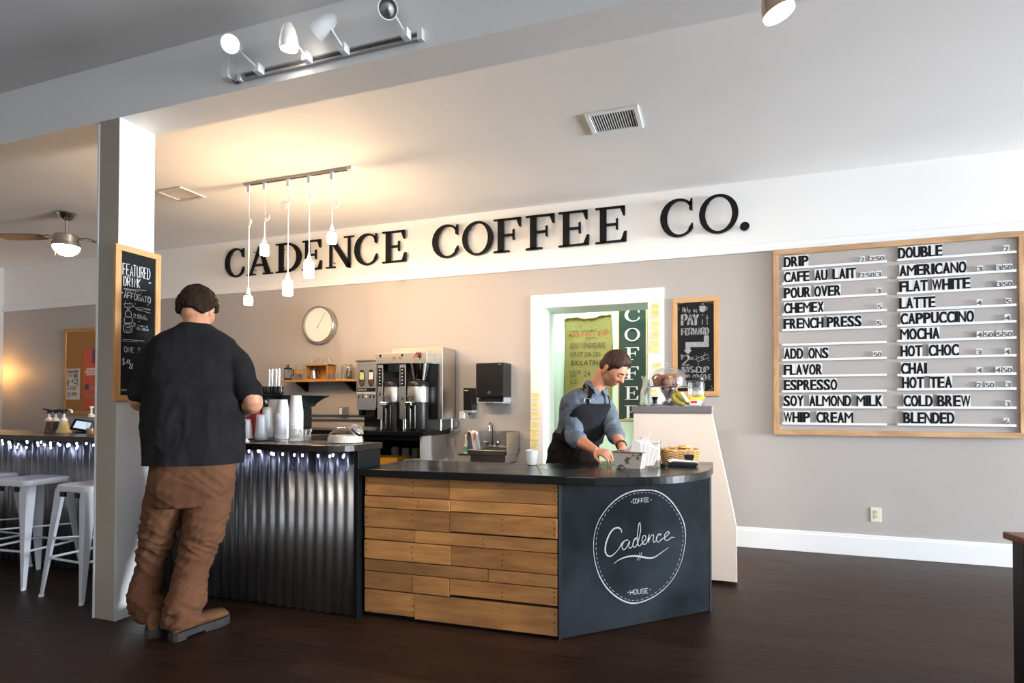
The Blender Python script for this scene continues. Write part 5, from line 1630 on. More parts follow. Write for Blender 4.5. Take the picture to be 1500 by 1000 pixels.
for pts in ([(300, 225), (294, 240), (300, 256)], [(305, 222), (316, 218), (322, 228), (312, 244), (318, 258)], [(326, 222), (336, 214), (342, 226), (330, 234), (326, 244)], [(344, 214), (352, 216), (354, 226), (342, 244), (334, 242)]):
    mb.ribbon(smoothline([so(*q) for q in pts], 4), 0.007, (0, -1, 0))
mb.build('printed_logo', mat('sack_red', (0.45, 0.08, 0.03), 0.9), sack)
mb = MB()
sgx0, sgx1 = at(904.8, 540, KY - 0.03).x, at(948, 540, KY - 0.03).x
sgz0, sgz1 = at(925, 616, KY - 0.03).z, 2.42
sg = thing('coffee_sign', 'tall dark green vertical sign lettered COFFEE on the mint wall', 'sign', ((sgx0 + sgx1) / 2, KY, sgz0))
gold = mat('gold_frame', (0.62, 0.48, 0.20), 0.4)
f = 0.014
for a, b_ in (((sgx0, sgz0), (sgx0 + f, sgz1)), ((sgx1 - f, sgz0), (sgx1, sgz1)), ((sgx0, sgz0), (sgx1, sgz0 + f)), ((sgx0, sgz1 - f), (sgx1, sgz1))):
    MB().box((a[0], KY - 0.03, a[1]), (b_[0], KY, b_[1])).build('frame_side', gold, sg)
MB().box((sgx0 + f, KY - 0.022, sgz0 + f), (sgx1 - f, KY - 0.004, sgz1 - f)).build('panel', mat('sign_green', (0.012, 0.035, 0.027), 0.6), sg)
for ch, x0, x1, y0, y1 in (('C', 475, 587, 72, 155), ('O', 475, 587, 200, 297), ('F', 480, 580, 340, 435), ('F', 480, 578, 482, 580), ('E', 476, 576, 628, 726), ('E', 476, 574, 768, 866)):
    a, b_ = at(820 + x0 / 5, 440 + y1 / 5, KY - 0.026), at(820 + x1 / 5, 440 + y0 / 5, KY - 0.026)
    h = b_.z - a.z
    if ch == 'C':
        h = 0.135
    mb = MB()
    serif(mb, ch, (a.x, KY - 0.0265, a.z), (1, 0, 0), (0, 0, 1), b_.x - a.x, h, (0, 0.004, 0))
    mb.build('sign_letter', M['wplas'], sg)

ik = random.Random(9)


def note(cx_, zt, w_, h_, label, k):
    t = thing('sticky_note', label, 'note', (cx_, WB - 0.02, zt - h_), 'notes on the door casing')
    yy = WB - 0.0205
    tl = ik.uniform(-0.003, 0.003)
    b = MB().add([(cx_ - w_ / 2 + tl, yy, zt), (cx_ + w_ / 2 + tl, yy, zt), (cx_ + w_ / 2, yy - 0.004, zt - h_ * 0.6), (cx_ - w_ / 2, yy - 0.004, zt - h_ * 0.6), (cx_ + w_ / 2, yy - 0.009, zt - h_), (cx_ - w_ / 2, yy - 0.008, zt - h_)], [(0, 1, 2, 3), (3, 2, 4, 5)])
    b.flat = True
    s = b.build('sheet', M['note'], t)
    sd = s.modifiers.new('thick', 'SOLIDIFY')
    sd.thickness = 0.0006
    mb = MB()
    for q in range(ik.choice([2, 3, 3, 4])):
        z = zt - h_ * (0.2 + 0.19 * q)
        x = cx_ - w_ * 0.32 + ik.uniform(0, 0.012)
        while x < cx_ + w_ * 0.25:
            L_ = ik.uniform(0.006, 0.014)
            yq = yy - 0.0008 - 0.009 * ((zt - z) / h_)
            mb.ribbon([V((x, yq, z)), V((x + L_ / 2, yq, z + ik.uniform(-0.003, 0.004))), V((x + L_, yq, z + ik.uniform(-0.002, 0.002)))], 0.0018, (0, -1, 0))
            x += L_ + 0.004
    mb.build('handwriting', M['ink'], t)


pos = ['topmost', 'second from the top', 'third from the top', 'fourth from the top', 'fifth from the top', 'lowest']
for k, (px_, py, w_, h_) in enumerate(((784, 575, 0.074, 0.068), (783.5, 588, 0.072, 0.075), (784.5, 602, 0.074, 0.072), (783.5, 617, 0.080, 0.088), (783, 631, 0.080, 0.085), (782.5, 645, 0.080, 0.088))):
    c = at(px_, py, WB - 0.02)
    note(c.x, c.z, w_, h_, 'yellow handwritten note on the left door casing, ' + pos[k], k)
pos = ['topmost', 'second from the top', 'third from the top', 'fourth from the top', 'fifth from the top', 'sixth from the top', 'lowest, behind the cake stand']
for k, (px_, py, w_, h_) in enumerate(((960, 444, 0.072, 0.07), (960, 455, 0.074, 0.07), (960, 470, 0.074, 0.078), (960, 485, 0.072, 0.066), (959, 498, 0.080, 0.11), (963, 531, 0.072, 0.065), (957.5, 570, 0.080, 0.05))):
    c = at(px_, py, WB - 0.02)
    note(c.x, c.z, w_, h_, 'pale yellow note on the right door casing, ' + pos[k], k)
# ============================================================ ESPRESSO MACHINE WITH CUPS
t = thing('espresso_machine', 'dark espresso machine with flared top tray behind the black-shirted person', 'coffee machine', (-3.15, 3.5, BT))
dg = mat('dark_green_enamel', (0.018, 0.028, 0.025), 0.25, noise_amt=0.3, nscale=6)
MB().box((-3.52, 3.32, BT + 0.04), (-2.90, 3.68, 1.20)).build('body', M['plastic'], t, bev=0.02)
MB().box((-3.50, 3.24, BT + 0.002), (-2.92, 3.68, BT + 0.05)).build('drip_base', M['nickel'], t, bev=0.006)
rings = []
for z, e in ((1.19, 0.0), (1.215, 0.012), (1.25, 0.05), (1.268, 0.085), (1.272, 0.085), (1.262, 0.03)):
    x0, x1, y0, y1 = -3.50 - e, -2.90 + e * 1.6, 3.30 - e, 3.70
    rings.append([V((x0, y0, z)), V(((x0 + x1) / 2, y0 - 0.008 * (e > 0), z + 0.01 * (e > 0.03))), V((x1, y0, z)), V((x1, (y0 + y1) / 2, z)), V((x1, y1, z)), V(((x0 + x1) / 2, y1, z)), V((x0, y1, z)), V((x0, (y0 + y1) / 2, z))])
MB().rings(rings).build('top_tray', dg, t)
for x in (-3.35, -3.08):
    MB().tube([(x, 3.30, 1.12), (x, 3.25, 1.12)], 0.028, 14).tube([(x, 3.25, 1.10), (x, 3.10, 1.08)], 0.010, 10).build('portafilter', M['nickel'], t, True)
for k, (px_, Y) in enumerate(((388, 3.34), (398, 3.34), (409, 3.34), (380, 3.46), (372, 3.36))):
    x = at(px_, 560, Y).x
    z = 1.272
    o = MB().lathe([(0.022, z + 0.002), (0.033, z + 0.012), (0.037, z + 0.062), (0.034, z + 0.062), (0.030, z + 0.014), (0.001, z + 0.010)], (x, Y, 0), 22, cap=False).build('coffee_cup', mat('glossy_black_cup', (0.006, 0.007, 0.010), 0.08, coat=1), None, True, origin=(x, Y, z))
    tag(o, 'glossy black cup on the espresso machine, ' + ['third', 'second', 'first', 'rear', 'nearest the arm'][k] + (' from the right' if k < 3 else ''), 'cup', 'black cups on the espresso machine')
    MB().tube([(x + 0.034, Y - 0.01, z + 0.05), (x + 0.052, Y - 0.02, z + 0.045), (x + 0.050, Y - 0.02, z + 0.025), (x + 0.033, Y - 0.01, z + 0.018)], 0.004, 6).build('handle', MATS['glossy_black_cup'], o, True)

for k, px_ in enumerate((397, 407)):
    x = at(px_, 560, 3.52).x
    tumbler(x, 3.52, 1.272, 0.028, 0.20, ['tall clear glass left of the other on the espresso machine', 'tall clear glass on the espresso machine nearest the french press'][k], 'tall glasses on the espresso machine')

# ============================================================ THINGS ON THE BAR TOP
tr = thing('serving_tray', 'black oblong tray under the clear plastic cups on the bar', 'tray', (-2.83, 2.9, BT))
tx0, tx1, ty0, ty1 = -3.02, -2.66, 2.76, 3.02
r0 = [V(p) for p in ((tx0 + 0.02, ty0 + 0.02, BT + 0.001), (tx1 - 0.02, ty0 + 0.02, BT + 0.001), (tx1 - 0.02, ty1 - 0.02, BT + 0.001), (tx0 + 0.02, ty1 - 0.02, BT + 0.001))]
r1 = [V(p) for p in ((tx0, ty0, BT + 0.016), (tx1, ty0, BT + 0.016), (tx1, ty1, BT + 0.016), (tx0, ty1, BT + 0.016))]
r2 = [p + V((0, 0, 0.002)) for p in r1]
r3 = [V(p) for p in ((tx0 + 0.022, ty0 + 0.022, BT + 0.004), (tx1 - 0.022, ty0 + 0.022, BT + 0.004), (tx1 - 0.022, ty1 - 0.022, BT + 0.004), (tx0 + 0.022, ty1 - 0.022, BT + 0.004))]
MB().rings([r0, r1, r2, r3]).build('dish', M['plastic'], tr)


NTH = 'first second third fourth fifth sixth seventh eighth ninth tenth eleventh twelfth thirteenth fourteenth fifteenth sixteenth seventeenth eighteenth nineteenth twentieth'.split()


def cupstack(name, x, y, z, rb_, rt, ch, step, n, m_, lab, group, rim=True):
    "inverted nested cups, each one an object"
    first = None
    for k in range(n):
        zz = z + k * step
        if first is None:
            b_ = MB().lathe([(rb_ + 0.002, zz), (rb_ + 0.0025, zz + 0.004), (rb_, zz + 0.006), (rt, zz + ch - 0.002), (rt - 0.003, zz + ch), (0.001, zz + ch - 0.001)], (x, y, 0), 22, cap=False)
            first = b_.build(name, m_, None, True, origin=(x, y, zz))
            o = first
        else:
            o = first.copy()
            C.objects.link(o)
            o.location.z = zz
            o.location.x = x + random.uniform(-0.0007, 0.0007)
        tag(o, lab + ', ' + NTH[k] + ' from the bottom', 'cup', group)


c1, c2, c3 = at(399.5, 640, 3.09), at(414.5, 640, 3.09), at(431, 645, 2.97)
cupstack('paper_cup', c1.x, 3.10, BT + 0.001, 0.041, 0.030, 0.095, 0.0095, 18, M['paperc'], 'white paper cup in the leftmost of three tall upturned stacks', 'paper cups in the left white stack')
cupstack('paper_cup', c2.x, 3.085, BT + 0.001, 0.041, 0.030, 0.095, 0.0095, 18, M['paperc'], 'white paper cup in the middle of three tall upturned stacks', 'paper cups in the middle white stack')
cupstack('paper_cup', c3.x, 2.985, BT + 0.001, 0.042, 0.031, 0.10, 0.0095, 20, M['paperc'], 'white paper cup in the tallest, rightmost upturned stack', 'paper cups in the right white stack')
for k, (px_, Y, n, r, h, lab) in enumerate(((382.5, 2.85, 4, 0.037, 0.125, 'clear plastic cup in the front left upturned stack on the tray'), (391, 2.945, 8, 0.037, 0.125, 'clear plastic cup in the tallest clear upturned stack on the tray'), (411, 2.88, 5, 0.036, 0.120, 'clear plastic cup in the right upturned stack on the tray'))):
    x = at(px_, 640, Y).x
    cupstack('plastic_cup', x, Y, BT + 0.006, r, r * 0.72, h, 0.011, n, M['cupp'], lab, 'clear cups in stack %s on the tray' % 'abc'[k])
x = at(357, 640, 2.80).x
cupstack('plastic_cup', x, 2.82, BT + 0.006 - 0.004, 0.040, 0.026, 0.12, 0.012, 2, M['cupp'], 'wide clear plastic cup upturned beside the elbow of the black-shirted person', 'clear cups beside the elbow')
x = at(367, 640, 3.12).x
t = thing('canister', 'dark red canister behind the clear plastic cups', 'canister', (x, 3.14, BT))
MB().lathe([(0.045, BT + 0.001), (0.047, BT + 0.01), (0.047, BT + 0.18), (0.044, BT + 0.185)], (x, 3.14, 0), 28).build('body', M['red'], t, True)
MB().lathe([(0.049, BT + 0.183), (0.049, BT + 0.205), (0.02, BT + 0.215), (0.008, BT + 0.228)], (x, 3.14, 0), 28).build('lid', mat('dark_lid', (0.03, 0.012, 0.012), 0.4), t, True)
for k, (px_, Y, lab) in enumerate(((433, 2.90, 'white domed cup lid at the foot of the tallest cup stack'), (354, 2.735, 'white domed cup lid beside the person\'s hip on the bar'))):
    x = at(px_, 643, Y).x
    o = MB().lathe([(0.044, BT + 0.001), (0.045, BT + 0.004), (0.040, BT + 0.008), (0.030, BT + 0.020), (0.014, BT + 0.024), (0.001, BT + 0.024)], (x, Y, 0), 24, cap=False).build('cup_lid', M['wplas'], None, True, origin=(x, Y, BT))
    tag(o, lab, 'lid')
x, Y = at(448, 642, 2.95).x, 2.95
t = thing('utensil_cup', 'small clear cup of white plastic spoons right of the paper cups', 'utensil cup', (x, Y, BT))
MB().lathe([(0.028, BT + 0.002), (0.034, BT + 0.038), (0.034, BT + 0.04)], (x, Y, 0), 20, cap=False).build('cup', M['cupp'], t, True)
ru = random.Random(3)
for k in range(6):
    a = k * 1.05
    bx, by = x + 0.012 * math.cos(a), Y + 0.012 * math.sin(a)
    tx, ty2 = x + 0.034 * math.cos(a), Y + 0.03 * math.sin(a)
    zt = BT + 0.062 + ru.uniform(0, 0.018)
    MB().tube([(bx, by, BT + 0.005), (tx, ty2, zt - 0.012), (tx + 0.004 * math.cos(a), ty2, zt)], [0.002, 0.003, 0.006], 6).build('spoon', M['wplas'], t, True)
# tilted glass dome with a chrome knob
x, Y = at(508, 640, 2.90).x, 2.90
t = thing('glass_jar_dome', 'clear glass dome jar with chrome lid tilted over at the bar end', 'jar', (x, Y, BT))
ax = V((0.80, 0.15, 0.52)).normalized()
R = ax.to_track_quat('Z', 'Y').to_matrix()
bc_ = V((x - 0.01, Y, BT + 0.012))
prof = []
for q in range(15):
    a = PI * (0.08 + 0.74 * q / 14)
    prof.append((0.088 * math.sin(a), -0.088 * math.cos(a)))
half = MB()
cc = V((x - 0.008, Y, BT + 0.004))
half.lathe([(0.108, 0.0), (0.106, 0.02), (0.095, 0.052), (0.072, 0.078), (0.04, 0.092), (0.001, 0.096)], cc, 36, cap=False)
half.build('glass_dome', glass('dome_glass', (0.92, 0.92, 0.90), 0.12, 0.08), t, True)
MB().lathe([(0.098, 0.0), (0.096, 0.024), (0.09, 0.040), (0.001, 0.042)], cc, 32, cap=False).build('white_liner', mat('frosted_liner', (0.72, 0.62, 0.55), 0.6), t, True)
kn = cc + V((0.075, 0.0, 0.070))
MB().lathe([(0.040, -0.012), (0.043, -0.006), (0.043, 0.012), (0.036, 0.018), (0.012, 0.022), (0.012, 0.030), (0.001, 0.031)], kn, 30, R=V((0.72, 0.0, 0.69)).to_track_quat('Z', 'Y').to_matrix()).build('chrome_lid', M['chrome'], t, True)

# --- syrup pump bottles at the left end
for k, (x, r, col, lab, dirx, hcol) in enumerate(((-5.035, 0.037, (0.16, 0.035, 0.006), 'amber syrup pump bottle, leftmost on the left bar', -1, 0), (-4.957, 0.037, (0.018, 0.012, 0.010), 'dark chocolate sauce pump bottle between the amber and the cream ones', 1, 0),
                                                  (-4.862, 0.052, (0.62, 0.50, 0.22), 'cream-coloured sauce pump bottle with white spout pointing right', 1, 1))):
    y = 3.16
    t = thing('syrup_bottle', lab, 'bottle', (x, y, BT), 'sauce pump bottles on the bar')
    m_ = mat('sauce_%d' % k, col, 0.2, coat=0.4)
    MB().lathe([(r, BT + 0.001), (r * 0.98, BT + 0.012), (r * 0.70, BT + 0.045), (r * 0.52, BT + 0.085), (r * 0.5, BT + 0.092)], (x, y, 0), 26).build('bottle', m_, t, True)
    MB().lathe([(0.026, BT + 0.090), (0.026, BT + 0.104), (0.016, BT + 0.116), (0.0095, BT + 0.122), (0.0085, BT + 0.155)], (x, y, 0), 20).build('pump_collar', M['wplas'], t, True)
    MB().lathe([(0.013, BT + 0.150), (0.014, BT + 0.178), (0.010, BT + 0.182)], (x, y, 0), 16).build('pump_head', mat('navy_plastic', (0.012, 0.012, 0.05), 0.35), t, True)
    if k == 0:
        MB().tube([(x + 0.01, y, BT + 0.176), (x - 0.03, y, BT + 0.182), (x - 0.065, y - 0.01, BT + 0.187)], [0.009, 0.007, 0.004], 8).build('nozzle', MATS['navy_plastic'], t, True)
    elif k == 1:
        MB().tube([(x - 0.06, y - 0.01, BT + 0.172), (x + 0.06, y, BT + 0.176)], [0.008, 0.010], 8).tube([(x + 0.055, y, BT + 0.172), (x + 0.062, y, BT + 0.158)], 0.006, 8).build('nozzle', MATS['navy_plastic'], t, True)
    else:
        MB().tube([(x - 0.02, y, BT + 0.176), (x + 0.058, y, BT + 0.180)], 0.009, 8).build('nozzle', MATS['navy_plastic'], t, True)
        MB().tube([(x + 0.055, y, BT + 0.180), (x + 0.092, y - 0.01, BT + 0.179), (x + 0.102, y - 0.01, BT + 0.174), (x + 0.104, y - 0.01, BT + 0.158)], 0.0085, 8).build('spout_tip', M['wplas'], t, True)
t = thing('tablet', 'small dark tablet stand with lit screen beside the cream sauce bottle', 'tablet', (-4.66, 3.2, BT))
RT = Matrix.Rotation(math.radians(-28), 3, 'X')
MB().box((-4.76, 3.17, BT + 0.012), (-4.58, 3.19, BT + 0.102), R=RT @ Matrix.Rotation(0.3, 3, 'Z')).build('case', M['plastic'], t, bev=0.003)
MB().box((-4.735, 3.166, BT + 0.026), (-4.61, 3.1705, BT + 0.086), R=RT @ Matrix.Rotation(0.3, 3, 'Z'), c=(-4.67, 3.18, BT + 0.051)).build('screen', mat('lit_screen', (0.2, 0.25, 0.3), 0.3, emit=(0.5, 0.65, 0.75), estr=0.9), t)
MB().box((-4.77, 3.18, BT + 0.001), (-4.56, 3.27, BT + 0.012)).build('stand_foot', M['plastic'], t, bev=0.003)
t = thing('dispenser_bottle', 'clear pump bottle of amber liquid touching the post edge on the bar', 'bottle', (-4.27, 3.0, BT))
x, y = at(133.5, 625, 3.0).x, 3.0
t.location = (x, y, BT)
MB().lathe([(0.030, BT + 0.001), (0.031, BT + 0.01), (0.030, BT + 0.10), (0.020, BT + 0.125), (0.018, BT + 0.135)], (x, y, 0), 24, cap=False).build('bottle', M['glass'], t, True)
MB().lathe([(0.028, BT + 0.003), (0.029, BT + 0.05), (0.001, BT + 0.051)], (x, y, 0), 24).build('liquid', mat('amber_liquid', (0.45, 0.20, 0.04), 0.2), t, True)
MB().lathe([(0.020, BT + 0.130), (0.020, BT + 0.148), (0.008, BT + 0.155), (0.006, BT + 0.195), (0.014, BT + 0.198), (0.014, BT + 0.21)], (x, y, 0), 20).build('pump', M['wplas'], t, True)

# ============================================================ STOOLS
def make_stool():
    t = thing('bar_stool', 'white metal stool', 'stool', (0, 0, 0), 'white metal bar stools at the bar')
    h = 0.70
    s = 0.155

    def rr(sx, z, r=0.045, n=5):
        pts = []
        for cx_, cy_, a0 in ((sx - r, sx - r, 0), (-(sx - r), sx - r, 90), (-(sx - r), -(sx - r), 180), (sx - r, -(sx - r), 270)):
            for k in range(n + 1):
                a = math.radians(a0 + 90 * k / n)
                pts.append(V((cx_ + r * math.cos(a), cy_ + r * math.sin(a), z)))
        return pts
    MB().rings([rr(s * 1.04, h - 0.038), rr(s * 1.04, h - 0.030), rr(s * 1.01, h - 0.006), rr(s * 0.95, h), rr(s * 0.80, h - 0.002), rr(s * 0.30, h - 0.006, 0.02)]).build('seat', M['stool'], t, True)
    for ax_, ay in ((1, 1), (-1, 1), (-1, -1), (1, -1)):
        # folded sheet leg: L section tapering to the foot
        top_c, bot = V((ax_ * s * 0.99, ay * s * 0.99, h - 0.03)), V((ax_ * 0.205, ay * 0.205, 0.012))
        rings = []
        for k in range(7):
            f = k / 6
            c = top_c.lerp(bot, f)
            w_ = 0.066 * (1 - f) + 0.022 * f
            th = 0.004
            ix, iy = -ax_, -ay
            rings.append([c, c + V((ix * w_, 0, 0)), c + V((ix * w_, iy * th, 0)), c + V((ix * th, iy * th, 0)), c + V((ix * th, iy * w_, 0)), c + V((0, iy * w_, 0))])
        b = MB().rings(rings)
        lg = b.build('leg', M['stool'], t, bev=0.0015)
        MB().lathe([(0.014, 0.0), (0.015, 0.004), (0.013, 0.018)], (ax_ * 0.198, ay * 0.198, 0), 12).build('foot_cap', M['wplas'], lg, True)
    zf = 0.24
    q = 0.175
    for a, b_ in (((-q, -q), (q, -q)), ((q, -q), (q, q)), ((q, q), (-q, q)), ((-q, q), (-q, -q))):
        MB().tube([(a[0], a[1], zf), (b_[0], b_[1], zf)], 0.008, 8).build('foot_rail', M['stool'], t, True)
    MB().box((-0.10, -s - 0.002, h - 0.075), (-0.05, -s + 0.01, h - 0.045)).box((0.05, -s - 0.002, h - 0.075), (0.10, -s + 0.01, h - 0.045)).build('bumper', M['plastic'], t)
    MB().tube([(-q + 0.02, -q + 0.02, 0.36), (q - 0.02, q - 0.02, 0.36)], 0.006, 8).tube([(-q + 0.02, q - 0.02, 0.36), (q - 0.02, -q + 0.02, 0.36)], 0.006, 8).build('cross_brace', M['stool'], t, True)
    return t


st = make_stool()
st.location = (-4.445, 2.69, 0)
st.rotation_euler = (0, 0, 0.10)
st['label'] = 'white metal bar stool standing fully in view left of the post'
dup(st, (-5.00, 2.70, 0), 0.02, 'white metal bar stool cut off by the left edge of the photo')
dup(st, (-3.775, 2.655, 0), -0.06, 'white metal bar stool half hidden by the post')

# ============================================================ TABLE AT THE RIGHT EDGE
t = thing('dining_table', 'dark-legged table with reddish wooden top cut off at the right edge', 'table', (1.4, 2.2, 0))
uu = V((0.985, 0.17, 0))
vv = V((0.17, -0.985, 0))
ca = V((0.977, 2.565, 0))
redw = wood('reddish_table_top', (0.20, 0.065, 0.03), (0.12, 0.035, 0.018), 0.3, 'X', 3, per=False, knots=False)
MB().prism([(0, 0), (0.76, 0), (0.76, 0.76), (0, 0.76)], ca + V((0, 0, 0.725)), uu, vv, (0, 0, 0.025)).build('table_top', redw, t, bev=0.004)
esp = mat('espresso_paint', (0.012, 0.010, 0.010), 0.4)
for a, b_ in ((0.02, 0.02), (0.68, 0.02), (0.68, 0.68), (0.02, 0.68)):
    MB().prism([(a, b_), (a + 0.058, b_), (a + 0.058, b_ + 0.058), (a, b_ + 0.058)], ca, uu, vv, (0, 0, 0.726)).build('leg', esp, t, bev=0.002)
for a, b_, c_, d_ in ((0.06, 0.03, 0.70, 0.05), (0.06, 0.71, 0.70, 0.73), (0.03, 0.06, 0.05, 0.70), (0.71, 0.06, 0.73, 0.70)):
    MB().prism([(a, b_), (c_, b_), (c_, d_), (a, d_)], ca + V((0, 0, 0.65)), uu, vv, (0, 0, 0.075)).build('apron_rail', esp, t)

# ============================================================ THINGS ON THE LOW COUNTER
z = LT0
x, y = at(779.5, 675, 3.33).x, 3.33
t = MB().lathe([(0.026, z + 0.001), (0.029, z + 0.004), (0.036, z + 0.045), (0.0405, z + 0.088), (0.0385, z + 0.089), (0.034, z + 0.045), (0.026, z + 0.008), (0.001, z + 0.007)], (x, y, 0), 32, cap=False).build('coffee_cup', M['porcelain'], None, True, origin=(x, y, z))
tag(t, 'small white handleless cup alone on the black counter', 'cup')
# weathered tin planter box
bx = thing('tip_box', 'weathered white metal box with flared sides holding napkins', 'box', (-0.45, 3.33, z))
c0 = V((-0.455, 3.345, 0))
ub = V((0.98, -0.20, 0)).normalized()
vb = V((0.20, 0.98, 0)).normalized()


def bxr(hw, hd, zz):
    return [c0 + ub * (sx * hw) + vb * (sy_ * hd) + V((0, 0, zz)) for sx, sy_ in ((-1, -1), (1, -1), (1, 1), (-1, 1))]


peel = mat('peeling_tin', (0.42, 0.38, 0.36), 0.6, bump=0.1)
nt = peel.node_tree
n_ = nt.nodes.new('ShaderNodeTexNoise')
n_.inputs['Scale'].default_value = 22
n_.inputs['Detail'].default_value = 7
tcn = nt.nodes.new('ShaderNodeTexCoord')
nt.links.new(tcn.outputs['Object'], n_.inputs['Vector'])
cr = nt.nodes.new('ShaderNodeValToRGB')
cr.color_ramp.elements[0].position = 0.40
cr.color_ramp.elements[0].color = (0.10, 0.085, 0.075, 1)
cr.color_ramp.elements[1].position = 0.43
cr.color_ramp.elements[1].color = (0.42, 0.385, 0.37, 1)
nt.links.new(n_.outputs[0], cr.inputs[0])
nt.links.new(cr.outputs[0], nt.nodes['Principled BSDF'].inputs['Base Color'])
MB().rings([bxr(0.070, 0.042, z + 0.001), bxr(0.090, 0.056, z + 0.096), bxr(0.087, 0.053, z + 0.096), bxr(0.068, 0.040, z + 0.006)]).build('box_shell', peel, bx)
MB().rings([bxr(0.0915, 0.0575, z + 0.090), bxr(0.0915, 0.0575, z + 0.097), bxr(0.086, 0.052, z + 0.097), bxr(0.086, 0.052, z + 0.090)], closed=True).build('rolled_rim', mat('rust_rim', (0.16, 0.12, 0.10), 0.6), bx)
# napkins standing fan-wise out of the box
for k in range(5):
    dx = 0.045 + k * 0.012
    p0 = c0 + ub * dx + vb * (-0.035 + 0.014 * k)
    w_ = 0.055
    zb = z + 0.02
    vs = [p0 + ub * (-w_ * (0.3 if k else 0.9)) + V((0, 0, zb)), p0 + ub * w_ * 0.6 + V((0, 0, zb)), p0 + ub * (w_ * 0.5 + 0.01 * k) + V((0, 0, zb + 0.13 - 0.012 * k)), p0 + ub * (-w_ * 0.35) + V((0, 0, zb + 0.145 + 0.004 * k))]
    o = MB().add(vs + [q + vb * 0.003 for q in vs], [(0, 1, 2, 3), (7, 6, 5, 4), (0, 4, 5, 1), (1, 5, 6, 2), (2, 6, 7, 3), (3, 7, 4, 0)]).build('napkin', M['paper'], None, origin=p0 + V((0, 0, zb)))
    tag(o, 'white paper napkin standing in the weathered metal box, ' + NTH[k] + ' from the front', 'napkin', 'napkins in the metal box')
sg_ = thing('tip_card', 'pale grey card leaning inside the weathered metal box', 'card', c0 + V((0, 0, z + 0.06)))
pts = [c0 + ub * -0.035 + vb * 0.02 + V((0, 0, z + 0.03)), c0 + ub * 0.065 + vb * 0.02 + V((0, 0, z + 0.03)), c0 + ub * 0.06 + vb * 0.045 + V((0, 0, z + 0.175)), c0 + ub * 0.048 + vb * 0.045 + V((0, 0, z + 0.178)), c0 + ub * -0.045 + vb * 0.03 + V((0, 0, z + 0.098))]
MB().add(pts + [q + vb * 0.002 for q in pts], [(0, 1, 2, 3, 4), (9, 8, 7, 6, 5)] + [(i, (i + 1) % 5, (i + 1) % 5 + 5, i + 5) for i in range(5)]).build('card', mat('grey_card', (0.46, 0.44, 0.45), 0.7), sg_)
pts2 = [c0 + ub * 0.075 + V((0, 0, z + 0.12)), c0 + ub * 0.085 + V((0, 0, z + 0.12)), c0 + ub * 0.115 + vb * 0.01 + V((0, 0, z + 0.215)), c0 + ub * 0.10 + vb * 0.01 + V((0, 0, z + 0.205))]
o = MB().add(pts2 + [q + vb * 0.002 for q in pts2], [(0, 1, 2, 3), (7, 6, 5, 4), (0, 4, 5, 1), (1, 5, 6, 2), (2, 6, 7, 3), (3, 7, 4, 0)]).build('napkin', M['paper'], None, origin=pts2[0])
tag(o, 'white napkin corner sticking up highest behind the metal box', 'napkin')
# glass jar with things in it
x, y = at(958.5, 684, 3.42).x, 3.42
t = thing('glass_jar', 'tall clear glass tumbler between the metal box and the basket', 'jar', (x, y, z))
MB().lathe([(0.034, z + 0.002), (0.037, z + 0.008), (0.037, z + 0.13), (0.035, z + 0.138), (0.038, z + 0.142), (0.038, z + 0.156), (0.0365, z + 0.156)], (x, y, 0), 32, cap=False).build('glass', glass('jar_glass', (0.93, 0.96, 0.96), 0.30, 0.03), t, True)
mb = MB()
rj = random.Random(14)
for k in range(12):
    a = rj.uniform(0, 6.28)
    mb.lathe([(0.0001, 0), (0.008, 0), (0.008, 0.002), (0.0001, 0.002)], (x + 0.022 * math.cos(a), y + 0.022 * math.sin(a), z + 0.008 + 0.002 * k), 10)
mb.build('coins', M['nickel'], t)
MB().lathe([(0.031, z + 0.045), (0.031, z + 0.10)], (x, y, 0), 10, cap=False).build('folded_note', mat('pale_green_paper', (0.45, 0.50, 0.38), 0.8), t)
# wicker basket
bk = thing('wicker_basket', 'small oblong wicker basket of yellow packets on the counter end', 'basket', (-0.21, 3.72, z))
wk = mat('wicker', (0.58, 0.35, 0.14), 0.7, noise_amt=0.3, nscale=60)
cbk = V((-0.205, 3.715, 0))
ubk, vbk = V((0.96, 0.28, 0)).normalized(), V((-0.28, 0.96, 0)).normalized()


def ring_rr(hw, hd, zz, n=40, p=4.0):
    out = []
    for k in range(n):
        a = 2 * PI * k / n
        c_, s_ = math.cos(a), math.sin(a)
        r_ = (abs(c_) ** p + abs(s_) ** p) ** (-1 / p)
        out.append(cbk + ubk * (c_ * r_ * hw) + vbk * (s_ * r_ * hd) + V((0, 0, zz)))
    return out


MB().rings([ring_rr(0.098, 0.06, z + 0.002), ring_rr(0.112, 0.074, z + 0.082), ring_rr(0.108, 0.070, z + 0.082), ring_rr(0.094, 0.056, z + 0.008)]).build('inner_shell', mat('wicker_dark', (0.20, 0.10, 0.035), 0.8), bk)
for k in range(11):
    f = (k + 0.5) / 11
    hw, hd = 0.099 + 0.013 * f, 0.061 + 0.013 * f
    ring = ring_rr(hw, hd, z + 0.004 + 0.078 * f, 56)
    pts = []
    for i, p in enumerate(ring):
        out_ = (p - cbk)
        out_.z = 0
        out_.normalize()
        pts.append(p + out_ * (0.0045 if (i // 2 + k) % 2 else -0.002))
    MB().tube(pts, 0.0036, 5, closed=True).build('woven_strand', wk, bk, True)
MB().tube(ring_rr(0.113, 0.075, z + 0.086, 48), 0.0062, 8, closed=True).build('rim', wk, bk, True)
pk = random.Random(6)
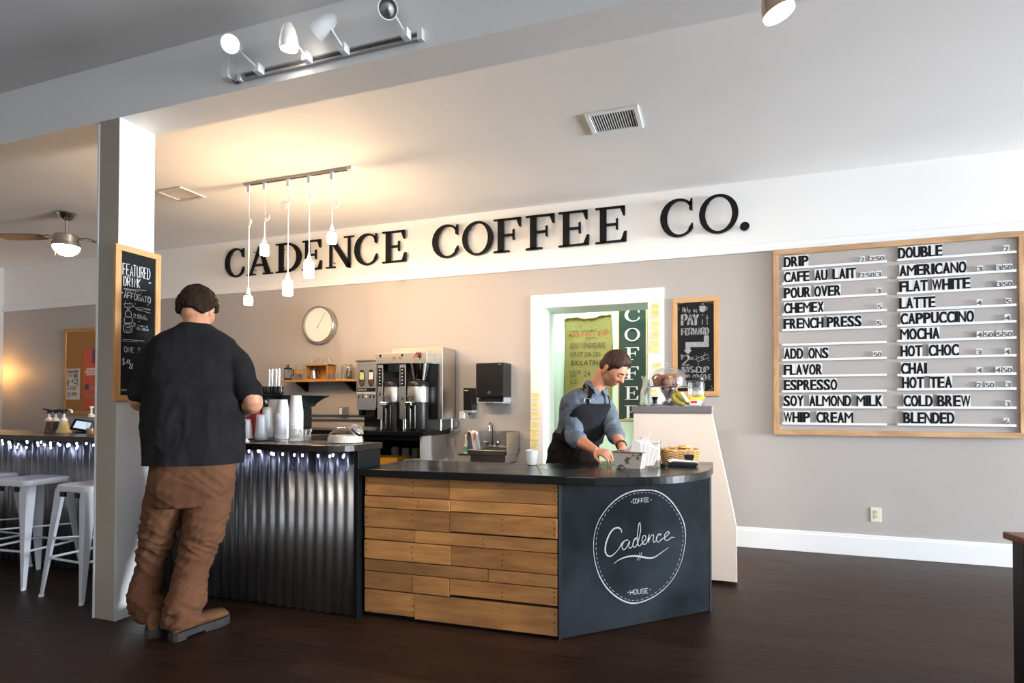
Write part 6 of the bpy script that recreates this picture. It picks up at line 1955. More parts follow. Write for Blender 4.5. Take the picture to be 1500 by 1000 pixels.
for k in range(14):
    c = cbk + ubk * pk.uniform(-0.085, 0.075) + vbk * pk.uniform(-0.04, 0.045) + V((0, 0, z + 0.080 + pk.uniform(0, 0.024)))
    R = Matrix.Rotation(pk.uniform(0, 3), 3, 'Z') @ Matrix.Rotation(pk.uniform(-0.7, 0.7), 3, 'X')
    o = MB().box(c - V((0.028, 0.018, 0.004)), c + V((0.028, 0.018, 0.004)), R=R).build('snack_packet', mat('yellow_packet', (0.72, 0.42, 0.16), 0.45), None, bev=0.003, origin=c)
    tag(o, 'yellow snack packet heaped in the wicker basket', 'packet', 'packets in the wicker basket')
# card reader
cr_ = thing('card_reader', 'black and white hand-held card reader lying before the basket', 'card reader', (-0.17, 3.52, z))
R = Matrix.Rotation(0.02, 3, 'Z')
uc = V((0.98, 0.10, 0)).normalized()
p0 = V((-0.255, 3.535, z))
MB().prism([(0.0, 0.0), (0.02, -0.0), (0.15, 0.0), (0.165, 0.012), (0.16, 0.024), (0.02, 0.026), (0.0, 0.016)], p0, uc, (0, 0, 1), V((-0.02, 0.07, 0))).build('body', M['plastic'], cr_, bev=0.003)
MB().prism([(0.0, 0.022), (0.02, 0.030), (0.155, 0.026), (0.16, 0.032), (0.02, 0.040), (-0.002, 0.030)], p0 + V((0.002, -0.002, 0)), uc, (0, 0, 1), V((-0.02, 0.074, 0))).build('white_top', M['wplas'], cr_, bev=0.002)
c = V((-0.145, 3.60, z + 0.045))
o = MB().box(c - V((0.028, 0.02, 0.0)), c + V((0.028, 0.02, 0.022))).box(c - V((0.024, 0.02, 0.044)), c + V((0.024, 0.02, 0.0))).build('stamp_box', M['plastic'], None, bev=0.003, origin=c)
tag(o, 'small black box standing behind the card reader', 'box')
x, y = at(972, 680, 3.5).x, 3.5
o = MB().lathe([(0.020, z + 0.001), (0.022, z + 0.012), (0.016, z + 0.018), (0.001, z + 0.019)], (x, y, 0), 20).build('ink_pad', M['plastic'], None, True, origin=(x, y, z))
tag(o, 'low round black puck beside the glass tumbler', 'puck')

# ============================================================ PASTRY PEDESTAL
pd = thing('pastry_stand', 'cream pedestal cabinet with sloping right side and grey top', 'cabinet', (-0.25, 4.4, 0))
pf = mat('cream_laminate', (0.82, 0.71, 0.62), 0.45, noise_amt=0.04, nscale=2)
PYF, PYB = 4.15, 4.78
MB().prism([(-0.543, 0.028), (0.137, 0.028), (0.134, 0.405), (-0.020, 1.152), (-0.543, 1.152)], (0, PYF, 0), (1, 0, 0), (0, 0, 1), (0, PYB - PYF, 0)).build('carcass', pf, pd, bev=0.002)
MB().box((-0.555, PYF - 0.015, 1.152), (-0.008, PYB + 0.01, 1.200)).build('top_slab', mat('grey_laminate', (0.16, 0.14, 0.16), 0.3), pd, bev=0.003)
MB().box((-0.02, PYF - 0.0155, 1.153), (-0.0075, PYF + 0.02, 1.199)).build('edge_band', mat('pale_band', (0.6, 0.55, 0.52), 0.4), pd)
for x, y in ((0.05, 4.22), (-0.48, 4.22), (0.05, 4.70), (-0.48, 4.70)):
    MB().tube([(x - 0.012, y, 0.024), (x + 0.012, y, 0.024)], 0.022, 14).build('caster', M['plastic'], pd, True)
z = 1.201
x, y = at(978.5, 590, 4.40).x, 4.40
cs = thing('cake_stand', 'polished chrome cake stand under a clear dome on the cream pedestal', 'cake stand', (x, y, z))
MB().lathe([(0.062, z), (0.064, z + 0.006), (0.050, z + 0.022), (0.026, z + 0.038), (0.020, z + 0.055), (0.028, z + 0.075), (0.052, z + 0.105), (0.058, z + 0.125), (0.060, z + 0.132)], (x, y, 0), 40).build('pedestal_foot', M['chrome'], cs, True)
MB().lathe([(0.060, z + 0.130), (0.150, z + 0.134), (0.155, z + 0.141), (0.150, z + 0.143), (0.001, z + 0.140)], (x, y, 0), 44).build('plate', M['chrome'], cs, True)
dm = thing('glass_dome', 'clear glass dome covering the muffins on the chrome stand', 'dome', (x, y, z + 0.143))
pr = [(0.132, z + 0.143), (0.134, z + 0.150), (0.132, z + 0.20)] + [(0.131 * math.cos(a), z + 0.20 + 0.085 * math.sin(a)) for a in [PI / 2 * q / 10 for q in range(1, 10)]] + [(0.010, z + 0.286), (0.008, z + 0.296), (0.016, z + 0.302), (0.014, z + 0.314), (0.001, z + 0.318)]
MB().lathe(pr, (x, y, 0), 44, cap=False).build('bell', glass('dome_clear', (0.94, 0.95, 0.95), 0.22, 0.03), dm, True)
muf = mat('muffin', (0.32, 0.12, 0.038), 0.85, col2=(0.18, 0.055, 0.018), nscale=30, bump=0.3, bscale=90)
rm = random.Random(12)
for k, (dx, dy) in enumerate(((-0.072, -0.03), (0.002, -0.055), (0.060, -0.01), (-0.03, 0.055))):
    mx_, my_ = x + dx, y + dy
    zz = z + 0.142
    t = thing('muffin', ['blueberry muffin under the dome, leftmost', 'blueberry muffin under the dome, front middle', 'blueberry muffin under the dome, rightmost', 'blueberry muffin under the dome, at the back'][k], 'muffin', (mx_, my_, zz), 'muffins under the dome')
    n = 28
    rings = []
    for r_, h_ in ((0.024, 0.0), (0.034, 0.045), (0.041, 0.052), (0.042, 0.062), (0.034, 0.078), (0.018, 0.088), (0.001, 0.091)):
        rings.append([V((mx_ + r_ * (1 + 0.05 * (q % 2) * (h_ < 0.05)) * math.cos(2 * PI * q / n) * (1 + 0.06 * noise.noise(V((q * 0.5, h_ * 40, k * 3)))), my_ + r_ * (1 + 0.05 * (q % 2) * (h_ < 0.05)) * math.sin(2 * PI * q / n), zz + h_ * (1 + 0.05 * noise.noise(V((q * 0.4, k, h_ * 50)))))) for q in range(n)])
    MB().rings(rings).build('cake', muf, t, True)
    mb = MB()
    for q in range(7):
        a, r_ = rm.uniform(0, 6.28), rm.uniform(0.008, 0.032)
        hh = 0.088 - (r_ / 0.042) ** 2 * 0.022
        mb.lathe([(0.0001, -0.004), (0.0045, 0), (0.0001, 0.004)], (mx_ + r_ * math.cos(a), my_ + r_ * math.sin(a), zz + hh), 8)
    mb.build('blueberries', mat('blueberry', (0.02, 0.012, 0.03), 0.4), t)


def banana(p0, p1, bend, r, m_, label):
    pts = []
    p0, p1, bend = V(p0), V(p1), V(bend)
    n = 12
    for k in range(n + 1):
        f = k / n
        pts.append(p0.lerp(p1, f) + bend * (4 * f * (1 - f)))
    rs_ = [r * (0.25 if k == 0 else 0.45 if k == 1 else min(1.0, 0.6 + 0.9 * math.sin(PI * k / n))) * (0.35 if k == n else 1) for k in range(n + 1)]
    t = thing('banana', label, 'banana', p0, 'bananas on the pedestal')
    MB().tube(pts[1:], rs_[1:], 7).build('peel', m_, t, True, ang=1.2)
    MB().tube([pts[0] - (pts[1] - pts[0]) * 0.3, pts[1]], r * 0.3, 6).build('stem', mat('banana_stem', (0.16, 0.12, 0.03), 0.7), t, True)


yg, yl = mat('green_banana', (0.30, 0.27, 0.03), 0.45, noise_amt=0.3, nscale=25), mat('yellow_banana', (0.78, 0.48, 0.035), 0.4, noise_amt=0.12, nscale=20)
bzx = at(995, 590, 4.22).x
banana((bzx - 0.035, 4.24, z + 0.105), (bzx + 0.05, 4.22, z + 0.018), (-0.032, -0.01, -0.028), 0.019, yg, 'greenish banana leaning on the chrome stand, left of the bunch')
banana((bzx - 0.028, 4.25, z + 0.108), (bzx + 0.078, 4.23, z + 0.020), (0.0, -0.02, -0.018), 0.019, yg, 'greenish banana leaning on the chrome stand, right of the bunch')
banana((bzx - 0.030, 4.27, z + 0.100), (bzx + 0.10, 4.26, z + 0.022), (0.02, 0.01, -0.012), 0.018, yg, 'greenish banana at the back of the bunch beside the chrome stand')
bx2 = at(1018, 590, 4.25).x
banana((bx2 + 0.065, 4.27, z + 0.075), (bx2 - 0.06, 4.25, z + 0.060), (0.015, -0.01, -0.02), 0.018, yl, 'ripe yellow banana lying across in front of the tall jar')
o = MB().box((bx2 - 0.045, 4.22, z + 0.001), (bx2 + 0.04, 4.30, z + 0.042)).build('paper_carton', M['paper'], None, bev=0.01, origin=(bx2, 4.25, z))
tag(o, 'small white and red carton holding up the ripe banana', 'carton')
MB().box((bx2 - 0.03, 4.2185, z + 0.018), (bx2 + 0.015, 4.2205, z + 0.036)).build('red_print', mat('red_print', (0.6, 0.03, 0.02), 0.5), o)
o = MB().add([(bzx + 0.01, 4.19, z + 0.095), (bzx + 0.03, 4.19, z + 0.095), (bzx + 0.075, 4.185, z + 0.03), (bzx + 0.05, 4.185, z + 0.025)], [(0, 1, 2, 3)])
o.flat = True
o = o.build('banana_tag', M['paper'], None, origin=(bzx, 4.19, z))
so_ = o.modifiers.new('thick', 'SOLIDIFY')
so_.thickness = 0.002
tag(o, 'white price tag strip hanging over the green bananas', 'tag')
x, y = at(1020, 590, 4.50).x, 4.50
t = thing('cookie_jar', 'tall clear jar with wide black lid at the right of the pedestal', 'jar', (x, y, z))
MB().lathe([(0.052, z + 0.001), (0.058, z + 0.012), (0.060, z + 0.16), (0.052, z + 0.185)], (x, y, 0), 36, cap=False).build('glass_body', glass('jar_clear', (0.93, 0.95, 0.96), 0.34, 0.02), t, True)
MB().lathe([(0.078, z + 0.186), (0.080, z + 0.190), (0.078, z + 0.207), (0.070, z + 0.211)], (x - 0.012, y, 0), 36).build('lid', M['plastic'], t, True)
x, y = at(945, 592, 4.45).x, 4.45
rp = random.Random(3)
for k in range(3):
    def bag(u, v, k=k):
        w_ = 0.040 + 0.008 * math.sin(v * 2.6 + k) + 0.006 * noise.noise(V((v * 5, k, 0)))
        return V((x - 0.01 + 0.016 * k + (u - 0.5) * w_ + 0.010 * math.sin(v * 5 + k * 2) + 0.006 * math.sin(u * 12 + v * 9), y + 0.02 * k + 0.015 * math.sin(u * 5 + v * 3), z + 0.002 + (1 - v) * (0.22 - 0.02 * k) + 0.006 * math.sin(u * 9)))
    cloth('plastic_bag', 'crumpled pale green clear bag standing at the pedestal left edge, ' + ['front', 'middle', 'rear'][k] + ' one', 'bag', bag, mat('bag_film', (0.62, 0.70, 0.62), 0.25, alpha=0.45), 8, 14, 0.001)
x, y = at(958, 590, 4.60).x, 4.60
o = MB().lathe([(0.055, z + 0.001), (0.075, z + 0.012), (0.075, z + 0.016), (0.001, z + 0.010)], (x - 0.005, y + 0.03, 0), 28).build('paper_plate', M['paper'], None, True, origin=(x, y + 0.03, z))
tag(o, 'white paper plate under the small black bowl', 'plate')
o = MB().lathe([(0.020, z + 0.040), (0.033, z + 0.068), (0.034, z + 0.070), (0.028, z + 0.064), (0.001, z + 0.046)], (x, y, 0), 24).lathe([(0.028, z), (0.022, z + 0.042)], (x, y, 0), 20).build('small_bowl', M['plastic'], None, True, origin=(x, y, z))
tag(o, 'small black bowl left of the chrome stand foot', 'bowl')
# ============================================================ PEOPLE
Z = V((0, 0, 1))


def ell(mb, c, r, R=None, n=16, m_=10):
    c = V(c)
    rings = []
    for i in range(1, m_):
        a = PI * i / m_
        rings.append([c + ((R @ V((r[0] * math.sin(a) * math.cos(2 * PI * k / n), r[1] * math.sin(a) * math.sin(2 * PI * k / n), -r[2] * math.cos(a)))) if R is not None else V((r[0] * math.sin(a) * math.cos(2 * PI * k / n), r[1] * math.sin(a) * math.sin(2 * PI * k / n), -r[2] * math.cos(a)))) for k in range(n)])
    return mb.rings(rings)


def limb(mb, pts, rs, k=4, n=14):
    "round tapering limb through joints, closed with round ends"
    P = smoothline(pts, k)
    R_ = [p.x for p in smoothline([V((r, 0, 0)) for r in rs], k)]
    mb.tube(P, R_, n)
    ell(mb, P[0], (R_[0],) * 3)
    ell(mb, P[-1], (R_[-1],) * 3)
    return mb


def loft(mb, secs, W_, D_, p=2.5, n=28):
    "closed body through (centre, half width, half depth) sections"
    rings = []
    for s in secs:
        c, hw, hd = s[:3]
        w2, d2 = (s[3], s[4]) if len(s) > 3 else (W_, D_)
        ring = []
        for k in range(n):
            a = 2 * PI * k / n
            c_, s_ = math.cos(a), math.sin(a)
            r_ = (abs(c_) ** p + abs(s_) ** p) ** (-1 / p)
            ring.append(V(c) + w2 * (c_ * r_ * hw) + d2 * (s_ * r_ * hd))
        rings.append(ring)
    return mb.rings(rings)


def fuse(name, mb, m_, parent, voxel, smooth=4, disp=None, cut=None):
    "melt closed shapes into one continuous skin"
    me = bpy.data.meshes.new('tmp')
    me.from_pydata([tuple(v) for v in mb.v], [], mb.f)
    bm = bmesh.new()
    bm.from_mesh(me)
    # every closed shell gets outward normals
    bmesh.ops.recalc_face_normals(bm, faces=bm.faces)
    bm.to_mesh(me)
    bm.free()
    ob = bpy.data.objects.new('tmp', me)
    C.objects.link(ob)
    r = ob.modifiers.new('r', 'REMESH')
    r.mode = 'VOXEL'
    r.voxel_size = voxel
    s = ob.modifiers.new('s', 'SMOOTH')
    s.iterations = smooth
    s.factor = 0.5
    dg = bpy.context.evaluated_depsgraph_get()
    out = bpy.data.meshes.new_from_object(ob.evaluated_get(dg))
    bpy.data.objects.remove(ob)
    bpy.data.meshes.remove(me)
    if cut:
        bm = bmesh.new()
        bm.from_mesh(out)
        for co_, no_ in cut:
            g = bm.verts[:] + bm.edges[:] + bm.faces[:]
            bmesh.ops.bisect_plane(bm, geom=g, plane_co=co_, plane_no=no_, clear_outer=True)
        bm.to_mesh(out)
        bm.free()
    if disp:
        nr = [v.normal.copy() for v in out.vertices]
        for v, n_ in zip(out.vertices, nr):
            v.co += n_ * disp(v.co, n_)
    o_ = V(parent.location)
    for v in out.vertices:
        v.co -= o_
    out.name = name
    out.materials.clear()
    out.materials.append(m_)
    out.shade_smooth()
    o = bpy.data.objects.new(name, out)
    C.objects.link(o)
    o.parent = parent
    return o


def g3(d, x, y, z, w_):
    q = V((x, y, z)).normalized()
    return math.exp(-((d - q).length / w_) ** 2)


def head_r(d):
    "distance from the head's centre to the skin in unit direction d (x forward, y left, z up)"
    x, y, z = d
    a, b_, c_ = 0.098, 0.076, 0.118
    if z < 0:
        t = min(1, -z)
        b_ *= 1 - 0.22 * t
        if x < 0:
            a *= 1 - 0.30 * t
    else:
        a *= 1 + 0.03 * z
    r = 1 / math.sqrt((x / a) ** 2 + (y / b_) ** 2 + (z / c_) ** 2)
    ay = abs(y)
    s = V((x, ay, z))
    r += 0.029 * g3(d, 1, 0, -0.19, 0.12) + 0.014 * g3(d, 1, 0, 0.0, 0.12) + 0.004 * g3(s, 0.96, 0.12, -0.22, 0.10)
    r += 0.005 * g3(s, 0.93, 0.26, 0.24, 0.17) - 0.009 * g3(s, 0.93, 0.32, 0.07, 0.15)
    r += 0.005 * g3(s, 0.80, 0.52, -0.18, 0.24)
    r += 0.006 * g3(d, 0.93, 0, -0.50, 0.13) - 0.004 * g3(s, 0.92, 0.0, -0.545, 0.045) + 0.004 * g3(d, 0.86, 0, -0.62, 0.09) - 0.003 * g3(d, 0.82, 0, -0.70, 0.07)
    r += 0.009 * g3(d, 0.72, 0, -0.90, 0.20) + 0.006 * g3(s, 0.25, 0.62, -0.72, 0.28)
    return r


def hairline(az):
    "height (z of unit direction) where hair starts, by angle from the face"
    T = [(0, 0.72), (25, 0.68), (42, 0.48), (60, 0.36), (72, -0.02), (84, -0.08), (92, 0.20), (104, -0.14), (125, -0.44), (180, -0.60)]
    az = math.degrees(az)
    for (a0, h0), (a1, h1) in zip(T, T[1:]):
        if az <= a1:
            f = (az - a0) / (a1 - a0)
            return h0 + (h1 - h0) * f
    return T[-1][1]


def star(fn, nu=72, nv=44):
    rings = []
    for i in range(1, nv):
        a = PI * i / nv
        rings.append([(lambda d: d * fn(d))(V((math.sin(a) * math.cos(2 * PI * k / nu), math.sin(a) * math.sin(2 * PI * k / nu), -math.cos(a)))) for k in range(nu)])
    return rings


def add_head(mb, c, R, s=1.0):
    mb.rings([[V(c) + R @ (p * s) for p in ring] for ring in star(head_r)])
    for sy_ in (-1, 1):      # ears
        RR = R @ Matrix.Rotation(sy_ * 0.35, 3, 'Z') @ Matrix.Rotation(-0.12, 3, 'Y')
        for dx, dz, rx, rz, ry in ((0.0, 0.012, 0.019, 0.024, 0.007), (0.004, -0.014, 0.011, 0.016, 0.006)):
            ell(mb, V(c) + R @ (V((-0.006 + dx, sy_ * 0.080, -0.006 + dz)) * s), (rx * s, ry * s, rz * s), RR)


def hair_mesh(name, c, R, m_, parent, thick, s=1.0, extra=None, seed=0):
    def fn(d):
        az = abs(math.atan2(d.y, d.x))
        h = d.z - hairline(az) + 0.05 * noise.noise(V((math.atan2(d.y, d.x) * 5 + seed, 0, 0))) + (extra(az) if extra else 0)
        base = head_r(d)
        if h > 0:
            f = min(1, h / 0.10)
            nz = noise.noise(V((math.atan2(d.y, d.x) * 14 + seed, d.z * 3, 1.0))) * 0.0022 + noise.noise(V((d.x * 6, d.y * 40, d.z * 6)) + V((seed, 0, 0))) * 0.0012
            return base + 0.0015 + f ** 0.5 * (thick(d) + nz)
        return base - 0.006
    rings = [[V(c) + R @ (p * s) for p in ring] for ring in star(fn, 120, 80)]
    mb = MB().rings(rings)
    return mb.build(name, m_, parent, True, ang=3)


def hand(mb, wrist, fwd, pn, side, s=1.0, curl=0.5, spread=1.0):
    "palm and five fingers; fwd along the hand, pn out of the back of the hand, side +1 = thumb towards fwd x pn"
    fwd, pn = V(fwd).normalized(), V(pn)
    pn = (pn - fwd * pn.dot(fwd)).normalized()
    lat = fwd.cross(pn) * side
    w_ = V(wrist)
    pc = w_ + fwd * 0.045 * s
    Rm = Matrix((fwd, lat, pn)).transposed()
    ell(mb, pc, (0.050 * s, 0.041 * s, 0.015 * s), Rm)
    ell(mb, w_ + fwd * 0.068 * s, (0.022 * s, 0.040 * s, 0.013 * s), Rm)
    for k, (off, L_, r) in enumerate(((0.030, 0.074, 0.0088), (0.010, 0.082, 0.009), (-0.011, 0.077, 0.0087), (-0.030, 0.060, 0.0078))):
        p = w_ + fwd * (0.076 - 0.006 * (k == 3)) * s + lat * off * s
        d = (fwd + lat * off * 3.0 * spread).normalized()
        ax = d.cross(pn).normalized()
        pts = [p - d * 0.02 * s, p]
        ang = 0
        for j_, f in enumerate((0.44, 0.31, 0.25)):
            ang += curl * (0.55 + 0.25 * j_) * (1 + 0.12 * k)
            dd = d * math.cos(ang) - pn * math.sin(ang)
            pts.append(pts[-1] + dd * L_ * f * s)
        limb(mb, pts, [r * s, r * s, r * 0.95 * s, r * 0.85 * s, r * 0.7 * s], 2, 8)
    p = w_ + fwd * 0.018 * s + lat * 0.028 * s - pn * 0.004 * s
    d1 = (fwd * 0.62 + lat * 0.72 - pn * 0.25).normalized()
    d2 = (fwd * 0.9 + lat * 0.25 - pn * 0.40).normalized()
    limb(mb, [p, p + d1 * 0.034 * s, p + d1 * 0.034 * s + d2 * 0.030 * s, p + d1 * 0.034 * s + d2 * 0.055 * s], [0.014 * s, 0.0115 * s, 0.010 * s, 0.0075 * s], 2, 8)


def fold(freq, stretch, amp, seed, sh=0.0):
    def f(p):
        q = V((p.x * stretch[0], p.y * stretch[1], p.z * stretch[2] + sh * (p.x + p.y))) * freq + V((seed, seed * 1.7, 0))
        v = noise.noise(q + noise.noise_vector(q * 0.5) * 0.6)
        r = 1 - abs(v) * 2.2
        return amp * (r if r > 0 else r * 0.4)
    return f


skin = mat('skin', (0.52, 0.24, 0.14), 0.5, noise_amt=0.10, nscale=40, sss=0.15)
skin2 = mat('skin_warm', (0.56, 0.25, 0.15), 0.5, noise_amt=0.10, nscale=40, sss=0.15)

# ------------------------------------------------------------ the person in the black T-shirt
A_ = thing('person', 'person seen from behind in black T-shirt, brown work trousers and tan boots at the bar', 'person', (-2.72, 2.36, 0))
Fm, Rm_ = V((-0.56, 0.83, 0)).normalized(), V((0.83, 0.56, 0)).normalized()
YC = 2.385
ct = lambda py, px_=284: at(px_, py, YC)
# trousers
tb = MB()
loft(tb, [(ct(655), 0.195, 0.135), (ct(690, 283), 0.205, 0.142), (ct(715, 281), 0.195, 0.138), (ct(738, 277), 0.165, 0.115)], Rm_, Fm)
legs = ([(309, 700, 2.45, 0.118), (305, 735, 2.45, 0.116), (300, 765, 2.44, 0.104), (291, 798, 2.42, 0.087), (284, 825, 2.39, 0.078), (278, 850, 2.36, 0.080), (274, 872, 2.33, 0.084), (267, 893, 2.31, 0.078), (265, 912, 2.295, 0.074)],
        [(254, 700, 2.34, 0.112), (243, 735, 2.345, 0.100), (236, 765, 2.35, 0.088), (228, 798, 2.35, 0.072), (222, 825, 2.34, 0.066), (216, 850, 2.33, 0.072), (213, 872, 2.31, 0.076), (219, 890, 2.30, 0.066), (223, 905, 2.29, 0.064)])
for L_ in legs:
    limb(tb, [at(a, b_, y) for a, b_, y, r in L_], [r for *_, r in L_], 5, 20)
f1 = fold(8, (0.7, 0.7, 2.0), 0.011, 3.0, 0.9)
f2 = fold(19, (0.7, 0.7, 1.7), 0.006, 9.0, -0.7)
f3 = fold(5, (1.0, 1.0, 0.5), 0.005, 17.0)


def trd(p, n_):
    z = p.z
    knee = math.exp(-((z - 0.46) / 0.14) ** 2)
    ank = math.exp(-((z - 0.10) / 0.10) ** 2)
    hip = math.exp(-((z - 0.80) / 0.10) ** 2)
    return f1(p) * (0.25 + 0.85 * knee + 1.25 * ank + 0.3 * hip) + f2(p) * (0.5 + knee + ank) + f3(p) * 0.8


trm = mat('brown_canvas', (0.135, 0.060, 0.031), 0.9, spec=0.15, noise_amt=0.22, nscale=7, bump=0.15, bscale=500)
tro = fuse('trousers', tb, trm, A_, 0.0065, 2, trd, cut=[(V((0, 0, 0.062)), -Z)])
sd = tro.modifiers.new('thick', 'SOLIDIFY')
sd.thickness = 0.004
# seams and hammer loop panel drawn as raised strips
mb = MB()
seam = [at(a, b_, y) for a, b_, y in ((262, 688, 2.24), (264, 712, 2.235), (266, 735, 2.27))]
# T-shirt
sb = MB()
loft(sb, [(ct(474, 287), 0.070, 0.060), (ct(481, 287), 0.105, 0.075), (ct(487, 286), 0.150, 0.092), (ct(497, 285), 0.200, 0.112), (ct(515, 284), 0.222, 0.128), (ct(545, 284), 0.232, 0.138), (ct(585, 284), 0.236, 0.146), (ct(625, 284), 0.238, 0.152), (ct(655, 284), 0.238, 0.156), (ct(676, 284), 0.238, 0.158), (ct(690, 284), 0.235, 0.157)], Rm_, Fm, 2.35, 36)
shR, shL = ct(509) + Rm_ * 0.175, ct(509) - Rm_ * 0.175
elR = at(371, 588, shR.y + 0.03)
elL = at(203, 586, shL.y - 0.02)
hemR, hemL = shR.lerp(elR, 0.80), shL.lerp(elL, 0.86)
limb(sb, [shR - Rm_ * 0.03, shR.lerp(elR, 0.3) + Rm_ * 0.012, shR.lerp(elR, 0.62), hemR], [0.066, 0.068, 0.064, 0.068], 5, 20)
limb(sb, [shL + Rm_ * 0.03, shL.lerp(elL, 0.3) - Rm_ * 0.01, shL.lerp(elL, 0.62), hemL], [0.066, 0.066, 0.060, 0.062], 5, 20)
s1 = fold(7, (1.3, 1.3, 0.40), 0.016, 5.0)
s2 = fold(15, (0.9, 0.9, 0.9), 0.006, 12.0)


def shd(p, n_):
    low = max(0, min(1, (1.42 - p.z) / 0.3))
    return s1(p) * (0.15 + 0.75 * low) + s2(p) * (0.35 + 0.3 * low)


tee = mat('black_cotton', (0.016, 0.0145, 0.0155), 0.95, spec=0.08, noise_amt=0.25, nscale=12, bump=0.08, bscale=400)
dR, dL = (elR - shR).normalized(), (elL - shL).normalized()


def shirt_cut(o):
    pass


sh_ = fuse('t_shirt', sb, tee, A_, 0.0075, 3, shd, cut=[(ct(678), -Z)])
# collar band
cn = ct(478, 287)
cpts = [cn + Rm_ * 0.072 * math.cos(a) + Fm * (0.062 * math.sin(a) + 0.004) + Z * (0.004 - 0.022 * max(0, math.sin(a))) for a in [2 * PI * k / 28 for k in range(28)]]
MB().tube(cpts, 0.0075, 8, closed=True).build('collar_band', tee, A_, True)
# body: head, neck, arms and hands in one skin, running on inside the clothes
yawm = math.atan2(Fm.y, Fm.x) - 0.30
hR = Matrix.Rotation(yawm, 3, 'Z') @ Matrix.Rotation(0.42, 3, 'Y')
hc = at(289, 455, 2.435)
bb_ = MB()
add_head(bb_, hc, hR, 1.06)
limb(bb_, [ct(492, 286) + Fm * 0.0, ct(476, 287) + Fm * 0.012, hc - Fm * 0.020 - Z * 0.035], [0.078, 0.064, 0.062], 4, 18)
loft(bb_, [(ct(486), 0.06, 0.05), (ct(505), 0.17, 0.09), (ct(560), 0.18, 0.10), (ct(640), 0.17, 0.10), (ct(700), 0.16, 0.10)], Rm_, Fm)
wrR = elR + (Fm * 0.80 - Rm_ * 0.42 - Z * 0.26).normalized() * 0.27
wrL = elL + (Fm * 0.86 + Rm_ * 0.34 - Z * 0.22).normalized() * 0.27
limb(bb_, [shR - Rm_ * 0.02, shR.lerp(elR, 0.5), elR, elR.lerp(wrR, 0.35), wrR], [0.060, 0.056, 0.050, 0.049, 0.031], 5, 16)
limb(bb_, [shL + Rm_ * 0.02, shL.lerp(elL, 0.5), elL, elL.lerp(wrL, 0.35), wrL], [0.058, 0.054, 0.047, 0.046, 0.031], 5, 16)
hand(bb_, wrR, (Fm * 0.8 - Rm_ * 0.3 - Z * 0.35), Z, -1, 1.02, 0.5)
hand(bb_, wrL, (Fm * 0.85 + Rm_ * 0.15 - Z * 0.35), Z, 1, 1.02, 0.5)
for (a, b_, y, r), (a2, b2, y2, r2) in ((legs[0][0], legs[0][3]), (legs[0][3], legs[0][6]), (legs[1][0], legs[1][3]), (legs[1][3], legs[1][6])):
    limb(bb_, [at(a, b_, y), at(a2, min(b2, 885), y2)], [r * 0.45, r2 * 0.36], 4, 12)
fuse('body', bb_, skin, A_, 0.006, 3)
hr1 = mat('dark_brown_hair', (0.022, 0.011, 0.006), 0.75, spec=0.15, noise_amt=0.5, nscale=30, stretch=(1, 1, 0.25), bump=0.5, bscale=90)
hair_mesh('hair', hc, hR, hr1, A_, lambda d: 0.019 + 0.006 * max(0, d.z) + 0.004 * noise.noise(d * 5) + 0.0015 * noise.noise(V((d.x * 8, d.y * 30, d.z * 8))), 1.06, extra=lambda a: -0.20 * math.exp(-((PI - a) / 0.55) ** 2) + 0.14 * math.exp(-((2.15 - a) / 0.35) ** 2), seed=4)
mb = MB()
for sg_ in (-1, 1):
    c_ = hc + hR @ (V((0.085, sg_ * 0.031, 0.008)) * 1.06)
    ell(mb, c_, (0.011, 0.011, 0.011))
mb.build('eyes', mat('eye_white', (0.7, 0.68, 0.65), 0.2), A_, True)


def boot(heel, d, L_, m_up, m_sole, parent, lab):
    d = V(d).normalized()
    s = V((-d.y, d.x, 0))
    heel = V(heel)
    secs = [(0.0, 0.026, 0.090), (0.04, 0.036, 0.135), (0.16, 0.041, 0.140), (0.30, 0.041, 0.125), (0.45, 0.042, 0.098), (0.62, 0.050, 0.094), (0.80, 0.053, 0.090), (0.93, 0.046, 0.080), (1.0, 0.028, 0.058)]
    rings = []
    n = 18
    for t_, hw, h in secs:
        c = heel + d * (t_ * L_)
        ring = []
        for k in range(n):
            a = 2 * PI * k / n
            zz = 0.028 + (h - 0.028) * (0.5 + 0.5 * math.sin(a)) ** 0.8
            ww = hw * math.cos(a) * (1.0 if math.sin(a) < 0.3 else 0.92)
            ring.append(c + s * ww + Z * zz)
        rings.append(ring)
    up = MB().rings(rings).build('boot', m_up, parent, True, ang=1.5)
    out = []
    for t_, hw in ((-0.02, 0.018), (0.02, 0.036), (0.16, 0.043), (0.34, 0.040), (0.5, 0.043), (0.66, 0.055), (0.82, 0.058), (0.95, 0.048), (1.03, 0.022)):
        out.append((t_ * L_, hw))
    poly = out + [(a, -b_) for a, b_ in reversed(out)]
    MB().prism(poly, heel + Z * 0.010, d, s, Z * 0.032).build('sole', m_sole, up, bev=0.003)
    hp_ = [q for q in poly if q[0] < 0.30 * L_]
    tp_ = [q for q in poly if q[0] > 0.40 * L_]
    MB().prism(hp_, heel, d, s, Z * 0.0105).prism(tp_, heel, d, s, Z * 0.0105).build('tread', m_sole, up)
    mb = MB()
    for q in range(5):
        f = 0.30 + q * 0.075
        zz = 0.128 - 0.045 * (q / 4)
        c = heel + d * (f * L_) + Z * (zz + 0.004)
        mb.tube([c - s * 0.022 - Z * 0.006, c + Z * 0.003, c + s * 0.022 - Z * 0.006], 0.0026, 6)
    mb.build('laces', mat('boot_lace', (0.10, 0.07, 0.05), 0.8), up, True)
    mb = MB()
    rg_ = [p + (p - (heel + Z * p.z)).normalized() * 0.002 for p in rings[7]]
    return up


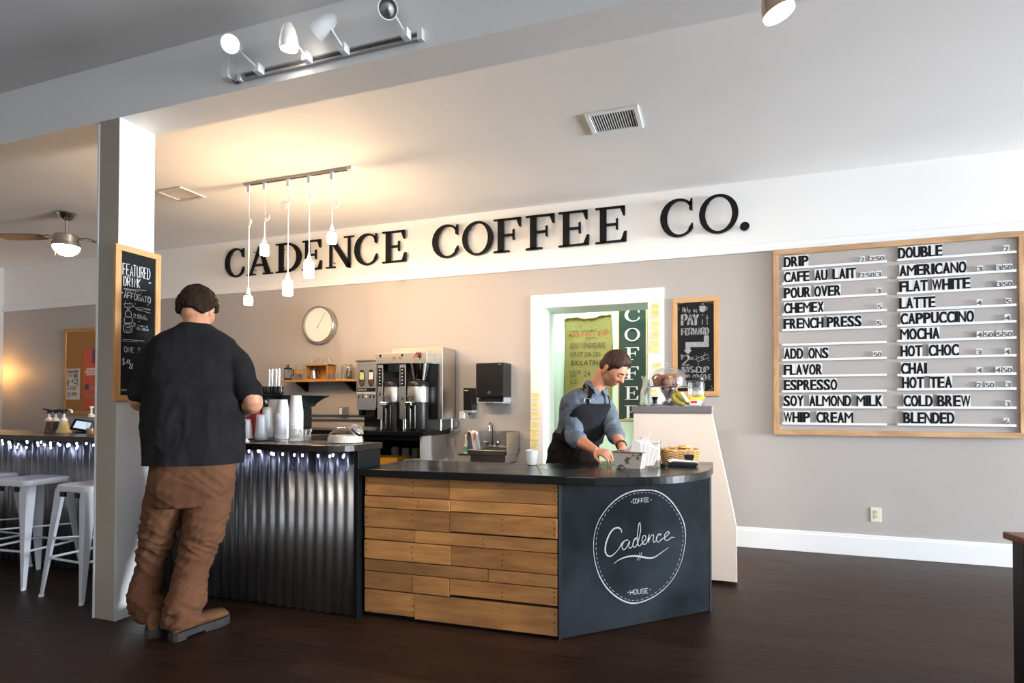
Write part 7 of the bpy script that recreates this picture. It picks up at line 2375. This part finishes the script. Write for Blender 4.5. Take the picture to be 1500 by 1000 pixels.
leather = mat('tan_leather', (0.14, 0.066, 0.030), 0.75, spec=0.2, noise_amt=0.35, nscale=14, bump=0.15, bscale=80)
rubber = mat('grey_rubber', (0.03, 0.026, 0.024), 0.85, noise_amt=0.3, nscale=30)
boot((-2.607, 2.225, 0), (0.10, 0.99, 0), 0.315, leather, rubber, A_, '')
boot((-2.735, 2.225, 0), (-0.72, 0.70, 0), 0.305, leather, rubber, A_, '')

# ------------------------------------------------------------ the person behind the counter
B_ = thing('person', 'person in blue-grey shirt and dark apron bending over the counter before the doorway', 'person', (-0.95, 3.92, 0))
Fb = V((0.80, -0.60, 0)).normalized()
Wb = V((0.60, 0.80, 0)).normalized()      # towards their left
Dt = (Fb + Z * -0.35).normalized()        # chest leans forward
cb = lambda px_, py, Y: at(px_, py, Y)
body_ = [(cb(866, 573, 3.83), 0.085, 0.065), (cb(862, 578, 3.83), 0.145, 0.085), (cb(858, 587, 3.84), 0.182, 0.104), (cb(855, 604, 3.86), 0.180, 0.115), (cb(850, 625, 3.88), 0.165, 0.112), (cb(844, 645, 3.90), 0.152, 0.105), (cb(840, 665, 3.92), 0.160, 0.112)]
sb = MB()
loft(sb, body_, Wb, Dt, 2.35, 32)
s_n, e_n, w_n = cb(839, 590, 3.76), cb(841, 641, 3.70), cb(873, 660, 3.52)
s_f, e_f, w_f = cb(884, 590, 3.98), cb(899, 632, 3.84), cb(912, 656, 3.64)
cuff_n = e_n.lerp(w_n, 0.22)
cuff_f = e_f.lerp(w_f, 0.30)
limb(sb, [s_n + Wb * 0.02, s_n.lerp(e_n, 0.25), s_n.lerp(e_n, 0.6), e_n, cuff_n], [0.068, 0.066, 0.060, 0.056, 0.053], 5, 18)
limb(sb, [s_f - Wb * 0.03, s_f.lerp(e_f, 0.3), s_f.lerp(e_f, 0.6), e_f, cuff_f], [0.066, 0.064, 0.058, 0.054, 0.050], 5, 18)
b1 = fold(13, (1.0, 1.0, 0.9), 0.006, 31.0)
b2 = fold(26, (0.7, 0.7, 1.4), 0.0028, 42.0)
chm = mat('chambray', (0.105, 0.135, 0.175), 0.85, noise_amt=0.22, nscale=18, bump=0.08, bscale=600)
fuse('shirt', sb, chm, B_, 0.0055, 3, lambda p, n_: b1(p) + b2(p))
# rolled cuffs
for c_, d_, r in ((cuff_n, (w_n - e_n).normalized(), 0.054), (cuff_f, (w_f - e_f).normalized(), 0.051)):
    Rq = d_.to_track_quat('Z', 'Y').to_matrix()
    MB().lathe([(r, -0.028), (r + 0.004, -0.02), (r + 0.005, 0.010), (r, 0.018), (r - 0.008, 0.014), (r - 0.008, -0.02)], c_, 24, R=Rq, cap=False).build('rolled_cuff', chm, B_, True)
# collar
nk = cb(870, 571, 3.82)
nd = (cb(890, 556, 3.80) - nk).normalized()
Rn = nd.to_track_quat('Z', 'Y').to_matrix()
MB().lathe([(0.066, -0.012), (0.064, 0.012), (0.059, 0.026), (0.070, 0.004), (0.082, -0.012), (0.080, -0.018)], nk + nd * 0.006, 28, R=Rn, cap=False).build('collar', chm, B_, True)
mb = MB()
for sg_ in (-1, 1):
    p0 = nk + Fb * 0.058 + Z * 0.004 + Wb * sg_ * 0.012
    pl = [p0, p0 + Wb * sg_ * 0.050 + Z * 0.010, p0 + Wb * sg_ * 0.045 - Z * 0.045 + Fb * 0.025, p0 + Wb * sg_ * 0.008 - Z * 0.030 + Fb * 0.020]
    nn = Fb * 0.004
    mb.add(pl + [q + nn for q in pl], [(0, 1, 2, 3), (7, 6, 5, 4), (0, 4, 5, 1), (1, 5, 6, 2), (2, 6, 7, 3), (3, 7, 4, 0)])
mb.build('collar_points', chm, B_)
# trousers hidden by apron and counter
tb = MB()
hipc = cb(838, 690, 3.93)
loft(tb, [(hipc + Z * 0.06, 0.150, 0.100), (hipc, 0.158, 0.108), (V((hipc.x, hipc.y, 0.70)), 0.150, 0.105)], Wb, Fb)
for sg_ in (-1, 1):
    hp = V((hipc.x, hipc.y, 0.74)) + Wb * 0.085 * sg_
    limb(tb, [hp, V((hp.x + 0.02, hp.y - 0.01, 0.45)), V((hp.x - 0.01, hp.y + 0.01, 0.10))], [0.080, 0.058, 0.048], 5, 16)
fuse('trousers', tb, mat('dark_denim', (0.012, 0.013, 0.018), 0.85), B_, 0.012, 3)
for sg_ in (-1, 1):
    hp = V((hipc.x, hipc.y, 0)) + Wb * 0.085 * sg_
    boot(hp - Fb * 0.07, Fb, 0.28, mat('dark_leather', (0.03, 0.02, 0.015), 0.5), MATS['grey_rubber'], B_, '')
# apron: skirt wrapped round the hips, bib on the chest, straps
apm = mat('charcoal_apron', (0.016, 0.0165, 0.020), 0.95, spec=0.1, noise_amt=0.25, nscale=10, bump=0.1, bscale=500)
aps = mat('dark_brown_apron', (0.014, 0.010, 0.009), 0.9, spec=0.1, noise_amt=0.3, nscale=8, bump=0.1, bscale=500)
ab = MB()
loft(ab, [(cb(846, 634, 3.89), 0.166, 0.124), (cb(843, 645, 3.90), 0.170, 0.130), (cb(840, 660, 3.91), 0.182, 0.140), (cb(838, 680, 3.92), 0.192, 0.148), (cb(837, 710, 3.93), 0.205, 0.155), (cb(837, 745, 3.93), 0.215, 0.16)], Wb, (Fb - Z * 0.1).normalized(), 2.3, 32)
fuse('apron_skirt', ab, aps, B_, 0.007, 2, lambda p, n_: b1(p) * 0.9)
secs = [(cb(862, 583, 3.83), 0.155, 0.108), (cb(857, 592, 3.84), 0.190, 0.122), (cb(855, 606, 3.86), 0.192, 0.132), (cb(850, 625, 3.88), 0.178, 0.128), (cb(846, 642, 3.89), 0.172, 0.128)]
P_ = smoothline([s[0] for s in secs], 5)
HW = [v.x for v in smoothline([V((s[1], 0, 0)) for s in secs], 5)]
HD = [v.x for v in smoothline([V((s[2], 0, 0)) for s in secs], 5)]
vs, fs = [], []
nA = 22
for i, (p, hw, hd) in enumerate(zip(P_, HW, HD)):
    f = i / (len(P_) - 1)
    half = math.radians(34 + 50 * f ** 0.8)
    for k in range(nA + 1):
        a = PI / 2 - half + 2 * half * k / nA
        c_, s_ = math.cos(a), math.sin(a)
        r_ = (abs(c_) ** 2.35 + abs(s_) ** 2.35) ** (-1 / 2.35)
        q = p + Wb * (c_ * r_ * hw) + Dt * (s_ * r_ * hd)
        vs.append(q + (Wb * c_ + Dt * s_) * (0.006 + b1(q) * 0.6))
for i in range(len(P_) - 1):
    for k in range(nA):
        a = i * (nA + 1) + k
        fs.append((a, a + 1, a + nA + 2, a + nA + 1))
bib = MB().add(vs, fs)
bib.flat = True
bo = bib.build('apron_bib', apm, B_, True, ang=3)
sd = bo.modifiers.new('thick', 'SOLIDIFY')
sd.thickness = 0.004
sd.offset = 1
# neck strap with buckle
tl, trr = vs[nA], vs[0]          # their right / left top corners
for end in (vs[nA], vs[0]):
    sgn = 1 if (end - P_[0]).dot(Wb) > 0 else -1
    pts = smoothline([end + Dt * 0.004, nk + Wb * sgn * 0.068 + Fb * 0.035 - Z * 0.004 + Dt * 0.01, nk + Wb * sgn * 0.066 - Fb * 0.02 + Z * 0.030, nk - Fb * 0.058 + Z * 0.030 + Wb * sgn * 0.02], 6)
    rings = []
    for i, p in enumerate(pts):
        d_ = (pts[min(i + 1, len(pts) - 1)] - pts[max(i - 1, 0)]).normalized()
        o_ = (p - nk)
        o_ = (o_ - d_ * o_.dot(d_)).normalized()
        l_ = d_.cross(o_)
        rings.append([p + l_ * 0.014 + o_ * 0.002, p - l_ * 0.014 + o_ * 0.002, p - l_ * 0.014 + o_ * 0.006, p + l_ * 0.014 + o_ * 0.006])
    MB().rings(rings).build('neck_strap', apm, B_)
bk_ = cb(866.5, 573.5, 3.70)
q0 = pts[2]
bp0 = min((vs[nA], vs[0]), key=lambda p: p.y)
bc0 = bp0 + (nk - bp0).normalized() * 0.02 - V((0, 0.014, 0)) + V((0.0, 0, 0.008))
mb = MB()
for a, b_ in ((V((-0.018, 0, 0.010)), V((0.018, -0.002, 0.006))), (V((0.018, -0.002, 0.006)), V((0.016, -0.002, -0.016))), (V((0.016, -0.002, -0.016)), V((-0.020, 0, -0.010))), (V((-0.020, 0, -0.010)), V((-0.018, 0, 0.010)))):
    mb.tube([bc0 + a, bc0 + b_], 0.003, 6)
mb.build('buckle', M['chrome'], B_, True)['label'] = 'chrome strap buckle'
o = MB().tube([cb(818, 628, 3.90), cb(812, 636, 3.93), cb(810, 650, 3.95), cb(806, 662, 3.96)], [0.010, 0.014, 0.010, 0.006], 8).build('apron_tie', apm, B_, True)
# body
hcb = cb(897.5, 540.5, 3.79)
yawb = math.atan2(-0.40, 0.92)
hRb = Matrix.Rotation(yawb, 3, 'Z') @ Matrix.Rotation(0.68, 3, 'Y')
bb_ = MB()
add_head(bb_, hcb, hRb, 0.98)
limb(bb_, [cb(862, 584, 3.84), cb(871, 571, 3.82), hcb + hRb @ V((-0.035, 0, -0.045))], [0.066, 0.054, 0.056], 5, 18)
loft(bb_, [(c_ + Z * 0.0, hw * 0.8, hd * 0.8) for c_, hw, hd in body_] + [(hipc, 0.12, 0.09)], Wb, Dt)
limb(bb_, [s_n + Wb * 0.03, s_n.lerp(e_n, 0.5), e_n, e_n.lerp(w_n, 0.35), w_n], [0.048, 0.042, 0.039, 0.041, 0.025], 5, 14)
limb(bb_, [s_f - Wb * 0.03, s_f.lerp(e_f, 0.5), e_f, e_f.lerp(w_f, 0.35), w_f], [0.048, 0.042, 0.038, 0.040, 0.024], 5, 14)
hand(bb_, w_n, cb(893, 665, 3.47) - w_n, V((-0.15, -0.35, 0.9)), 1, 0.98, 0.75)
hand(bb_, w_f, cb(918, 666, 3.56) - w_f, V((0.25, -0.2, 0.95)), -1, 0.98, 0.6)
for sg_ in (-1, 1):
    hp = V((hipc.x, hipc.y, 0.74)) + Wb * 0.085 * sg_
    limb(bb_, [hp, V((hp.x, hp.y, 0.12))], [0.05, 0.035], 4, 10)
fuse('body', bb_, skin2, B_, 0.0042, 3)
hr2 = mat('brown_hair', (0.050, 0.022, 0.011), 0.6, spec=0.3, noise_amt=0.55, nscale=34, stretch=(1, 1, 0.3), bump=0.5, bscale=110)


def th2(d):
    fr = max(0, d.x) * (1.6 if d.z > 0.55 else 1)
    side = 0.0025
    return side + 0.024 * max(0, (d.z - 0.30) / 0.7) ** 0.6 * (0.75 + 0.5 * fr) if d.z > 0.30 else side


hair_mesh('hair', hcb, hRb, hr2, B_, th2, 0.98, seed=9)
for sg_ in (-1, 1):
    c_ = hcb + hRb @ (V((0.0835, sg_ * 0.031, 0.008)) * 0.98)
    mb = MB()
    ell(mb, c_, (0.0115, 0.0115, 0.0115))
    mb.build('eye', MATS['eye_white'], B_, True)
    mb = MB()
    # lowered lids, iris glimpse and brow
    Rr = hRb @ Matrix.Rotation(sg_ * 0.25, 3, 'Z')
    ell(mb, c_ + hRb @ V((0.0015, 0, 0.0035)), (0.0125, 0.0135, 0.0095), Rr)
    mb.build('eyelid', skin2, B_, True)
    mb = MB()
    p0 = hcb + hRb @ (V((0.1010, sg_ * 0.014, 0.026)) * 0.98)
    p1 = hcb + hRb @ (V((0.0985, sg_ * 0.032, 0.031)) * 0.98)
    p2 = hcb + hRb @ (V((0.0850, sg_ * 0.050, 0.026)) * 0.98)
    mb.tube(smoothline([p0, p1, p2], 4), [0.003, 0.0034, 0.0036, 0.0038, 0.0038, 0.0036, 0.003, 0.0024, 0.002], 6)
    mb.build('eyebrow', hr2, B_, True)
    mb = MB()
    q0 = hcb + hRb @ (V((0.0960, sg_ * 0.020, 0.0035)) * 0.98)
    q1 = hcb + hRb @ (V((0.0950, sg_ * 0.031, 0.0015)) * 0.98)
    q2 = hcb + hRb @ (V((0.0890, sg_ * 0.043, 0.0035)) * 0.98)
    mb.tube(smoothline([q0, q1, q2], 4), 0.0012, 5)
    mb.build('eyelashes', hr2, B_, True)
mb = MB()
lp = [hcb + hRb @ (V((0.0945 - 14.0 * y_ * y_, y_, -0.0545)) * 0.98) for y_ in (-0.024, -0.014, 0, 0.014, 0.024)]
mb.tube(smoothline(lp, 3), [0.0015, 0.0025, 0.003, 0.0035, 0.0038, 0.004, 0.004, 0.004, 0.0038, 0.0035, 0.003, 0.0025, 0.0015], 6)
mb.build('lips', mat('lips', (0.42, 0.15, 0.11), 0.45), B_, True)
# bracelets on the far wrist
for f, r in ((0.80, 0.0032), (0.88, 0.0026)):
    c_ = e_f.lerp(w_f, f)
    d_ = (w_f - e_f).normalized()
    Rq = d_.to_track_quat('Z', 'Y').to_matrix()
    pts = [c_ + Rq @ V((0.0315 * math.cos(a), 0.0315 * math.sin(a), 0.002 * math.sin(3 * a))) for a in [2 * PI * k / 20 for k in range(20)]]
    MB().tube(pts, r, 6, closed=True).build('bracelet', M['plastic'], B_, True)

for o in C.objects:
    n_ = o.name.split('.')[0]
    if o.parent is not None and n_ in ('chalk_lettering', 'printed_text', 'printed_logo', 'printed_emblem', 'emblem_letters', 'printed_name', 'handwriting', 'nail_heads', 'screws', 'coins', 'beans', 'blueberries', 'keys', 'buttons', 'keyholes', 'hour_marks', 'printed_block'):
        o['kind'] = 'stuff'
